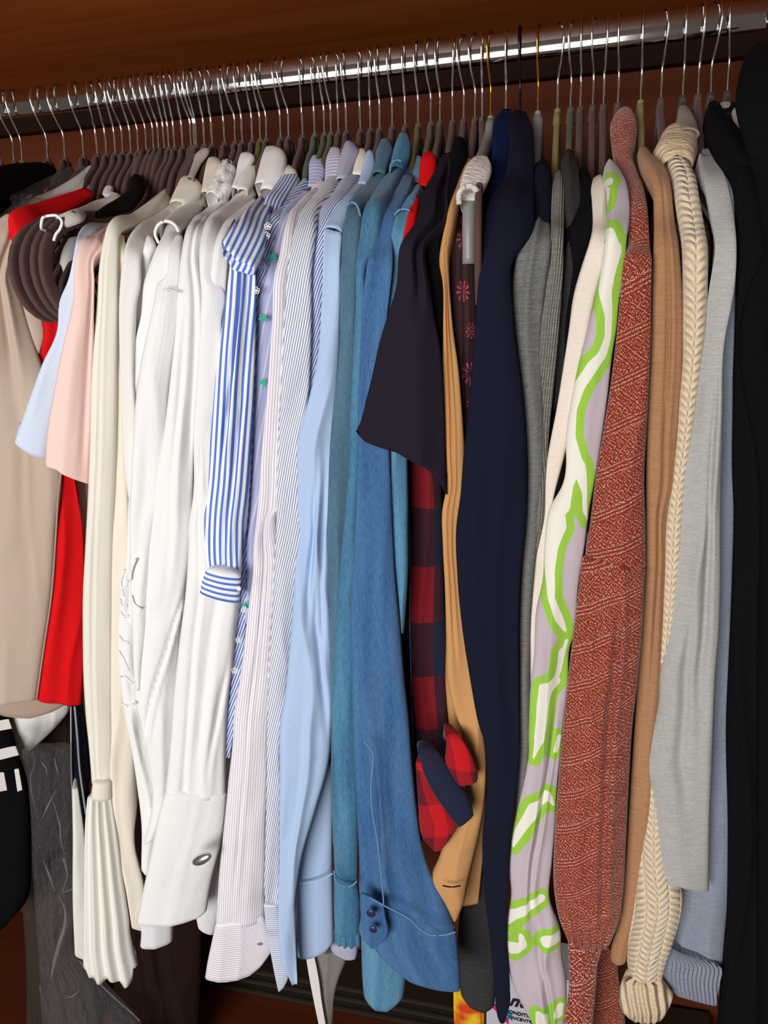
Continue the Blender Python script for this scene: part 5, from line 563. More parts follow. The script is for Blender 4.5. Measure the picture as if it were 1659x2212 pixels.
{"n":"satin_tag_ribbon","l":"narrow white ribbon hanging down below the light blue cuff","c":"ribbon","p":[{"t":"loft","n":"ribbon","m":"offwhite","r":[[-0.3446,-0.1,0.4101,-0.3333,-0.0972,0.4097],[-0.3414,-0.1,0.372,-0.3286,-0.0969,0.3716],[-0.3362,-0.1,0.3265,-0.3254,-0.0974,0.3263],[-0.3307,-0.1,0.284,-0.3212,-0.0978,0.2838],[-0.3285,-0.1,0.266,-0.3197,-0.0979,0.2659]],"amp":0.0,"thick":0.002,"flat":1,"bulge":0.02}]},
{"n":"sheer_grey_lining","l":"sheer grey lining tail narrowing downward beside the white ribbon","c":"lining","p":[{"t":"loft","n":"lining","m":"sheer_grey","r":[[-0.3402,-0.085,0.4041,-0.2909,-0.0741,0.4073],[-0.338,-0.085,0.3868,-0.2946,-0.0753,0.3847],[-0.3349,-0.085,0.3588,-0.3043,-0.0781,0.3585],[-0.332,-0.085,0.3249,-0.3129,-0.0806,0.3247],[-0.3291,-0.085,0.2888,-0.3166,-0.0821,0.2886],[-0.3279,-0.085,0.2517,-0.3204,-0.0833,0.2516]],"amp":0.003,"thick":0.004}]},
{"n":"red_plaid_shirt","l":"red and navy buffalo-plaid shirt with a bright red collar and bunched sleeves","c":"shirt","p":[{"t":"loft","n":"front","m":"plaid","r":[[-0.1762,-0.14,1.1242,-0.1413,-0.136,1.1166],[-0.1763,-0.14,1.1023,-0.1403,-0.1359,1.0874],[-0.176,-0.14,1.0425,-0.1394,-0.1359,1.0426],[-0.1779,-0.14,0.9963,-0.1393,-0.1356,0.9966],[-0.1846,-0.14,0.9322,-0.1381,-0.1346,0.9331],[-0.1867,-0.14,0.8911,-0.1363,-0.1342,0.8924],[-0.1849,-0.14,0.8408,-0.1369,-0.1345,0.8424],[-0.1799,-0.14,0.7976,-0.1359,-0.135,0.7995],[-0.1766,-0.14,0.7566,-0.1322,-0.1351,0.7589],[-0.1731,-0.14,0.7218,-0.1367,-0.136,0.7239],[-0.1702,-0.14,0.6864,-0.1411,-0.1368,0.6954]],"amp":0.004,"uo":[0.0,0.0]},{"t":"loft","n":"collar","m":"red_cloth","r":[[-0.172,-0.03,1.4267,-0.162,-0.029,1.4257],[-0.1732,-0.045,1.4185,-0.1566,-0.0432,1.4169],[-0.1713,-0.065,1.4003,-0.1548,-0.0632,1.3981],[-0.1702,-0.08,1.3846,-0.1613,-0.079,1.3829]],"amp":0.001,"thick":0.02,"rt":1},{"t":"loft","n":"shoulder_strip","m":"red_cloth","r":[[-0.1659,-0.13,1.3666,-0.158,-0.1291,1.3651],[-0.1637,-0.165,1.3453,-0.155,-0.164,1.3437],[-0.1639,-0.19,1.3187,-0.1562,-0.1891,1.3171]],"amp":0.001},{"t":"loft","n":"folded_sleeve","m":"plaid_navy","r":[[-0.1589,-0.2,0.8073,-0.1398,-0.1978,0.8124],[-0.1542,-0.218,0.81,-0.1337,-0.2157,0.8131],[-0.1507,-0.218,0.7937,-0.1245,-0.2151,0.7993],[-0.1416,-0.218,0.7694,-0.1116,-0.215,0.7777],[-0.1285,-0.218,0.7476,-0.0994,-0.2154,0.7584],[-0.1125,-0.218,0.7262,-0.0961,-0.2167,0.7416]],"amp":0.002,"uo":[0.02,0.03]},{"t":"loft","n":"sleeve_end","m":"plaid_red","r":[[-0.1596,-0.205,0.7889,-0.1479,-0.2036,0.7873],[-0.1588,-0.205,0.7631,-0.1388,-0.2027,0.7577],[-0.1575,-0.205,0.7326,-0.1256,-0.2015,0.739],[-0.1569,-0.205,0.7149,-0.1152,-0.2006,0.7189],[-0.1523,-0.205,0.6943,-0.1221,-0.2018,0.6999],[-0.1406,-0.205,0.6819,-0.1327,-0.2042,0.6847]],"amp":0.002,"uo":[0.02,0.03]},{"t":"loft","n":"second_sleeve","m":"plaid_red","r":[[-0.1303,-0.19,0.8302,-0.1228,-0.1893,0.8285],[-0.1246,-0.213,0.8229,-0.108,-0.2115,0.8259],[-0.1258,-0.213,0.8062,-0.098,-0.2106,0.808],[-0.1269,-0.213,0.7893,-0.092,-0.21,0.7833],[-0.1195,-0.213,0.7733,-0.0934,-0.2108,0.7774]],"amp":0.002,"uo":[0.05,0.06]}],"h":-0.1843},
{"n":"black_kimono_top","l":"black top with a wide kimono sleeve flaring over the denim shirts","c":"top","p":[{"t":"loft","n":"sleeve","m":"black_crepe","r":[[-0.1493,-0.04,1.423,-0.1414,-0.0393,1.4225],[-0.1531,-0.08,1.3964,-0.1341,-0.0782,1.4012],[-0.1566,-0.13,1.3671,-0.129,-0.1272,1.3679],[-0.1552,-0.175,1.336,-0.1244,-0.1718,1.3345],[-0.164,-0.2,1.3133,-0.1403,-0.1972,1.3122],[-0.1682,-0.2,1.2797,-0.1372,-0.1963,1.281],[-0.1789,-0.2,1.2492,-0.133,-0.1945,1.2478],[-0.1855,-0.2,1.2305,-0.1296,-0.1932,1.2289],[-0.1941,-0.2,1.1986,-0.127,-0.1917,1.1971],[-0.2027,-0.2,1.1699,-0.1258,-0.1902,1.1579],[-0.2119,-0.2,1.1451,-0.1243,-0.1886,1.0833]],"amp":0.004,"bulge":0.12,"hem":[[0,0],[0.1,0.003],[0.45,-0.008],[0.75,-0.012],[0.9,-0.008],[1,0.004]],"vf":[[0.75,0.1,0.7,0.6,0.01,0.12]]},{"t":"tube","n":"sleeve_hem","m":"black_cloth","p":[[-0.211,-0.203,1.1454],[-0.2065,-0.203,1.1395],[-0.1984,-0.203,1.1348]],"rad":0.0012}],"h":-0.1595},
{"n":"black_shirt","l":"plain black shirt, its slim shoulder right of the kimono sleeve","c":"shirt","p":[{"t":"loft","n":"sleeve","m":"black_cloth","r":[[-0.1388,-0.03,1.4351,-0.1276,-0.0291,1.434],[-0.1384,-0.05,1.4221,-0.1229,-0.0487,1.4211],[-0.1373,-0.09,1.3913,-0.12,-0.0885,1.3903],[-0.1415,-0.14,1.3558,-0.1143,-0.1375,1.3544],[-0.15,-0.18,1.3226,-0.1297,-0.1779,1.3217],[-0.1468,-0.18,1.2858,-0.1273,-0.178,1.285],[-0.1423,-0.18,1.2417,-0.1283,-0.1786,1.2412],[-0.135,-0.18,1.2029,-0.1287,-0.1794,1.2027],[-0.1302,-0.18,1.1633,-0.1282,-0.1798,1.1633],[-0.1281,-0.18,1.1092,-0.1268,-0.1799,1.1092]],"amp":0.003}],"h":-0.1454},
{"n":"camel_blouse","l":"orange-tan blouse whose thin sleeve snakes down beside the navy dress","c":"blouse","p":[{"t":"loft","n":"sleeve","m":"orange_tan","r":[[-0.1228,-0.05,1.4118,-0.117,-0.0496,1.4103],[-0.1234,-0.12,1.3742,-0.1168,-0.1195,1.3738],[-0.1264,-0.17,1.3353,-0.1173,-0.1692,1.3365],[-0.13,-0.185,1.2982,-0.1211,-0.1842,1.3027],[-0.1274,-0.185,1.2835,-0.1207,-0.1844,1.2832],[-0.1272,-0.185,1.2413,-0.1179,-0.1841,1.241],[-0.1281,-0.185,1.2031,-0.1131,-0.1836,1.2027],[-0.1282,-0.185,1.1639,-0.1096,-0.1833,1.157],[-0.1287,-0.185,1.1237,-0.1078,-0.1831,1.1236],[-0.1265,-0.185,1.0825,-0.1094,-0.1835,1.0826],[-0.1299,-0.185,1.0666,-0.1116,-0.1833,1.0667],[-0.1304,-0.185,1.0267,-0.1139,-0.1835,1.0269],[-0.1289,-0.185,0.983,-0.1108,-0.1834,0.9834],[-0.1282,-0.185,0.9228,-0.1055,-0.183,0.9236],[-0.1273,-0.185,0.8762,-0.0987,-0.1826,0.8697],[-0.1232,-0.185,0.8534,-0.0949,-0.1827,0.8549],[-0.112,-0.185,0.8167,-0.0883,-0.1832,0.8098],[-0.1083,-0.185,0.7807,-0.0869,-0.1834,0.7823],[-0.1126,-0.185,0.7363,-0.0883,-0.1832,0.7384],[-0.1268,-0.185,0.696,-0.0934,-0.1822,0.699],[-0.1395,-0.185,0.6595,-0.1005,-0.1815,0.663],[-0.1483,-0.185,0.6239,-0.1078,-0.1811,0.6264],[-0.1341,-0.185,0.5988,-0.1118,-0.1829,0.6034],[-0.1236,-0.185,0.5765,-0.1182,-0.1845,0.5843]],"amp":0.004,"vf":[[0.4,0.2,0.4,0.6,0.007,0.08]]},{"t":"tube","n":"cuff_stitch","m":"brown_dark","p":[[-0.1319,-0.2065,0.6405],[-0.122,-0.2065,0.6404],[-0.112,-0.2065,0.6439]],"rad":0.0008},{"t":"loft","n":"rear_sleeve","m":"orange_tan","r":[[-0.1359,-0.14,0.9112,-0.1314,-0.1396,0.9114],[-0.1368,-0.14,0.8367,-0.1156,-0.1381,0.8039],[-0.1293,-0.14,0.7621,-0.0948,-0.1373,0.7416],[-0.1112,-0.14,0.6708,-0.0936,-0.1387,0.6725],[-0.1136,-0.14,0.6219,-0.0964,-0.1387,0.6237],[-0.1204,-0.14,0.5607,-0.1012,-0.1385,0.5667]],"amp":0.003}],"h":-0.133},
{"n":"floral_burgundy_dress","l":"dark burgundy dress printed with pink daisy heads beside the grey hanger","c":"dress","p":[{"t":"loft","n":"front","m":"floral","r":[[-0.1247,-0.1,1.3668,-0.116,-0.0993,1.371],[-0.126,-0.14,1.338,-0.1083,-0.1385,1.3371],[-0.1261,-0.165,1.3166,-0.0998,-0.1628,1.3154],[-0.1271,-0.165,1.2918,-0.0993,-0.1627,1.2907],[-0.1262,-0.165,1.2539,-0.0974,-0.1626,1.2529],[-0.1233,-0.165,1.2149,-0.1001,-0.1631,1.2144],[-0.1182,-0.165,1.1751,-0.1028,-0.1638,1.1748],[-0.1137,-0.165,1.1412,-0.1043,-0.1642,1.1411],[-0.1118,-0.165,1.1206,-0.1057,-0.1645,1.1205]],"amp":0.003,"vf":[[0.6,0.1,0.62,0.9,0.006,0.06]]}],"h":-0.1206},
{"n":"fluffy_white_knit","l":"fluffy white knit shoulder with a ribbed opening around a grey plastic hanger arm","c":"sweater","p":[{"t":"loft","n":"shoulder","m":"fluffy_knit","r":[[-0.1022,-0.12,1.4016,-0.0933,-0.1198,1.4004],[-0.1079,-0.135,1.3944,-0.0878,-0.1345,1.3902],[-0.1115,-0.155,1.381,-0.0864,-0.1544,1.375],[-0.1129,-0.17,1.366,-0.0915,-0.1694,1.3625],[-0.1127,-0.178,1.3533,-0.0944,-0.1775,1.3521]],"amp":0.002,"thick":0.025,"rt":1,"open":1,"fine":0.0008},{"t":"tube","n":"rib_edge","m":"fluffy_knit","p":[[-0.1102,-0.19,1.3484],[-0.1099,-0.19,1.3577],[-0.1055,-0.19,1.3625],[-0.0988,-0.19,1.3626],[-0.0939,-0.19,1.3576],[-0.0934,-0.19,1.3504]],"rad":0.0028}],"h":-0.1034},
{"n":"navy_dress","l":"long plain navy dress hanging to the bottom of the picture","c":"dress","p":[{"t":"loft","n":"front","m":"navy_cloth","r":[[-0.0769,-0.02,1.4621,-0.064,-0.0194,1.4599],[-0.079,-0.06,1.441,-0.0549,-0.059,1.4357],[-0.0746,-0.1,1.4076,-0.0502,-0.099,1.4025],[-0.0763,-0.13,1.3771,-0.0475,-0.1288,1.3731],[-0.0852,-0.17,1.3536,-0.0448,-0.1681,1.346],[-0.0884,-0.19,1.3335,-0.0444,-0.1878,1.3229],[-0.0898,-0.21,1.2901,-0.0619,-0.2084,1.2889],[-0.0913,-0.21,1.2703,-0.0605,-0.2082,1.2632],[-0.0949,-0.21,1.2285,-0.0572,-0.2078,1.2275],[-0.0978,-0.21,1.1917,-0.052,-0.2073,1.1909],[-0.1016,-0.21,1.1538,-0.0481,-0.2069,1.1534],[-0.1057,-0.21,1.1149,-0.0462,-0.2065,1.1151],[-0.1085,-0.21,1.0816,-0.0455,-0.2063,1.0823],[-0.1123,-0.21,1.0553,-0.0461,-0.2059,1.0565],[-0.1121,-0.21,1.0067,-0.0501,-0.2061,1.0085],[-0.1084,-0.21,0.9568,-0.0515,-0.2065,0.9592],[-0.1005,-0.21,0.8982,-0.0508,-0.2071,0.9012],[-0.0895,-0.21,0.8381,-0.0497,-0.2079,0.8412],[-0.087,-0.21,0.8306,-0.0494,-0.208,0.8294],[-0.0832,-0.21,0.7734,-0.0516,-0.2084,0.7764],[-0.0877,-0.21,0.7064,-0.0573,-0.2083,0.7097],[-0.0852,-0.21,0.6377,-0.0599,-0.2086,0.6409],[-0.0787,-0.21,0.5792,-0.0607,-0.209,0.5819],[-0.0741,-0.21,0.5186,-0.057,-0.2091,0.5214],[-0.0706,-0.21,0.4802,-0.058,-0.2094,0.4938],[-0.0681,-0.21,0.4733,-0.0624,-0.2097,0.4744]],"amp":0.003,"bulge":0.12}],"h":-0.0718},
{"n":"navy_cardigan","l":"navy cardigan with a pinched shoulder behind the long navy dress","c":"cardigan","p":[{"t":"loft","n":"shoulder","m":"navy_mid","r":[[-0.0896,-0.01,1.4667,-0.0804,-0.0095,1.4664],[-0.096,-0.03,1.4526,-0.0773,-0.029,1.4511],[-0.0952,-0.06,1.4284,-0.0746,-0.0589,1.427],[-0.0931,-0.09,1.3995,-0.0755,-0.089,1.3984],[-0.095,-0.11,1.3816,-0.0759,-0.1089,1.3782],[-0.0951,-0.13,1.3585,-0.0857,-0.1294,1.358]],"amp":0.002}],"h":-0.0867},
{"n":"navy_grey_sweater","l":"sweater with a navy shoulder and heather-grey sleeve on the grey gold-hooked hanger","c":"sweater","p":[{"t":"loft","n":"yoke","m":"navy_dark","r":[[-0.0459,-0.08,1.3991,-0.0386,-0.0798,1.3983],[-0.0506,-0.1,1.3901,-0.0338,-0.0995,1.3878],[-0.0502,-0.13,1.3676,-0.0308,-0.1295,1.3664],[-0.0513,-0.15,1.3487,-0.0303,-0.1494,1.3474],[-0.0509,-0.165,1.3303,-0.0305,-0.1644,1.3287]],"amp":0.001},{"t":"loft","n":"sleeve","m":"grey_melange","r":[[-0.0495,-0.17,1.3308,-0.0303,-0.1694,1.3292],[-0.056,-0.195,1.3103,-0.028,-0.1941,1.3089],[-0.0617,-0.195,1.2731,-0.0321,-0.194,1.2743],[-0.0596,-0.195,1.2394,-0.0351,-0.1941,1.2387],[-0.0549,-0.195,1.2024,-0.0345,-0.1943,1.202],[-0.0493,-0.195,1.1519,-0.0326,-0.1945,1.1645],[-0.0461,-0.195,1.0998,-0.0321,-0.1946,1.0999],[-0.047,-0.195,1.0672,-0.0348,-0.1946,1.0742],[-0.0497,-0.195,1.0189,-0.0379,-0.1946,1.0193],[-0.052,-0.195,0.9619,-0.041,-0.1946,0.9624],[-0.0518,-0.195,0.9029,-0.0409,-0.1946,0.9036],[-0.0522,-0.195,0.8217,-0.039,-0.1945,0.8229],[-0.0542,-0.195,0.7343,-0.0455,-0.1947,0.7353],[-0.0565,-0.195,0.6655,-0.0506,-0.1948,0.6663]],"amp":0.0045,"fx":45}],"h":-0.0526},
{"n":"charcoal_hem_sweater","l":"charcoal sweater hem filling the gap left of the navy dress tip","c":"sweater","p":[{"t":"loft","n":"hem","m":"charcoal","r":[[-0.1099,-0.12,0.6196,-0.0842,-0.1183,0.6223],[-0.1234,-0.12,0.5537,-0.082,-0.1171,0.5585],[-0.1295,-0.12,0.5,-0.0819,-0.1165,0.506],[-0.1289,-0.12,0.4324,-0.0817,-0.1166,0.439],[-0.1268,-0.12,0.4079,-0.0838,-0.1169,0.4031]],"amp":0.001,"hem":[[0,-0.004],[0.3,0.008],[0.7,0.012],[1,0.004]]}]},
{"n":"ribbed_grey_sweater","l":"mid-grey ribbed sweater on the mustard hanger, lighter than its neighbours","c":"sweater","p":[{"t":"loft","n":"sleeve","m":"grey_rib","r":[[-0.0299,-0.1,1.3841,-0.0229,-0.0999,1.383],[-0.0308,-0.13,1.3663,-0.0189,-0.1298,1.3655],[-0.03,-0.165,1.3349,-0.018,-0.1648,1.3342],[-0.0289,-0.19,1.315,-0.0177,-0.1898,1.3144],[-0.0325,-0.19,1.2862,-0.0176,-0.1897,1.2855],[-0.038,-0.19,1.2508,-0.0192,-0.1896,1.2502],[-0.0417,-0.19,1.2143,-0.0214,-0.1895,1.2139],[-0.0455,-0.19,1.1768,-0.0243,-0.1894,1.1766],[-0.0463,-0.19,1.1383,-0.0273,-0.1895,1.1383],[-0.0391,-0.19,1.0855,-0.0289,-0.1897,1.0857],[-0.04,-0.19,1.0594,-0.0297,-0.1897,1.0596],[-0.0447,-0.19,1.0176,-0.0368,-0.1898,1.0179],[-0.0492,-0.19,0.9455,-0.0397,-0.1897,0.946],[-0.0504,-0.19,0.8701,-0.0401,-0.1896,0.8709]],"amp":0.004}],"h":-0.0318},
{"n":"charcoal_sweater","l":"smooth charcoal sweater right of the ribbed grey one","c":"sweater","p":[{"t":"loft","n":"sleeve","m":"charcoal","r":[[-0.0223,-0.07,1.4057,-0.0121,-0.0699,1.4049],[-0.0246,-0.09,1.3966,-0.0088,-0.0898,1.3954],[-0.0228,-0.12,1.3781,-0.0064,-0.1198,1.3769],[-0.0192,-0.15,1.3466,-0.0038,-0.1499,1.3457],[-0.0169,-0.17,1.3162,-0.0025,-0.1699,1.3154],[-0.0184,-0.17,1.2746,-0.0037,-0.1699,1.274],[-0.0223,-0.17,1.2256,-0.0073,-0.1698,1.2252],[-0.0237,-0.17,1.1747,-0.0136,-0.1699,1.1746],[-0.0275,-0.17,1.1087,-0.0146,-0.1698,1.1088],[-0.0318,-0.17,1.0546,-0.0212,-0.1698,1.0548],[-0.0374,-0.17,0.9828,-0.0278,-0.1698,0.9832]],"amp":0.003}],"h":-0.0182},
{"n":"black_sweater","l":"black sweater slot between the charcoal sweater and the green-swirl one","c":"sweater","p":[{"t":"loft","n":"sleeve","m":"black_knit","r":[[-0.0062,-0.09,1.3868,0.0008,-0.09,1.3857],[-0.0077,-0.12,1.3716,0.0056,-0.12,1.3706],[-0.006,-0.15,1.3458,0.0093,-0.15,1.3448],[-0.0171,-0.17,1.3221,0.0065,-0.1699,1.3207],[-0.0175,-0.17,1.2852,-0.0024,-0.1699,1.2845],[-0.0202,-0.17,1.2346,-0.0086,-0.1699,1.2342],[-0.0233,-0.17,1.1954,-0.0128,-0.1699,1.1952],[-0.0299,-0.17,1.1277,-0.0192,-0.1698,1.1277]],"amp":0.003}],"h":-0.0081},
{"n":"swirl_sweater","l":"cream and lilac sweater with lime-green swirling outlines","c":"sweater","p":[{"t":"loft","n":"rear_sleeve","m":"cream_knit","r":[[0.0067,-0.0999,1.3771,0.0156,-0.1,1.3764],[0.0044,-0.1299,1.3652,0.0179,-0.13,1.3643],[0.0059,-0.1549,1.3451,0.0193,-0.155,1.3442],[0.0068,-0.1699,1.3269,0.0201,-0.17,1.3261],[0.0042,-0.1899,1.3095,0.0186,-0.19,1.3087],[-0.0019,-0.1899,1.2895,0.0169,-0.19,1.2886],[-0.008,-0.19,1.2655,0.0117,-0.19,1.2647],[-0.0112,-0.19,1.2371,0.0064,-0.19,1.2366],[-0.0154,-0.19,1.2031,0.0012,-0.1899,1.2028],[-0.0207,-0.19,1.1641,-0.0053,-0.1899,1.1641],[-0.0267,-0.19,1.1281,-0.0108,-0.1898,1.1282],[-0.0334,-0.19,1.0715,-0.0227,-0.1898,1.0718],[-0.0367,-0.19,1.0287,-0.0259,-0.1897,1.029],[-0.0402,-0.19,0.9845,-0.0278,-0.1897,0.9851],[-0.0426,-0.19,0.9606,-0.0306,-0.1897,0.9612],[-0.0445,-0.19,0.9162,-0.0352,-0.1897,0.9168],[-0.0428,-0.19,0.8708,-0.0345,-0.1898,0.8715],[-0.041,-0.19,0.84,-0.0341,-0.1898,0.8406]],"amp":0.003},{"t":"loft","n":"sleeve","m":"swirl","r":[[0.0193,-0.0999,1.3904,0.0246,-0.1,1.3895],[0.0158,-0.1298,1.3777,0.0309,-0.13,1.3744],[0.0176,-0.1597,1.3566,0.0356,-0.16,1.3585],[0.0186,-0.1796,1.3305,0.0377,-0.18,1.3345],[0.0166,-0.1996,1.3079,0.0352,-0.2,1.3092],[0.0158,-0.1996,1.2963,0.0344,-0.2,1.293],[0.0134,-0.1997,1.2787,0.0331,-0.2,1.2755],[0.0104,-0.1997,1.2609,0.031,-0.2,1.2601],[0.0046,-0.1997,1.2343,0.0294,-0.2,1.2336],[0.0002,-0.1997,1.2159,0.0271,-0.2,1.2153],[-0.0068,-0.1998,1.1781,0.0242,-0.2,1.1778],[-0.011,-0.1999,1.1456,0.0211,-0.2,1.1457],[-0.0143,-0.2,1.0922,0.0146,-0.2,1.0928],[-0.0237,-0.2,1.0742,0.012,-0.1998,1.0751],[-0.0289,-0.2,1.0319,0.0081,-0.1997,1.0334],[-0.0297,-0.2,1.0032,0.0039,-0.1997,0.9976],[-0.0365,-0.2,0.9586,0.0013,-0.1995,0.9461],[-0.0366,-0.2,0.9279,-0.0028,-0.1995,0.9303],[-0.04,-0.2,0.8877,-0.0036,-0.1994,0.8907],[-0.0411,-0.2,0.8362,-0.0078,-0.1994,0.8395],[-0.0413,-0.2,0.8046,-0.0097,-0.1994,0.8038],[-0.0465,-0.2,0.7717,-0.0115,-0.1992,0.7757],[-0.0529,-0.2,0.7379,-0.0128,-0.199,0.7318],[-0.0612,-0.2,0.6802,-0.0147,-0.1987,0.6866],[-0.0575,-0.2,0.6389,-0.0167,-0.1989,0.6404],[-0.0626,-0.2,0.5903,-0.0042,-0.1985,0.6001],[-0.0618,-0.2,0.5612,-0.0022,-0.1986,0.5717],[-0.0566,-0.2,0.525,0.0036,-0.1988,0.5366],[-0.0423,-0.2,0.4903,0.0045,-0.1993,0.5001],[-0.0307,-0.2,0.4648,0.0018,-0.1996,0.472],[-0.027,-0.2,0.4293,0.0016,-0.1997,0.436]],"amp":0.004,"nx":80,"dz":0.0024,"caps":[[0.0165,1.3628,0.0025,0.0196,1.363,0.0035],[0.0196,1.363,0.0035,0.0218,1.3643,0.0014],[0.0168,1.3553,0.003,0.0176,1.3472,0.0018],[0.0176,1.3472,0.0018,0.0173,1.3412,0.0005],[0.0213,1.3166,0.0035,0.0227,1.3063,0.0058],[0.0227,1.309,0.0038,0.023,1.301,0.0089],[0.023,1.301,0.0089,0.0202,1.2814,0.0064],[0.0202,1.2814,0.0064,0.0183,1.2675,0.0058],[0.0183,1.2675,0.0058,0.0215,1.246,0.0031],[0.0215,1.246,0.0031,0.0219,1.228,0.0028],[0.0219,1.228,0.0028,0.0178,1.2135,0.0038],[0.0178,1.2135,0.0038,0.0097,1.2038,0.0051],[0.0097,1.2038,0.0051,-0.0002,1.1878,0.0051],[-0.0002,1.1878,0.0051,-0.0061,1.1663,0.0043],[-0.0061,1.1663,0.0043,-0.007,1.1406,0.0049],[-0.007,1.1406,0.0049,-0.0026,1.1184,0.007],[-0.0026,1.1184,0.007,-0.0071,1.0944,0.0038],[-0.0071,1.0944,0.0038,-0.0091,1.0741,0.0038],[0.0013,1.1132,0.0064,0.0071,1.088,0.002],[0.0071,1.088,0.002,0.0083,1.0692,0.0018],[-0.0152,1.1143,0.0045,-0.0182,1.0767,0.007],[-0.0182,1.0767,0.007,-0.0184,1.0561,0.0096],[-0.0184,1.0561,0.0096,-0.0225,1.0351,0.0064],[-0.0225,1.0351,0.0064,-0.0234,1.0097,0.0041],[-0.0234,1.0097,0.0041,-0.0216,0.9854,0.0033],[-0.0216,0.9854,0.0033,-0.0131,0.9641,0.0038],[-0.0131,0.9641,0.0038,-0.0068,0.9514,0.0015],[0.0074,1.0774,0.0015,0.0104,1.0612,0.001],[-0.0052,0.9412,0.0015,-0.0101,0.9199,0.0023],[-0.0159,0.8968,0.0046,-0.0246,0.888,0.0063],[-0.0246,0.888,0.0063,-0.0278,0.8636,0.006],[-0.0278,0.8636,0.006,-0.0309,0.8326,0.005],[-0.0096,0.9286,0.0033,-0.011,0.9168,0.0026],[-0.011,0.9168,0.0026,-0.0159,0.8987,0.0023],[-0.0309,0.8326,0.0043,-0.036,0.8071,0.0008],[-0.0142,0.818,0.0023,-0.011,0.8348,0.0023],[-0.0206,0.7687,0.004,-0.0352,0.7516,0.006],[-0.0352,0.7516,0.006,-0.05,0.721,0.0046],[-0.05,0.721,0.0046,-0.056,0.7022,0.002],[-0.0259,0.6411,0.0046,-0.0413,0.6291,0.0046],[-0.0413,0.6291,0.0046,-0.0549,0.6172,0.005],[-0.0549,0.6172,0.005,-0.0607,0.6019,0.0017],[-0.0585,0.5735,0.0066,-0.0427,0.5863,0.0046],[-0.0427,0.5863,0.0046,-0.0448,0.5978,0.0033],[-0.0183,0.5934,0.0066,-0.0057,0.5959,0.0066],[-0.0214,0.4927,0.0074,-0.0187,0.4528,0.0074],[-0.0018,0.5097,0.0041,-0.0035,0.4968,0.005],[-0.0187,0.7647,0.0033,-0.0148,0.7545,0.001]],"vf":[[0.72,0.6,0.5,0.8,0.005,0.07],[0.6,0.85,0.62,1.0,0.006,0.06]]}],"h":0.0156},
{"n":"rust_patterned_dress","l":"rust-red knit dress covered in small cream geometric motifs","c":"dress","p":[{"t":"loft","n":"upper_sleeve","m":"rust","r":[[0.0278,-0.0196,1.4501,0.0443,-0.02,1.4485],[0.0229,-0.0344,1.4382,0.0483,-0.035,1.4358],[0.0233,-0.0595,1.4139,0.0472,-0.06,1.4119],[0.0275,-0.0846,1.3925,0.0435,-0.085,1.3935],[0.0317,-0.1096,1.3777,0.0467,-0.11,1.3765],[0.0358,-0.1495,1.3547,0.0512,-0.15,1.3536],[0.0371,-0.1745,1.3299,0.0529,-0.175,1.3342],[0.0357,-0.1943,1.3017,0.0551,-0.195,1.3006],[0.0333,-0.2042,1.2951,0.0557,-0.205,1.2939],[0.0316,-0.2041,1.2636,0.057,-0.205,1.2626],[0.0295,-0.204,1.2276,0.0584,-0.205,1.2269],[0.0271,-0.204,1.1969,0.0587,-0.205,1.1965],[0.0216,-0.2039,1.1463,0.0587,-0.205,1.1465],[0.0162,-0.2038,1.103,0.0587,-0.205,1.104],[0.013,-0.2036,1.0624,0.0615,-0.205,1.0642],[0.0091,-0.2035,1.0289,0.0639,-0.205,1.0193]],"amp":0.003,"bulge":0.3},{"t":"loft","n":"lower_sleeve","m":"rust","r":[[0.0063,-0.2085,1.0275,0.0635,-0.21,1.0188],[0.0049,-0.2085,1.0078,0.0632,-0.21,1.0043],[0.0015,-0.2084,0.9645,0.0636,-0.21,0.9692],[-0.0046,-0.2086,0.8894,0.0611,-0.21,0.8961],[-0.007,-0.2087,0.8549,0.0591,-0.21,0.8625],[-0.0101,-0.2087,0.7926,0.0583,-0.21,0.802],[-0.0129,-0.2088,0.7168,0.0584,-0.21,0.7285],[-0.0108,-0.2088,0.6497,0.0578,-0.21,0.6627],[-0.0053,-0.2088,0.6207,0.0554,-0.21,0.633],[0.0039,-0.2091,0.597,0.0473,-0.21,0.6016]],"amp":0.004,"vf":[[0.62,0.1,0.72,0.9,0.012,0.05]],"pl":[7,0.005],"pf":-0.12,"bulge":0.2},{"t":"loft","n":"cuff","m":"rust_big","r":[[0.0039,-0.2044,0.5926,0.0412,-0.205,0.5934],[0.0056,-0.2045,0.562,0.0363,-0.205,0.5688],[0.0064,-0.2045,0.5306,0.0354,-0.205,0.5373],[0.0017,-0.2046,0.4813,0.0337,-0.205,0.4892],[0.0006,-0.2046,0.4412,0.0334,-0.205,0.4498]],"amp":0.001,"bulge":0.3},{"t":"loft","n":"rear_panel","m":"rust","r":[[0.0351,-0.1493,0.5461,0.0576,-0.15,0.5411],[0.0367,-0.1491,0.495,0.0632,-0.15,0.5015],[0.0343,-0.1486,0.4412,0.0714,-0.15,0.4512],[0.0339,-0.1484,0.3866,0.0756,-0.15,0.3987]],"amp":0.002}],"h":0.0302,"b":{"m":"rust","e":[[0.036,0.0302,1.4493],[0.0356,0.0153,1.437],[0.0353,-0.0097,1.4129],[0.0355,-0.0348,1.393],[0.0392,-0.0598,1.3771],[0.0435,-0.0997,1.3541],[0.045,-0.1247,1.3321],[0.0454,-0.1447,1.3012],[0.0445,-0.1546,1.2945],[0.0443,-0.1546,1.2631],[0.044,-0.1545,1.2273],[0.0429,-0.1545,1.1967],[0.0402,-0.1544,1.1464],[0.0374,-0.1544,1.1035],[0.0372,-0.1543,1.0633],[0.0365,-0.1542,1.0241]],"z":0.337,"n":"body"}},
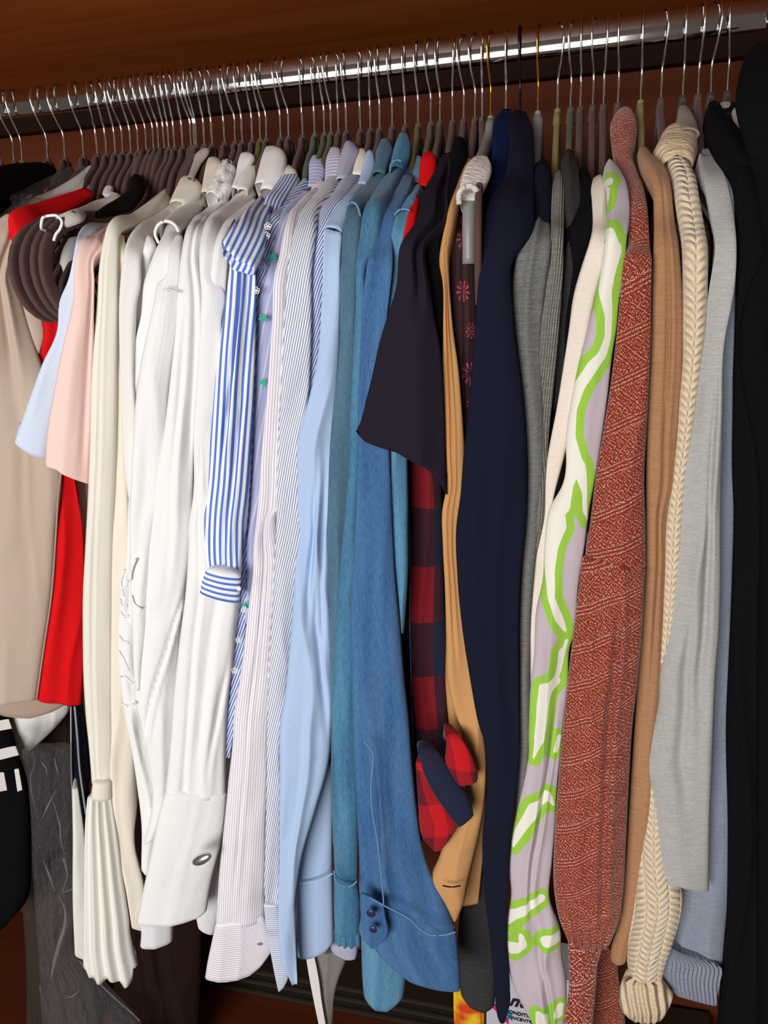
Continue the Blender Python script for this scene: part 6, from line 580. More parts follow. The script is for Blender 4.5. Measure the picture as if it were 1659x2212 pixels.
{"n":"camel_sweater","l":"camel-brown fine knit sweater between the rust dress and the cream cable knit","c":"sweater","p":[{"t":"loft","n":"sleeve","m":"camel_knit","r":[[0.049,-0.0797,1.4023,0.0578,-0.08,1.4015],[0.0462,-0.0995,1.3932,0.0594,-0.1,1.3939],[0.0495,-0.1341,1.3732,0.0703,-0.135,1.3742],[0.0565,-0.1592,1.3555,0.0728,-0.16,1.3542],[0.0584,-0.1742,1.3272,0.0754,-0.175,1.3261],[0.0578,-0.194,1.2981,0.0779,-0.195,1.3027],[0.0582,-0.1937,1.2747,0.082,-0.195,1.2736],[0.0591,-0.1936,1.2448,0.0847,-0.195,1.244],[0.0597,-0.1935,1.2081,0.0865,-0.195,1.2077],[0.0597,-0.1935,1.1705,0.0865,-0.195,1.1705],[0.0603,-0.1936,1.132,0.0856,-0.195,1.1324],[0.0618,-0.1937,1.0857,0.0851,-0.195,1.0865],[0.0623,-0.1939,1.075,0.0826,-0.195,1.0758],[0.0643,-0.194,1.02,0.0831,-0.195,1.0212],[0.0631,-0.1939,0.9628,0.0835,-0.195,0.9646],[0.0625,-0.1938,0.9034,0.084,-0.195,0.9058],[0.0626,-0.1938,0.8841,0.0838,-0.195,0.8866],[0.0619,-0.194,0.8337,0.0812,-0.195,0.8365],[0.061,-0.1938,0.7603,0.083,-0.195,0.7642],[0.06,-0.1941,0.6838,0.0777,-0.195,0.6874],[0.057,-0.1942,0.6195,0.0723,-0.195,0.623],[0.0496,-0.1942,0.5804,0.0674,-0.195,0.5847],[0.0494,-0.1943,0.5685,0.0652,-0.195,0.5688]],"amp":0.003,"vf":[[0.55,0.15,0.62,0.6,0.012,0.07]]}],"h":0.0531},
{"n":"cable_sweater","l":"chunky cream cable-knit sweater with a rolled collar and thick ribbed cuff","c":"sweater","p":[{"t":"loft","n":"sleeve","m":"cable_knit","r":[[0.0715,-0.119,1.3795,0.0896,-0.12,1.3807],[0.0744,-0.1388,1.3662,0.0944,-0.14,1.3645],[0.0763,-0.1637,1.3405,0.097,-0.165,1.3389],[0.0794,-0.1786,1.3168,0.1002,-0.18,1.3155],[0.0803,-0.1936,1.3027,0.1011,-0.195,1.3015],[0.0832,-0.1936,1.2677,0.1033,-0.195,1.2669],[0.0846,-0.1936,1.238,0.1046,-0.195,1.2374],[0.0863,-0.1938,1.2076,0.103,-0.195,1.2074],[0.0857,-0.1939,1.1767,0.1015,-0.195,1.1767],[0.0854,-0.194,1.1386,0.099,-0.195,1.1388],[0.0829,-0.1941,1.0956,0.0956,-0.195,1.0961],[0.0805,-0.194,1.0552,0.0954,-0.195,1.056],[0.0814,-0.1941,1.0069,0.0951,-0.195,1.0079],[0.0823,-0.1942,0.9642,0.0937,-0.195,0.9653],[0.082,-0.1944,0.9203,0.0909,-0.195,0.9213],[0.0823,-0.1945,0.8752,0.0901,-0.195,0.8762],[0.0796,-0.1943,0.8359,0.0898,-0.195,0.8374],[0.0773,-0.194,0.7733,0.093,-0.195,0.776],[0.0717,-0.1929,0.7026,0.1036,-0.195,0.7092],[0.0686,-0.1914,0.6492,0.1187,-0.195,0.661],[0.0652,-0.1918,0.5955,0.1127,-0.195,0.6076],[0.0676,-0.1925,0.5609,0.1055,-0.195,0.5711],[0.0733,-0.1931,0.5385,0.1021,-0.195,0.5454]],"amp":0.002,"bulge":0.35,"cable":1},{"t":"loft","n":"rolled_collar","m":"rolled_knit","r":[[0.0817,-0.0297,1.4291,0.0958,-0.03,1.4281],[0.0713,-0.0494,1.4179,0.1019,-0.05,1.4171],[0.0653,-0.0692,1.4049,0.104,-0.07,1.4025],[0.0612,-0.0892,1.3948,0.1006,-0.09,1.3916],[0.0686,-0.1095,1.3814,0.0955,-0.11,1.3802]],"amp":0.003,"thick":0.05,"rt":1,"bulge":0.35},{"t":"loft","n":"cuff","m":"chunky_knit","r":[[0.063,-0.1976,0.5504,0.1019,-0.2,0.5587],[0.0599,-0.1968,0.532,0.1099,-0.2,0.5485],[0.0607,-0.1964,0.5146,0.1149,-0.2,0.5412],[0.0698,-0.1974,0.5017,0.108,-0.2,0.5144]],"amp":0.001,"pl":[6,0.0014],"bulge":0.3}],"h":0.0732,"b":{"m":"cable_knit","e":[[0.0833,-0.0846,1.3803],[0.0874,-0.1046,1.3651],[0.0898,-0.1295,1.3395],[0.0929,-0.1445,1.316],[0.0938,-0.1595,1.3019],[0.0963,-0.1595,1.2672],[0.0976,-0.1595,1.2376],[0.0972,-0.1596,1.2075],[0.096,-0.1596,1.1767],[0.0942,-0.1597,1.1387],[0.0912,-0.1597,1.0959],[0.0902,-0.1597,1.0557],[0.0903,-0.1597,1.0075],[0.0897,-0.1597,0.9649],[0.0878,-0.1598,0.921],[0.0874,-0.1598,0.8759],[0.0862,-0.1598,0.8369],[0.0875,-0.1597,0.7751],[0.0924,-0.1593,0.7069],[0.1012,-0.1587,0.6569],[0.0961,-0.1589,0.6034],[0.0922,-0.1591,0.5675],[0.092,-0.1593,0.543]],"z":0.735,"n":"body"}},
{"n":"heather_grey_sweater","l":"light heather-grey sweater with a long ribbon-free sleeve, in front of the cable knit","c":"sweater","p":[{"t":"loft","n":"sleeve","m":"light_grey","r":[[0.1017,-0.0994,1.3916,0.1096,-0.1,1.389],[0.0987,-0.1288,1.3767,0.1146,-0.13,1.3744],[0.0987,-0.1635,1.3562,0.1171,-0.165,1.3563],[0.1027,-0.1834,1.3277,0.1213,-0.185,1.3264],[0.1061,-0.1985,1.3009,0.1228,-0.2,1.2999],[0.1039,-0.1983,1.2667,0.1238,-0.2,1.2659],[0.1006,-0.1985,1.2196,0.1189,-0.2,1.2193],[0.0971,-0.198,1.1645,0.1212,-0.2,1.1646],[0.0934,-0.1975,1.1328,0.1231,-0.2,1.1334],[0.0928,-0.1973,1.0872,0.125,-0.2,1.0885],[0.0923,-0.1972,1.0632,0.1262,-0.2,1.065],[0.0893,-0.1966,1.0081,0.1299,-0.2,1.0113],[0.086,-0.1961,0.9508,0.1324,-0.2,0.9557],[0.0819,-0.1959,0.9061,0.1322,-0.2,0.9124],[0.0827,-0.1959,0.8811,0.1328,-0.2,0.888],[0.0772,-0.1954,0.8403,0.1344,-0.2,0.8492],[0.0728,-0.195,0.811,0.1355,-0.2,0.8215],[0.0778,-0.1953,0.791,0.1358,-0.2,0.8014],[0.0821,-0.1954,0.7537,0.1367,-0.2,0.7645],[0.0842,-0.1953,0.7108,0.1389,-0.2,0.7228],[0.0853,-0.1952,0.6728,0.1412,-0.2,0.6822]],"amp":0.004,"bulge":0.16,"vf":[[0.75,0.35,0.7,0.7,0.006,0.08],[0.4,0.6,0.55,0.85,0.005,0.1]],"hem":[[0,0.001],[0.3,0.004],[0.5,-0.006],[0.7,-0.002],[1,0.006]]},{"t":"loft","n":"collar","m":"taupe_rib","r":[[0.0901,-0.0096,1.4529,0.0977,-0.01,1.4531],[0.0871,-0.0292,1.4423,0.101,-0.03,1.4418],[0.0847,-0.0488,1.4284,0.1042,-0.05,1.4274],[0.0883,-0.074,1.4171,0.1042,-0.075,1.4118]],"amp":0.001,"thick":0.02,"rt":1}],"h":0.0945,"b":{"m":"light_grey","e":[[0.1049,-0.0646,1.3906],[0.1051,-0.0943,1.3758],[0.1061,-0.1291,1.3562],[0.1101,-0.149,1.3272],[0.1128,-0.1641,1.3005],[0.1119,-0.164,1.2664],[0.1079,-0.1641,1.2195],[0.1067,-0.1638,1.1645],[0.1053,-0.1635,1.133],[0.1057,-0.1634,1.0877],[0.1059,-0.1633,1.0639],[0.1055,-0.163,1.0094],[0.1046,-0.1627,0.9528],[0.102,-0.1625,0.9086],[0.1027,-0.1625,0.8839],[0.1001,-0.1622,0.8439],[0.0979,-0.162,0.8152],[0.101,-0.1622,0.7952],[0.1039,-0.1622,0.758],[0.1061,-0.1622,0.7156],[0.1077,-0.1621,0.6766]],"z":0.612,"n":"body"}},
{"n":"blue_grey_sweater","l":"blue-grey sweater ending in a turned ribbed hem at the lower right","c":"sweater","p":[{"t":"loft","n":"sleeve","m":"blue_grey","r":[[0.1079,-0.0695,1.4014,0.1147,-0.07,1.3989],[0.108,-0.1096,1.3847,0.1135,-0.11,1.3824],[0.1195,-0.1646,1.3478,0.1245,-0.165,1.3414],[0.121,-0.1743,1.2787,0.1286,-0.175,1.2784],[0.1203,-0.174,1.2307,0.1305,-0.175,1.2304],[0.1222,-0.1741,1.1934,0.1318,-0.175,1.1934],[0.126,-0.1739,1.1293,0.1367,-0.175,1.1296],[0.1248,-0.1734,1.0854,0.1406,-0.175,1.0861],[0.1284,-0.1735,1.0306,0.1436,-0.175,1.0317],[0.1318,-0.1735,0.9593,0.1463,-0.175,0.9609],[0.1338,-0.1735,0.8999,0.148,-0.175,0.9019],[0.1316,-0.1731,0.8701,0.1501,-0.175,0.8729],[0.1321,-0.1727,0.8086,0.1539,-0.175,0.8126],[0.1344,-0.1722,0.745,0.16,-0.175,0.7505],[0.1262,-0.1708,0.6764,0.1648,-0.175,0.686],[0.1158,-0.1697,0.6509,0.1667,-0.175,0.6595],[0.1156,-0.1697,0.6043,0.1659,-0.175,0.6138],[0.1107,-0.1693,0.555,0.1661,-0.175,0.5622]],"amp":0.003},{"t":"loft","n":"ribbed_hem","m":"blue_grey_rib","r":[[0.1055,-0.19,0.597,0.1142,-0.19,0.5894],[0.1,-0.19,0.5771,0.1629,-0.19,0.5747],[0.1,-0.19,0.5629,0.1619,-0.19,0.5569],[0.1095,-0.19,0.5385,0.1603,-0.19,0.5268]],"amp":0.0,"hem":[[0,-0.006],[0.2,0.004],[0.5,0.002],[1,0]],"bulge":0.05}],"h":0.1092},
{"n":"black_knit_coat","l":"black knitted coat filling the right edge","c":"coat","p":[{"t":"loft","n":"sleeve","m":"black_knit","r":[[0.1122,-0.0486,1.4399,0.1299,-0.05,1.4323],[0.108,-0.0976,1.4126,0.1367,-0.1,1.4043],[0.1131,-0.1369,1.3778,0.1472,-0.14,1.3746],[0.1218,-0.167,1.3463,0.1515,-0.17,1.3438],[0.1241,-0.182,1.3135,0.1529,-0.185,1.3116],[0.1247,-0.187,1.3009,0.1533,-0.19,1.2991],[0.1277,-0.1867,1.2426,0.158,-0.19,1.2416],[0.1313,-0.1863,1.1693,0.1638,-0.19,1.1695],[0.1353,-0.1861,1.1054,0.169,-0.19,1.1067],[0.1386,-0.1861,1.0752,0.1714,-0.19,1.077],[0.1422,-0.1858,1.0072,0.1768,-0.19,1.0104],[0.1448,-0.1853,0.9359,0.1825,-0.19,0.9409],[0.1475,-0.1845,0.8578,0.1902,-0.19,0.8652],[0.1577,-0.1842,0.7353,0.1999,-0.19,0.7458],[0.1637,-0.1836,0.6255,0.2086,-0.19,0.6396],[0.1637,-0.1819,0.495,0.2187,-0.19,0.5165],[0.1644,-0.1815,0.4559,0.2218,-0.19,0.4796]],"amp":0.004}],"h":0.1213},
{"n":"black_coat","l":"thick black coat with a high shoulder in the top right corner","c":"coat","p":[{"t":"loft","n":"sleeve","m":"black_cloth","r":[[0.1459,-0.0886,1.4825,0.1595,-0.09,1.4806],[0.1309,-0.1267,1.4606,0.1629,-0.13,1.4563],[0.1214,-0.1608,1.4374,0.1618,-0.165,1.4323],[0.1168,-0.1851,1.4077,0.1632,-0.19,1.4023],[0.1209,-0.1954,1.386,0.163,-0.2,1.3768],[0.1294,-0.2011,1.3603,0.1635,-0.205,1.357],[0.139,-0.2017,1.3206,0.1669,-0.205,1.3185],[0.1433,-0.2018,1.2905,0.1695,-0.205,1.2889],[0.1377,-0.2007,1.2766,0.1733,-0.205,1.2748],[0.1571,-0.2005,1.0829,0.1901,-0.205,1.0848],[0.1664,-0.1984,0.9428,0.2105,-0.205,0.949],[0.2024,-0.1962,0.4817,0.2512,-0.205,0.5036]],"amp":0.004,"bulge":0.2}],"h":0.1743},
{"n":"satin_lined_jacket","l":"black jacket with a glimpse of pale satin lining at its neck","c":"jacket","p":[{"t":"loft","n":"neck_lining","m":"satin_grey","r":[[0.1277,-0.0191,1.4497,0.1384,-0.02,1.4499],[0.1281,-0.0292,1.4424,0.1382,-0.03,1.4423]],"amp":0.001,"thick":0.006},{"t":"loft","n":"lining_strip","m":"satin_grey","r":[[0.1345,-0.0497,1.4333,0.1379,-0.05,1.4386],[0.1345,-0.0696,1.4196,0.139,-0.07,1.4201],[0.1368,-0.0798,1.4081,0.1392,-0.08,1.4088],[0.1378,-0.0899,1.401,0.139,-0.09,1.4004]],"amp":0.0,"thick":0.004},{"t":"loft","n":"lining_strip","m":"satin_grey","r":[[0.1202,-0.0396,1.4388,0.1252,-0.04,1.4388],[0.1203,-0.0496,1.4318,0.1255,-0.05,1.4317],[0.1203,-0.0598,1.4239,0.123,-0.06,1.4255]],"amp":0.0,"thick":0.004},{"t":"tube","n":"hang_loop","m":"black_cloth","p":[[0.122,-0.045,1.4459],[0.1214,-0.045,1.4413],[0.1274,-0.045,1.4369],[0.1349,-0.045,1.4391],[0.1375,-0.045,1.4435]],"rad":0.0025},{"t":"loft","n":"shoulder","m":"black_knit","r":[[0.1155,-0.0292,1.4474,0.1262,-0.03,1.4472],[0.1125,-0.0685,1.4218,0.1309,-0.07,1.4235],[0.1143,-0.1182,1.3933,0.135,-0.12,1.3948],[0.1215,-0.148,1.3699,0.1427,-0.15,1.3764],[0.1247,-0.1574,1.351,0.1504,-0.16,1.3489]],"amp":0.002}],"h":0.1371}
]

HANGERS = [
[-0.7363,"arm","velvet_brown",0,"striped dress"],
[-0.7155,"arm","velvet_brown",0,None],
[-0.7031,"arm","velvet_olive",0,"black jacket"],
[-0.6653,"arm","velvet_brown",0,"navy blazer"],
[-0.6402,"arm","velvet_brown",0,"plastic cover"],
[-0.6131,"arm","velvet_brown",0,"white jacket"],
[-0.5936,"arm","velvet_brown",0,"beige jacket"],
[-0.5807,"arm","velvet_brown",0,None],
[-0.5679,"arm","velvet_brown",0,None],
[-0.5576,"arm","velvet_brown",0,"white tank top"],
[-0.5464,"arm","velvet_brown",0,None],
[-0.5361,"arm","velvet_brown",0,None],
[-0.5249,"loop","velvet_brown",-0.225,"black lace top"],
[-0.5149,"loop","velvet_brown",-0.206,None],
[-0.508,"loop","velvet_brown",-0.173,"light blue tee"],
[-0.5004,"loop","velvet_brown",-0.16,"pink tee"],
[-0.4942,"arm","velvet_brown",0,"cream pleated blouse"],
[-0.4866,"arm","velvet_brown",0,"ivory blouse"],
[-0.4756,"arm","velvet_brown",0,None],
[-0.4645,"arm","velvet_brown",0,"white collared blouse"],
[-0.4601,"arm","velvet_brown",0,"fringed white blouse"],
[-0.4574,"arm","velvet_brown",0,"cap sleeve blouse"],
[-0.4467,"arm","velvet_brown",0,"white camisole"],
[-0.4367,"arm","velvet_brown",0,"twisted white shirt"],
[-0.4205,"arm","velvet_brown",0,"french cuff shirt"],
[-0.4066,"arm","velvet_brown",0,None],
[-0.3975,"arm","velvet_brown",0,"white linen shirt"],
[-0.3846,"arm","velvet_brown",0,"small white shirt"],
[-0.3744,"arm","velvet_olive",0,None],
[-0.3668,"arm","velvet_brown",0,"blue striped blouse"],
[-0.3488,"arm","velvet_brown",0,"eyelet striped shirt"],
[-0.3391,"arm","velvet_brown",0,"palm print shirt"],
[-0.3216,"arm","velvet_brown",0,"pinstripe shirt"],
[-0.3068,"arm","velvet_green",0,"diagonal stripe shirt"],
[-0.2949,"arm","velvet_khaki",0,None],
[-0.2869,"arm","velvet_khaki",0,"blue pencil stripe shirt"],
[-0.2779,"arm","velvet_brown",0,"cream shirt"],
[-0.2684,"arm","velvet_brown",0,"light blue shirt"],
[-0.2518,"arm","velvet_brown",0,"grey denim shirt"],
[-0.2398,"arm","velvet_brown",0,None],
[-0.2288,"arm","velvet_brown",0,"teal denim shirt"],
[-0.2142,"arm","velvet_brown",0,"blue denim shirt"],
[-0.1992,"arm","velvet_brown",0,"pale denim shirt"],
[-0.1843,"arm","velvet_olive",0,"red plaid shirt"],
[-0.17,"arm","velvet_khaki",0,None],
[-0.1595,"arm","velvet_brown",0,"black kimono top"],
[-0.1454,"arm","velvet_brown",0,"black shirt"],
[-0.133,"arm","velvet_brown",0,"camel blouse"],
[-0.1206,"arm","velvet_brown",0,"floral burgundy dress"],
[-0.1125,"loop","velvet_brown",0.103,None],
[-0.1034,"arm","grey_plastic",0,"fluffy white knit"],
[-0.0867,"arm","velvet_brown",0,"navy cardigan"],
[-0.0718,"arm","velvet_brown",0,"navy dress"],
[-0.0526,"steep","grey_plastic",0,"navy grey sweater"],
[-0.0318,"arm","velvet_mustard",0,"ribbed grey sweater"],
[-0.0182,"arm","velvet_khaki",0,"charcoal sweater"],
[-0.0081,"arm","velvet_brown",0,"black sweater"],
[0.0047,"arm","velvet_brown",0,None],
[0.0156,"arm","velvet_brown",0,"swirl sweater"],
[0.0302,"arm","velvet_brown",0,"rust patterned dress"],
[0.0531,"arm","velvet_mustard",0,"camel sweater"],
[0.0732,"arm","velvet_brown",0,"cable sweater"],
[0.0945,"arm","velvet_taupe",0,"heather grey sweater"],
[0.1092,"arm","velvet_brown",0,"blue grey sweater"],
[0.1213,"arm","velvet_taupe",0,"black knit coat"],
[0.1371,"arm","velvet_taupe",0,"satin lined jacket"],
[0.1738,"arm","velvet_brown",0,"black coat"]
]


def build_body(b, hx, parent):
    """the part of a garment that hangs over the rail's depth behind its front sleeve"""
    SEED[0] += 1; seed = SEED[0]
    e = np.asarray(b['e'], float)
    e = e[np.argsort(-e[:, 2])]
    ns, nz = 22, 40
    sh = Z0 - 0.215
    V = []; UV = []
    for sgn in (1, -1):
        for i in range(nz):
            for j in range(ns):
                s = j / (ns - 1)
                yf = -0.150; y = yf + (0.17 - yf) * s
                top = sh + 0.09 * max(0.0, 1 - abs(y) / 0.16) ** 1.0
                z = top + (b['z'] - top) * (i / (nz - 1))
                xf = np.interp(-z, -e[:, 2], e[:, 0])
                x = xf + (hx - xf) * (s ** 0.8)
                rp = 0.0022 * float(vnoise(y * 40 + 5, z * 3 + 7, seed))
                edge = min(1.0, 8 * s, 8 * (1 - s)) ** 0.5
                x += rp * edge + sgn * (0.0004 + 0.0016 * edge)
                V.append((x, y, z)); UV.append((y, -z))
    N = ns * nz; q = []
    for k, o_ in ((0, 0), (1, N)):
        for i in range(nz - 1):
            for j in range(ns - 1):
                a_ = o_ + i * ns + j
                f = (a_, a_ + ns, a_ + ns + 1, a_ + 1); q.append(f if k == 0 else f[::-1])
    rim = [i * ns for i in range(nz)] + [(nz - 1) * ns + j for j in range(1, ns)] + [i * ns + ns - 1 for i in range(nz - 2, -1, -1)] + [j for j in range(ns - 2, 0, -1)]
    for k in range(len(rim)):
        a_, c_ = rim[k], rim[(k + 1) % len(rim)]; q.append((a_, c_, c_ + N, a_ + N))
    return mesh_obj(b['n'], V, q, b['m'], parent, UV)

def disc(n_, m_, p, s, ang, parent, rings=6, seg=20, hole=0.0):
    """a small domed button or link facing the room"""
    V = []; q = []
    for i in range(rings + 1):
        r = math.cos(math.pi / 2 * i / rings) if i < rings else 0.02
        h_ = math.sin(math.pi / 2 * i / rings)
        for j in range(seg):
            t_ = 2 * math.pi * j / seg; x = s[0] * r * math.cos(t_); z = s[2] * r * math.sin(t_)
            ca_, sa_ = math.cos(math.radians(-ang)), math.sin(math.radians(-ang))
            V.append((p[0] + x * ca_ + z * sa_, p[1] - h_ * s[1], p[2] - x * sa_ + z * ca_))
    for i in range(rings):
        for j in range(seg):
            q.append((i * seg + j, i * seg + (j + 1) % seg, (i + 1) * seg + (j + 1) % seg, (i + 1) * seg + j))
    q.append(tuple(range(rings * seg, (rings + 1) * seg)))
    q.append(tuple(reversed(range(seg))))
    return mesh_obj(n_, V, q, m_, parent)
def ring(n_, m_, p, rad, parent):
    P = [(p[0] + rad * math.cos(t_), p[1], p[2] + rad * math.sin(t_)) for t_ in np.linspace(0, 2 * math.pi, 13)]
    return tube_pts(P, 0.0005, n_, m_, parent, sides=5, n=18)
def palm(n_, m_, p, s, parent):
    V = []; q = []
    def leaf(x0, z0, x1, z1, w_):
        dx, dz_ = x1 - x0, z1 - z0; L = math.hypot(dx, dz_); nx_, nz_ = -dz_ / L * w_, dx / L * w_
        k = len(V)
        for (x, z) in ((x0, z0), (x0 + dx * .5 + nx_, z0 + dz_ * .5 + nz_), (x1, z1), (x0 + dx * .5 - nx_, z0 + dz_ * .5 - nz_)):
            V.append((p[0] + x * s, p[1], p[2] + z * s))
        for (x, z) in ((x0, z0), (x0 + dx * .5 + nx_, z0 + dz_ * .5 + nz_), (x1, z1), (x0 + dx * .5 - nx_, z0 + dz_ * .5 - nz_)):
            V.append((p[0] + x * s, p[1] + 0.0006, p[2] + z * s))
        q.extend([(k, k + 1, k + 2, k + 3), (k + 7, k + 6, k + 5, k + 4)] + [(k + i, k + (i + 1) % 4, k + 4 + (i + 1) % 4, k + 4 + i)[::-1] for i in range(4)])
    leaf(-0.1, -1.0, 0.1, 0.1, 0.1)
    for x, z in ((-1, 0.1), (-0.7, 0.8), (0.1, 1.0), (0.8, 0.7), (1, 0.0), (0.6, -0.5)): leaf(0.1, 0.1, x, z, 0.2)
    return mesh_obj(n_, V, q, m_, parent, smooth=False)

for d in GARMENTS:
    hx = d.get('h')
    first = np.asarray(d['p'][0]['r'][0] if d['p'][0]['t'] == 'loft' else d['p'][0]['p'][0], float)[:3]
    root = empty(d['n'], (0, 0, 0), d['l'], d['c'], d.get('g'))
    for p in d['p']:
        if p['t'] == 'loft': o = loft(p, root)
        elif p['t'] == 'tube': o = tube_pts(p['p'], p['rad'], p['n'], p['m'], root)
        elif p['t'] in ('link', 'ell'): o = disc(p['n'], p['m'], p['p'], p['s'], p['a'], root)
        elif p['t'] == 'btn': o = disc(p['n'], p['m'], p['p'], (p['rad'], 0.0016, p['rad']), 0, root)
        elif p['t'] == 'ring': o = ring(p['n'], p['m'], p['p'], p['rad'], root)
        elif p['t'] == 'palm': o = palm(p['n'], p['m'], p['p'], p['s'], root)
        if p.get('label'): o['label'] = p['label']
    if d.get('b'): build_body(d['b'], hx, root)

# ------------------------------------------------------------------ hangers
HOOK = [(0, 0, -0.088), (0, 0, -0.060), (0, 0, -0.036), (0, -0.006, -0.026), (0, -0.0135, -0.010), (0, -0.0155, 0.004),
        (0, -0.011, 0.0135), (0, 0, 0.0175), (0, 0.011, 0.0135), (0, 0.0150, 0.003), (0, 0.0145, -0.006)]
def hanger_arch(kind):
    if kind == 'loop':
        return [(0.0, -0.075), (0.012, -0.088), (0.03, -0.120), (0.055, -0.144), (0.10, -0.158), (0.155, -0.164), (0.19, -0.178), (0.209, -0.203),
                (0.210, -0.230), (0.196, -0.254), (0.165, -0.267), (0.10, -0.270), (0.0, -0.270)]
    if kind == 'wide':
        return [(0.0, -0.075), (0.010, -0.088), (0.05, -0.105), (0.10, -0.138), (0.145, -0.170), (0.168, -0.198), (0.165, -0.225), (0.14, -0.238), (0.07, -0.240), (0, -0.240)]
    return [(0.0, -0.075), (0.008, -0.088), (0.028, -0.105), (0.058, -0.150), (0.09, -0.185), (0.12, -0.212), (0.138, -0.235), (0.13, -0.256), (0.10, -0.262), (0.05, -0.264), (0, -0.264)]
def hanger_mesh(kind, mat):
    """flat velvet hanger: a closed loop swept in its own plane, 5 mm thick"""
    h_ = hanger_arch(kind)
    P = [(0, -y, z) for y, z in h_] + [(0, y, z) for y, z in h_[::-1][1:]]
    Pc, T = catmull(np.asarray(P, float), 90)
    wd_ = 0.011 + 0.008 * np.clip(1 - np.abs(Pc[:, 1]) / 0.06, 0, 1) * (Pc[:, 2] > -0.15)
    if kind == 'loop': wd_ = wd_ + 0.0045
    wd_ = np.where(Pc[:, 2] < -0.235 - (0.03 if kind == 'loop' else 0.02), 0.006, wd_)
    th = 0.0034
    tn = np.gradient(Pc, axis=0); tn /= np.linalg.norm(tn, axis=1)[:, None]
    nn = np.stack([np.zeros(len(Pc)), -tn[:, 2], tn[:, 1]], 1)
    a = np.linspace(0, 2 * np.pi, 12, endpoint=False)
    c = np.sign(np.cos(a)) * np.abs(np.cos(a)) ** 0.6; s = np.sign(np.sin(a)) * np.abs(np.sin(a)) ** 0.6
    V = Pc[:, None, :] + c[None, :, None] * np.array([th, 0, 0])[None, None, :] + s[None, :, None] * nn[:, None, :] * (wd_ / 2)[:, None, None]
    k = len(Pc); I = np.arange(k * 12).reshape(k, 12)
    q = np.stack([I[:-1], I[1:], np.roll(I[1:], -1, 1), np.roll(I[:-1], -1, 1)], -1).reshape(-1, 4).tolist()
    q += [tuple(I[0]), tuple(I[-1][::-1])]
    UV = np.stack([np.tile(a * .002, k), np.repeat(T, 12)], 1)
    return mesh_obj('frame', V.reshape(-1, 3), q, mat, None, UV)
def plastic_mesh(mat, kind='arm'):
    """round tube hanger with drooping open arms"""
    P = [(0, -0.178, -0.232), (0, -0.176, -0.19), (0, -0.166, -0.166), (0, -0.13, -0.146), (0, -0.07, -0.118), (0, -0.02, -0.092), (0, 0, -0.074),
         (0, 0.02, -0.092), (0, 0.07, -0.118), (0, 0.13, -0.146), (0, 0.166, -0.166), (0, 0.176, -0.19), (0, 0.178, -0.232)]
    if kind == 'steep':
        P = [(0, y * 0.42, z if abs(y) < 0.1 else z - 0.03) for x, y, z in P]
    return tube_pts(P, 0.0062, 'frame', mat, None, sides=16, n=80)
hook0 = tube_pts(HOOK, 0.00135, 'hook', 'wire_chrome', None, sides=8, n=46)
knob0 = tube_pts([(0, 0, -0.066), (0, 0, -0.072), (0, 0, -0.082)], [0.0032, 0.0042, 0.005], 'neck', 'velvet_brown', None, sides=12)
protos = {}
hook0_me, knob0_me = hook0.data, knob0.data
bpy.data.objects.remove(hook0); bpy.data.objects.remove(knob0)
def frame_mesh(kind, mat):
    k = (kind, mat)
    if k not in protos:
        o = plastic_mesh(mat, kind) if mat == 'grey_plastic' else hanger_mesh(kind, mat)
        protos[k] = o.data; bpy.data.objects.remove(o)
    return protos[k]
def inst(me, name, parent, mat=None):
    o = bpy.data.objects.new(name, me); COL.objects.link(o); o.parent = parent
    if mat:
        o.material_slots[0].link = 'OBJECT'; o.material_slots[0].material = MATS[mat]
    return o
WORD = {'velvet_brown': 'brown velvet', 'velvet_olive': 'olive-green velvet', 'velvet_khaki': 'khaki velvet', 'velvet_green': 'grey-green velvet',
        'velvet_mustard': 'mustard-yellow velvet', 'velvet_taupe': 'dark taupe', 'grey_plastic': 'grey plastic tube'}
LOOPS = ['bare brown velvet hanger, its rounded end touching the beige sleeve, leftmost of four',
         'bare brown velvet hanger, second of the four rounded ends from the beige sleeve',
         'bare brown velvet hanger in the white piped armhole, third of four rounded ends',
         'bare brown velvet hanger with its rounded end nearest the sky-blue tee',
         'brown velvet hanger with its bare rounded end between the grey tube and navy dress']
rnd = random.Random(4)
seen = {}
for i, (hx, kind, mat, ang, held) in enumerate(HANGERS):
    if kind == 'loop':
        lab = LOOPS.pop(0); grp = 'bare brown hangers with rounded ends at the left' if hx < -0.4 else None
    elif held:
        lab, grp = '%s hanger carrying the %s' % (WORD[mat], held), None
    else:
        where = 'among the left whites' if hx < -0.42 else ('between the whites and denims' if hx < -0.2 else 'in the right half of the rail')
        lab = '%s hanger on the rail %s, its garment hidden' % (WORD[mat], where)
        grp = 'hangers with hidden garments ' + where
    root = empty('clothes_hanger', (hx, 0, rail_z(hx)), lab, 'hanger', grp)
    metal = None
    if mat == 'grey_plastic': metal = 'brass_wire'
    if i == 52: metal = 'dark_wire'
    hk = inst(hook0_me, 'hook', root, metal)
    tw = rnd.uniform(-0.35, 0.35) if kind == 'arm' else rnd.uniform(-0.2, 0.2)
    hk.rotation_euler = (0, 0, tw)
    if metal == 'brass_wire': hk['label'] = 'gold-coloured hook'
    nk = inst(knob0_me, 'neck', root, mat if mat != 'grey_plastic' else 'grey_plastic')
    fr = inst(frame_mesh(kind, mat), 'frame', root)
    fr.rotation_euler = (0, 0, ang)

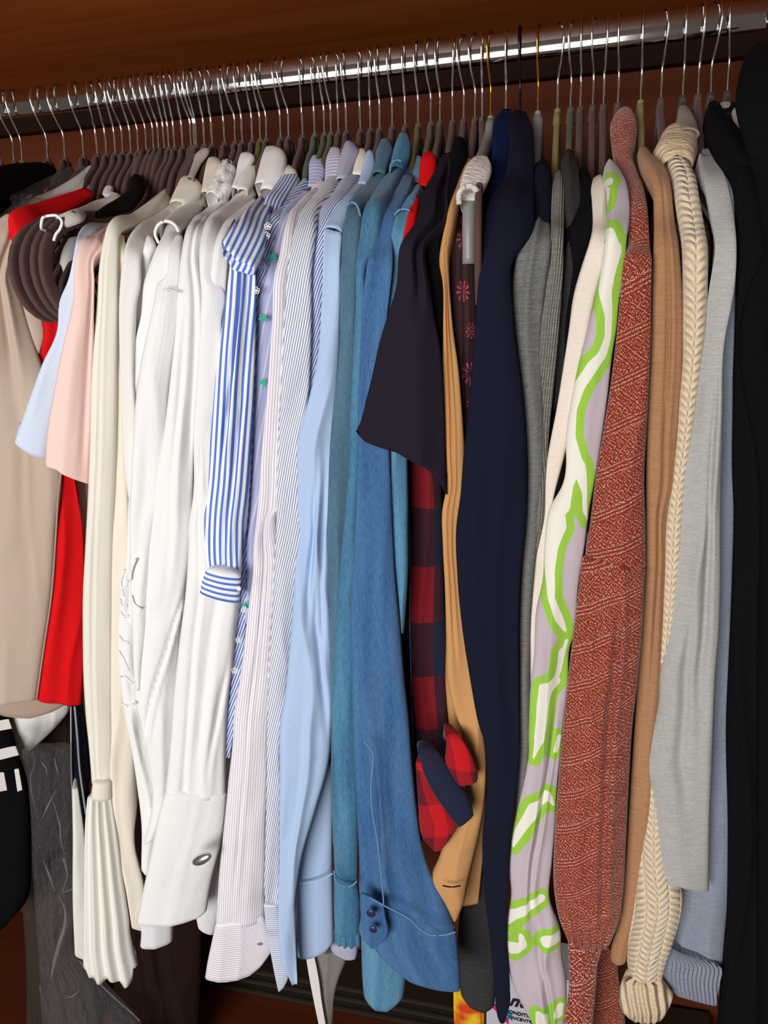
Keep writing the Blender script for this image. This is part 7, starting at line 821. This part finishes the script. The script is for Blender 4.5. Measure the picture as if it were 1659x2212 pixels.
# ------------------------------------------------------------------ things on the wardrobe floor
simple('slat_dark', (44, 38, 26), 0.5); simple('slat_black', (16, 12, 11), 0.5)
for k in range(5):
    o = box('shelf_board', -0.80, 0.25, 0.185 + 0.004 * (k % 2), 0.272, 0.001 + k * 0.012, 0.0105 + k * 0.012, 'slat_dark' if k % 2 == 0 else 'slat_black', bevel=0.0015)
    o['label'] = ['lowest thin board of the dark stack at the back of the wardrobe floor', 'second thin board from the bottom of the dark floor stack',
                  'middle thin board of the dark stack at the back of the floor', 'thin board just under the topmost of the dark floor stack',
                  'topmost thin board of the dark stack at the back of the floor'][k]; o['category'] = 'board'; o['group'] = 'dark boards stacked at the back of the floor'
simple('carton_white', (196, 194, 204), 0.45); simple('carton_cyan', (40, 140, 170), 0.45); simple('carton_magenta', (190, 30, 120), 0.45)
simple('ink', (30, 26, 40), 0.5)
t = NT('carton_yellow', 0.5); u, v = t.uv()
tc = t.n('ShaderNodeTexCoord'); n = t.noise(tc.outputs['Object'], 30, 2.0)
t.color(t.mix(t.step(n, 0.4, 0.6), lin((232, 196, 40)), lin((216, 70, 30)))); MATS['carton_yellow'] = t.m
BX, BY, BZ = -0.0535, -0.0200, 0.2981
ct = empty('conditioner_carton', (BX, BY, 0), 'white conditioner carton with black lettering at the bottom behind the navy dress tip', 'carton')
box('carton_body', -0.052, 0.10, 0.0, 0.07, 0.001, BZ + 0.06, 'carton_white', ct, bevel=0.002)
for nm, x0, z0, x1, z1, wdt in (('stripe', -0.051, 0.028, -0.015, -0.012, 0.012), ('stripe', -0.051, 0.012, -0.020, -0.022, 0.010)):
    V = []
    for (x, z) in ((x0, z0 - wdt), (x0, z0), (x1, z1), (x1, z1 - wdt)):
        V.append((x, -0.0006, BZ + z))
    V += [(x, 0.0006, z) for x, y, z in V]
    mesh_obj(nm, V, [(0, 3, 2, 1), (4, 5, 6, 7), (0, 1, 5, 4), (1, 2, 6, 5), (2, 3, 7, 6), (3, 0, 4, 7)], 'carton_cyan' if z0 > 0.02 else 'carton_magenta', ct, smooth=False)
def text(s, x, z, size, rot=0.0, shear=0.0, bold=0.0):
    cu = bpy.data.curves.new('lettering', 'FONT'); cu.body = s; cu.size = size; cu.extrude = 0.0003; cu.shear = shear; cu.offset = bold
    tmp = bpy.data.objects.new('tmp', cu); COL.objects.link(tmp)
    bpy.context.view_layer.update()
    me = bpy.data.meshes.new_from_object(tmp.evaluated_get(bpy.context.evaluated_depsgraph_get()))
    bpy.data.objects.remove(tmp); me.materials.clear(); me.materials.append(MATS['ink'])
    o = bpy.data.objects.new('lettering', me); COL.objects.link(o); o.parent = ct
    o.location = (x, -0.0012, BZ + z); o.rotation_euler = (math.pi / 2, rot, 0)
text('nte', -0.020, 0.004, 0.026, 0.0, 0.4, 0.0009)
text('FA', -0.040, -0.002, 0.006, 0.06)
text('CONDITIONER', -0.026, -0.010, 0.0078, 0.06, 0, 0.0002)
text('CONCENTRATE', -0.026, -0.019, 0.0070, 0.06, 0, 0.0001)
yb = empty('yellow_pouch', (BX - 0.078, BY, 0), 'yellow and orange packet end standing left of the white conditioner carton', 'packet')
box('pouch_body', -0.022, 0.022, 0.0, 0.04, 0.001, BZ + 0.04, 'carton_yellow', yb, bevel=0.004)
